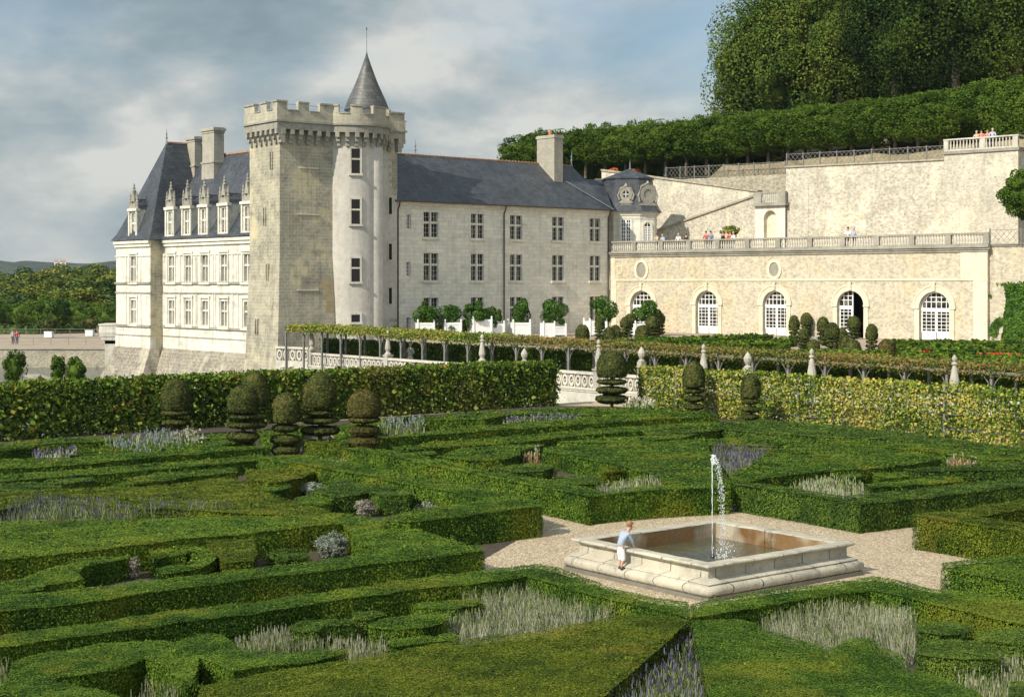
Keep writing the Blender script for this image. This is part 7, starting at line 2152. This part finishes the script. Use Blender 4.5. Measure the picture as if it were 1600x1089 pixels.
PP = [(1027, 1.70, 'beige', 'dark', 'brown', 'rail', 'visitor in beige leaning on the terrace balustrade beside the corner pavilion'), (1036, 1.62, 'lightblue', 'navy', 'grey', 'rail', 'visitor in light blue bending over the terrace balustrade near the pavilion'),
      (1060, 1.66, 'white', 'beige', 'grey', 'down', 'lone visitor in white, left of the dark-dressed one'), (1073, 1.62, 'black', 'black', 'black', 'rail', 'lone visitor in black on the terrace, between the white one and the red one'),
      (1104, 1.78, 'red', 'navy', 'brown', 'rail', 'visitor in a red top on the terrace'), (1111, 1.78, 'blue', 'grey', 'black', 'rail', 'visitor in blue standing right beside the one in red'),
      (1130, 1.72, 'black', 'navy', 'brown', 'down', 'visitor in black at the left of the group below the dry bouquet-like bush'), (1135, 1.80, 'beige', 'beige', 'blond', 'down', 'fair-haired visitor in beige in the middle of the group'), (1141, 1.70, 'red', 'white', 'brown', 'down', 'visitor in red and white in the group'), (1147, 1.66, 'white', 'white', 'grey', 'rail', 'visitor in white at the right of the group'),
      (1326, 1.78, 'white', 'black', 'black', 'rail', 'left one of two visitors alone on the right part of the terrace, white shirt'), (1334.5, 1.76, 'lightblue', 'navy', 'grey', 'rail', 'right one of two visitors alone on the right part of the terrace, blue top')]
for i, (px, h, tp, lo, ha, arm, lb) in enumerate(PP):
    person(lb, on_terrace(px), ar.rz + (i % 3 - 1) * .3, h, tp, lo, ha, arm, lean=.12 if arm == 'rail' else 0)
for i, (px, h, tp, ha, lb) in enumerate(((1526, 1.68, 'beige', 'grey', 'leftmost visitor on the bastion, in beige'), (1533.5, 1.7, 'salmon', 'brown', 'visitor in salmon pink on the bastion, left one of two'), (1543, 1.68, 'salmon', 'blond', 'visitor in salmon pink on the bastion, right one of two'), (1551, 1.8, 'lightblue', 'grey', 'rightmost visitor on the bastion, in light blue'))):
    x = ar.px(px, YD + .6); p = ar.w(x, YD + .6)
    person(lb, (p[0], p[1], ztD), ar.rz + (i % 2) * .4, h, tp, 'navy', ha, 'rail', 'visitors on the bastion')
for i, (px, tp, ha, lb) in enumerate(((20.5, 'lightblue', 'brown', 'left one of a couple walking on the esplanade'), (26.5, 'red', 'black', 'right one of a couple walking on the esplanade, in red'))):
    x, y = at(px, 178.5); person(lb, (x, y, -.4), .6, 1.76, tp, 'navy', ha, 'down', 'couple on the esplanade')
# dry bush in a pot behind the visitors
x = ar.px(1141, 2.2); p = ar.w(x, 2.2)
t = empty('potted_shrub', (p[0], p[1], ZT + .3), 0, 'straw-coloured shrub in a pot behind the group of visitors', 'shrub')
link('foliage', mesh_np('foliage', crown((0, 0, 1.75), (1.0, 1.0, .45), .16, 700, seed=4, clumps=14)), M['wood2'], t)
MB().lathe([(.3, 0), (.4, .8), (.45, 1.3), (.2, 1.3)], n=12).build('pot', M['terracotta'], t)

# boy leaning over the rim of the basin
bp = FC - V * (HX + .12) + U * .42      # standing on the moulding on the left side
by = atan2(V[1], V[0])
boy = empty('person', (bp[0], bp[1], .33), by, 'small boy in pale blue shirt and white trousers leaning over the basin rim', 'person')
# local x points to the water (V), y along the side (U)
B = {'pel': (-.10, 0, .47), 'spine': (-.06, 0, .60), 'chest': (.05, 0, .74), 'neck': (.14, 0, .82), 'hd': (.20, -.005, .89), 'hdt': (.205, -.005, .98)}
J = [(B['pel'], (.085, .075)), (B['spine'], .07), (B['chest'], (.08, .068)), (B['neck'], .036), (B['hd'], (.062, .068)), (B['hdt'], (.058, .064)),
     ((.05, -.12, .77), .036), ((.16, -.13, .61), .028), ((.24, -.10, .46), .020), ((.05, .12, .77), .036), ((.16, .13, .61), .028), ((.24, .10, .46), .020),
     ((-.09, -.055, .43), .058), ((-.05, -.06, .24), .040), ((-.12, -.06, .04), .026), ((-.03, -.06, .005), .022), ((-.09, .055, .43), .058), ((-.03, .06, .24), .040), ((-.06, .06, .04), .026), ((.02, .06, .005), .022)]
E = [(0, 1), (1, 2), (2, 3), (3, 4), (4, 5), (2, 6), (6, 7), (7, 8), (2, 9), (9, 10), (10, 11), (0, 12), (12, 13), (13, 14), (14, 15), (0, 16), (16, 17), (17, 18), (18, 19)]
n0 = len(J)
for hi, sy in ((8, 1), (11, -1)):
    hx, hy, hz_ = J[hi][0]
    for f, (oy, ln) in enumerate(((-.018, .042), (-.006, .048), (.006, .046), (.018, .038))):
        J.append(((hx + .022, hy + oy, hz_ - .01), .0065)); J.append(((hx + .022 + ln, hy + oy * 1.2, hz_ - .02), .0052)); E += [(hi, len(J) - 2), (len(J) - 2, len(J) - 1)]
    J.append(((hx + .01, hy + sy * .028, hz_ - .012), .0075)); J.append(((hx + .03, hy + sy * .04, hz_ - .016), .006)); E += [(hi, len(J) - 2), (len(J) - 2, len(J) - 1)]
skin('body', J, E, M['skin'], boy, 0, 2)
sh = cloth('pale_blue_shirt', (.31, .36, .44)); wt = cloth('white_trousers', (.78, .77, .74))
skin('shirt', [((-.105, 0, .45), (.100, .092)), (B['spine'], .094), (B['chest'], (.112, .095)), ((.09, 0, .80), .055), (J[6][0], .05), (J[7][0], .040), ((.20, -.115, .54), .032), (J[9][0], .05), (J[10][0], .040), ((.20, .115, .54), .032)], [(0, 1), (1, 2), (2, 3), (2, 4), (4, 5), (5, 6), (2, 7), (7, 8), (8, 9)], sh, boy)
skin('trousers', [((-.09, 0, .53), (.088, .082)), ((-.10, 0, .45), (.092, .088)), ((-.085, -.055, .37), .070), (J[13][0], .060), ((-.08, -.06, .15), .052), ((-.075, .055, .37), .070), (J[17][0], .060), ((-.045, .06, .15), .052)], [(0, 1), (1, 2), (2, 3), (3, 4), (1, 5), (5, 6), (6, 7)], wt, boy)
for fx, fy in ((-.07, -.06), (-.02, .06)):
    mb = MB(); mb.lathe([(.035, -.035), (.046, -.02), (.045, .0), (.03, .03), (.02, .045)], (fx, fy, .0), 10, sx=1.75); mb.build('shoe', CL['dark'], boy, True)
hd = bmesh.new(); bmesh.ops.create_icosphere(hd, subdivisions=3, radius=1)
me = bpy.data.meshes.new('hair')
for v in hd.verts:
    q = v.co.copy(); s_ = 1 + .05 * math.sin(q.x * 9 + q.y * 7) * math.sin(q.z * 8)
    v.co = Vector((q.x * .088 * s_ + .192, q.y * .079 * s_ - .005, q.z * .082 * s_ + .975))
bmesh.ops.delete(hd, geom=[v for v in hd.verts if (v.co.x > .225 and v.co.z < .97) or v.co.z < .895], context='VERTS')
hd.to_mesh(me); hd.free(); me.materials.append(HAIR['blond'])
for p_ in me.polygons: p_.use_smooth = True
o = bpy.data.objects.new('hair', me); COL.objects.link(o); o.parent = boy
mb = MB()
for sy in (-1, 1): mb.lathe([(.004, -.018), (.012, -.008), (.013, .008), (.005, .018)], (.205, sy * .074 - .005, .925), 6)
mb.build('ear', M['skin'], boy, True)
mb = MB(); mb.lathe([(.013, -.016), (.012, 0), (.004, .016)], (.272, -.005, .915), 6); mb.build('nose', M['skin'], boy, True)
mb = MB()
for sy in (-1, 1): mb.lathe([(.003, -.005), (.007, 0), (.003, .005)], (.263, sy * .024 - .005, .935), 6)
mb.build('eye', CL['dark'], boy)
mb = MB(); mb.box(.256, .264, -.022, .012, .883, .888); mb.build('mouth', CL['red'], boy)

# pale statue standing in the shade of the pergola
Ys = 111.0; x, y = at(641, Ys)
st = empty('stone_statue', (x, y, 0), -.3, 'pale stone statue standing before the pergola, between posts near the second pinnacle', 'statue')
mb = MB(); mb.box(-.35, .35, -.35, .35, 0, .9); mb.box(-.42, .42, -.42, .42, .902, 1.0); mb.build('pedestal', M['balus'], st)
mb = MB(); mb.lathe([(.30, 1.0), (.27, 1.25), (.20, 1.5), (.22, 1.75), (.27, 1.95), (.22, 2.08), (.07, 2.15), (.07, 2.2), (.11, 2.27), (.12, 2.36), (.08, 2.46), (.01, 2.5)], n=12, sy=.75); mb.tube([(.22, 0, 2.0), (.33, -.1, 1.75), (.2, -.25, 1.65)], .06, 6); mb.tube([(-.22, 0, 2.0), (-.34, -.02, 1.7), (-.28, -.1, 1.4)], .06, 6)
mb.build('figure', M['balus'], st, True)
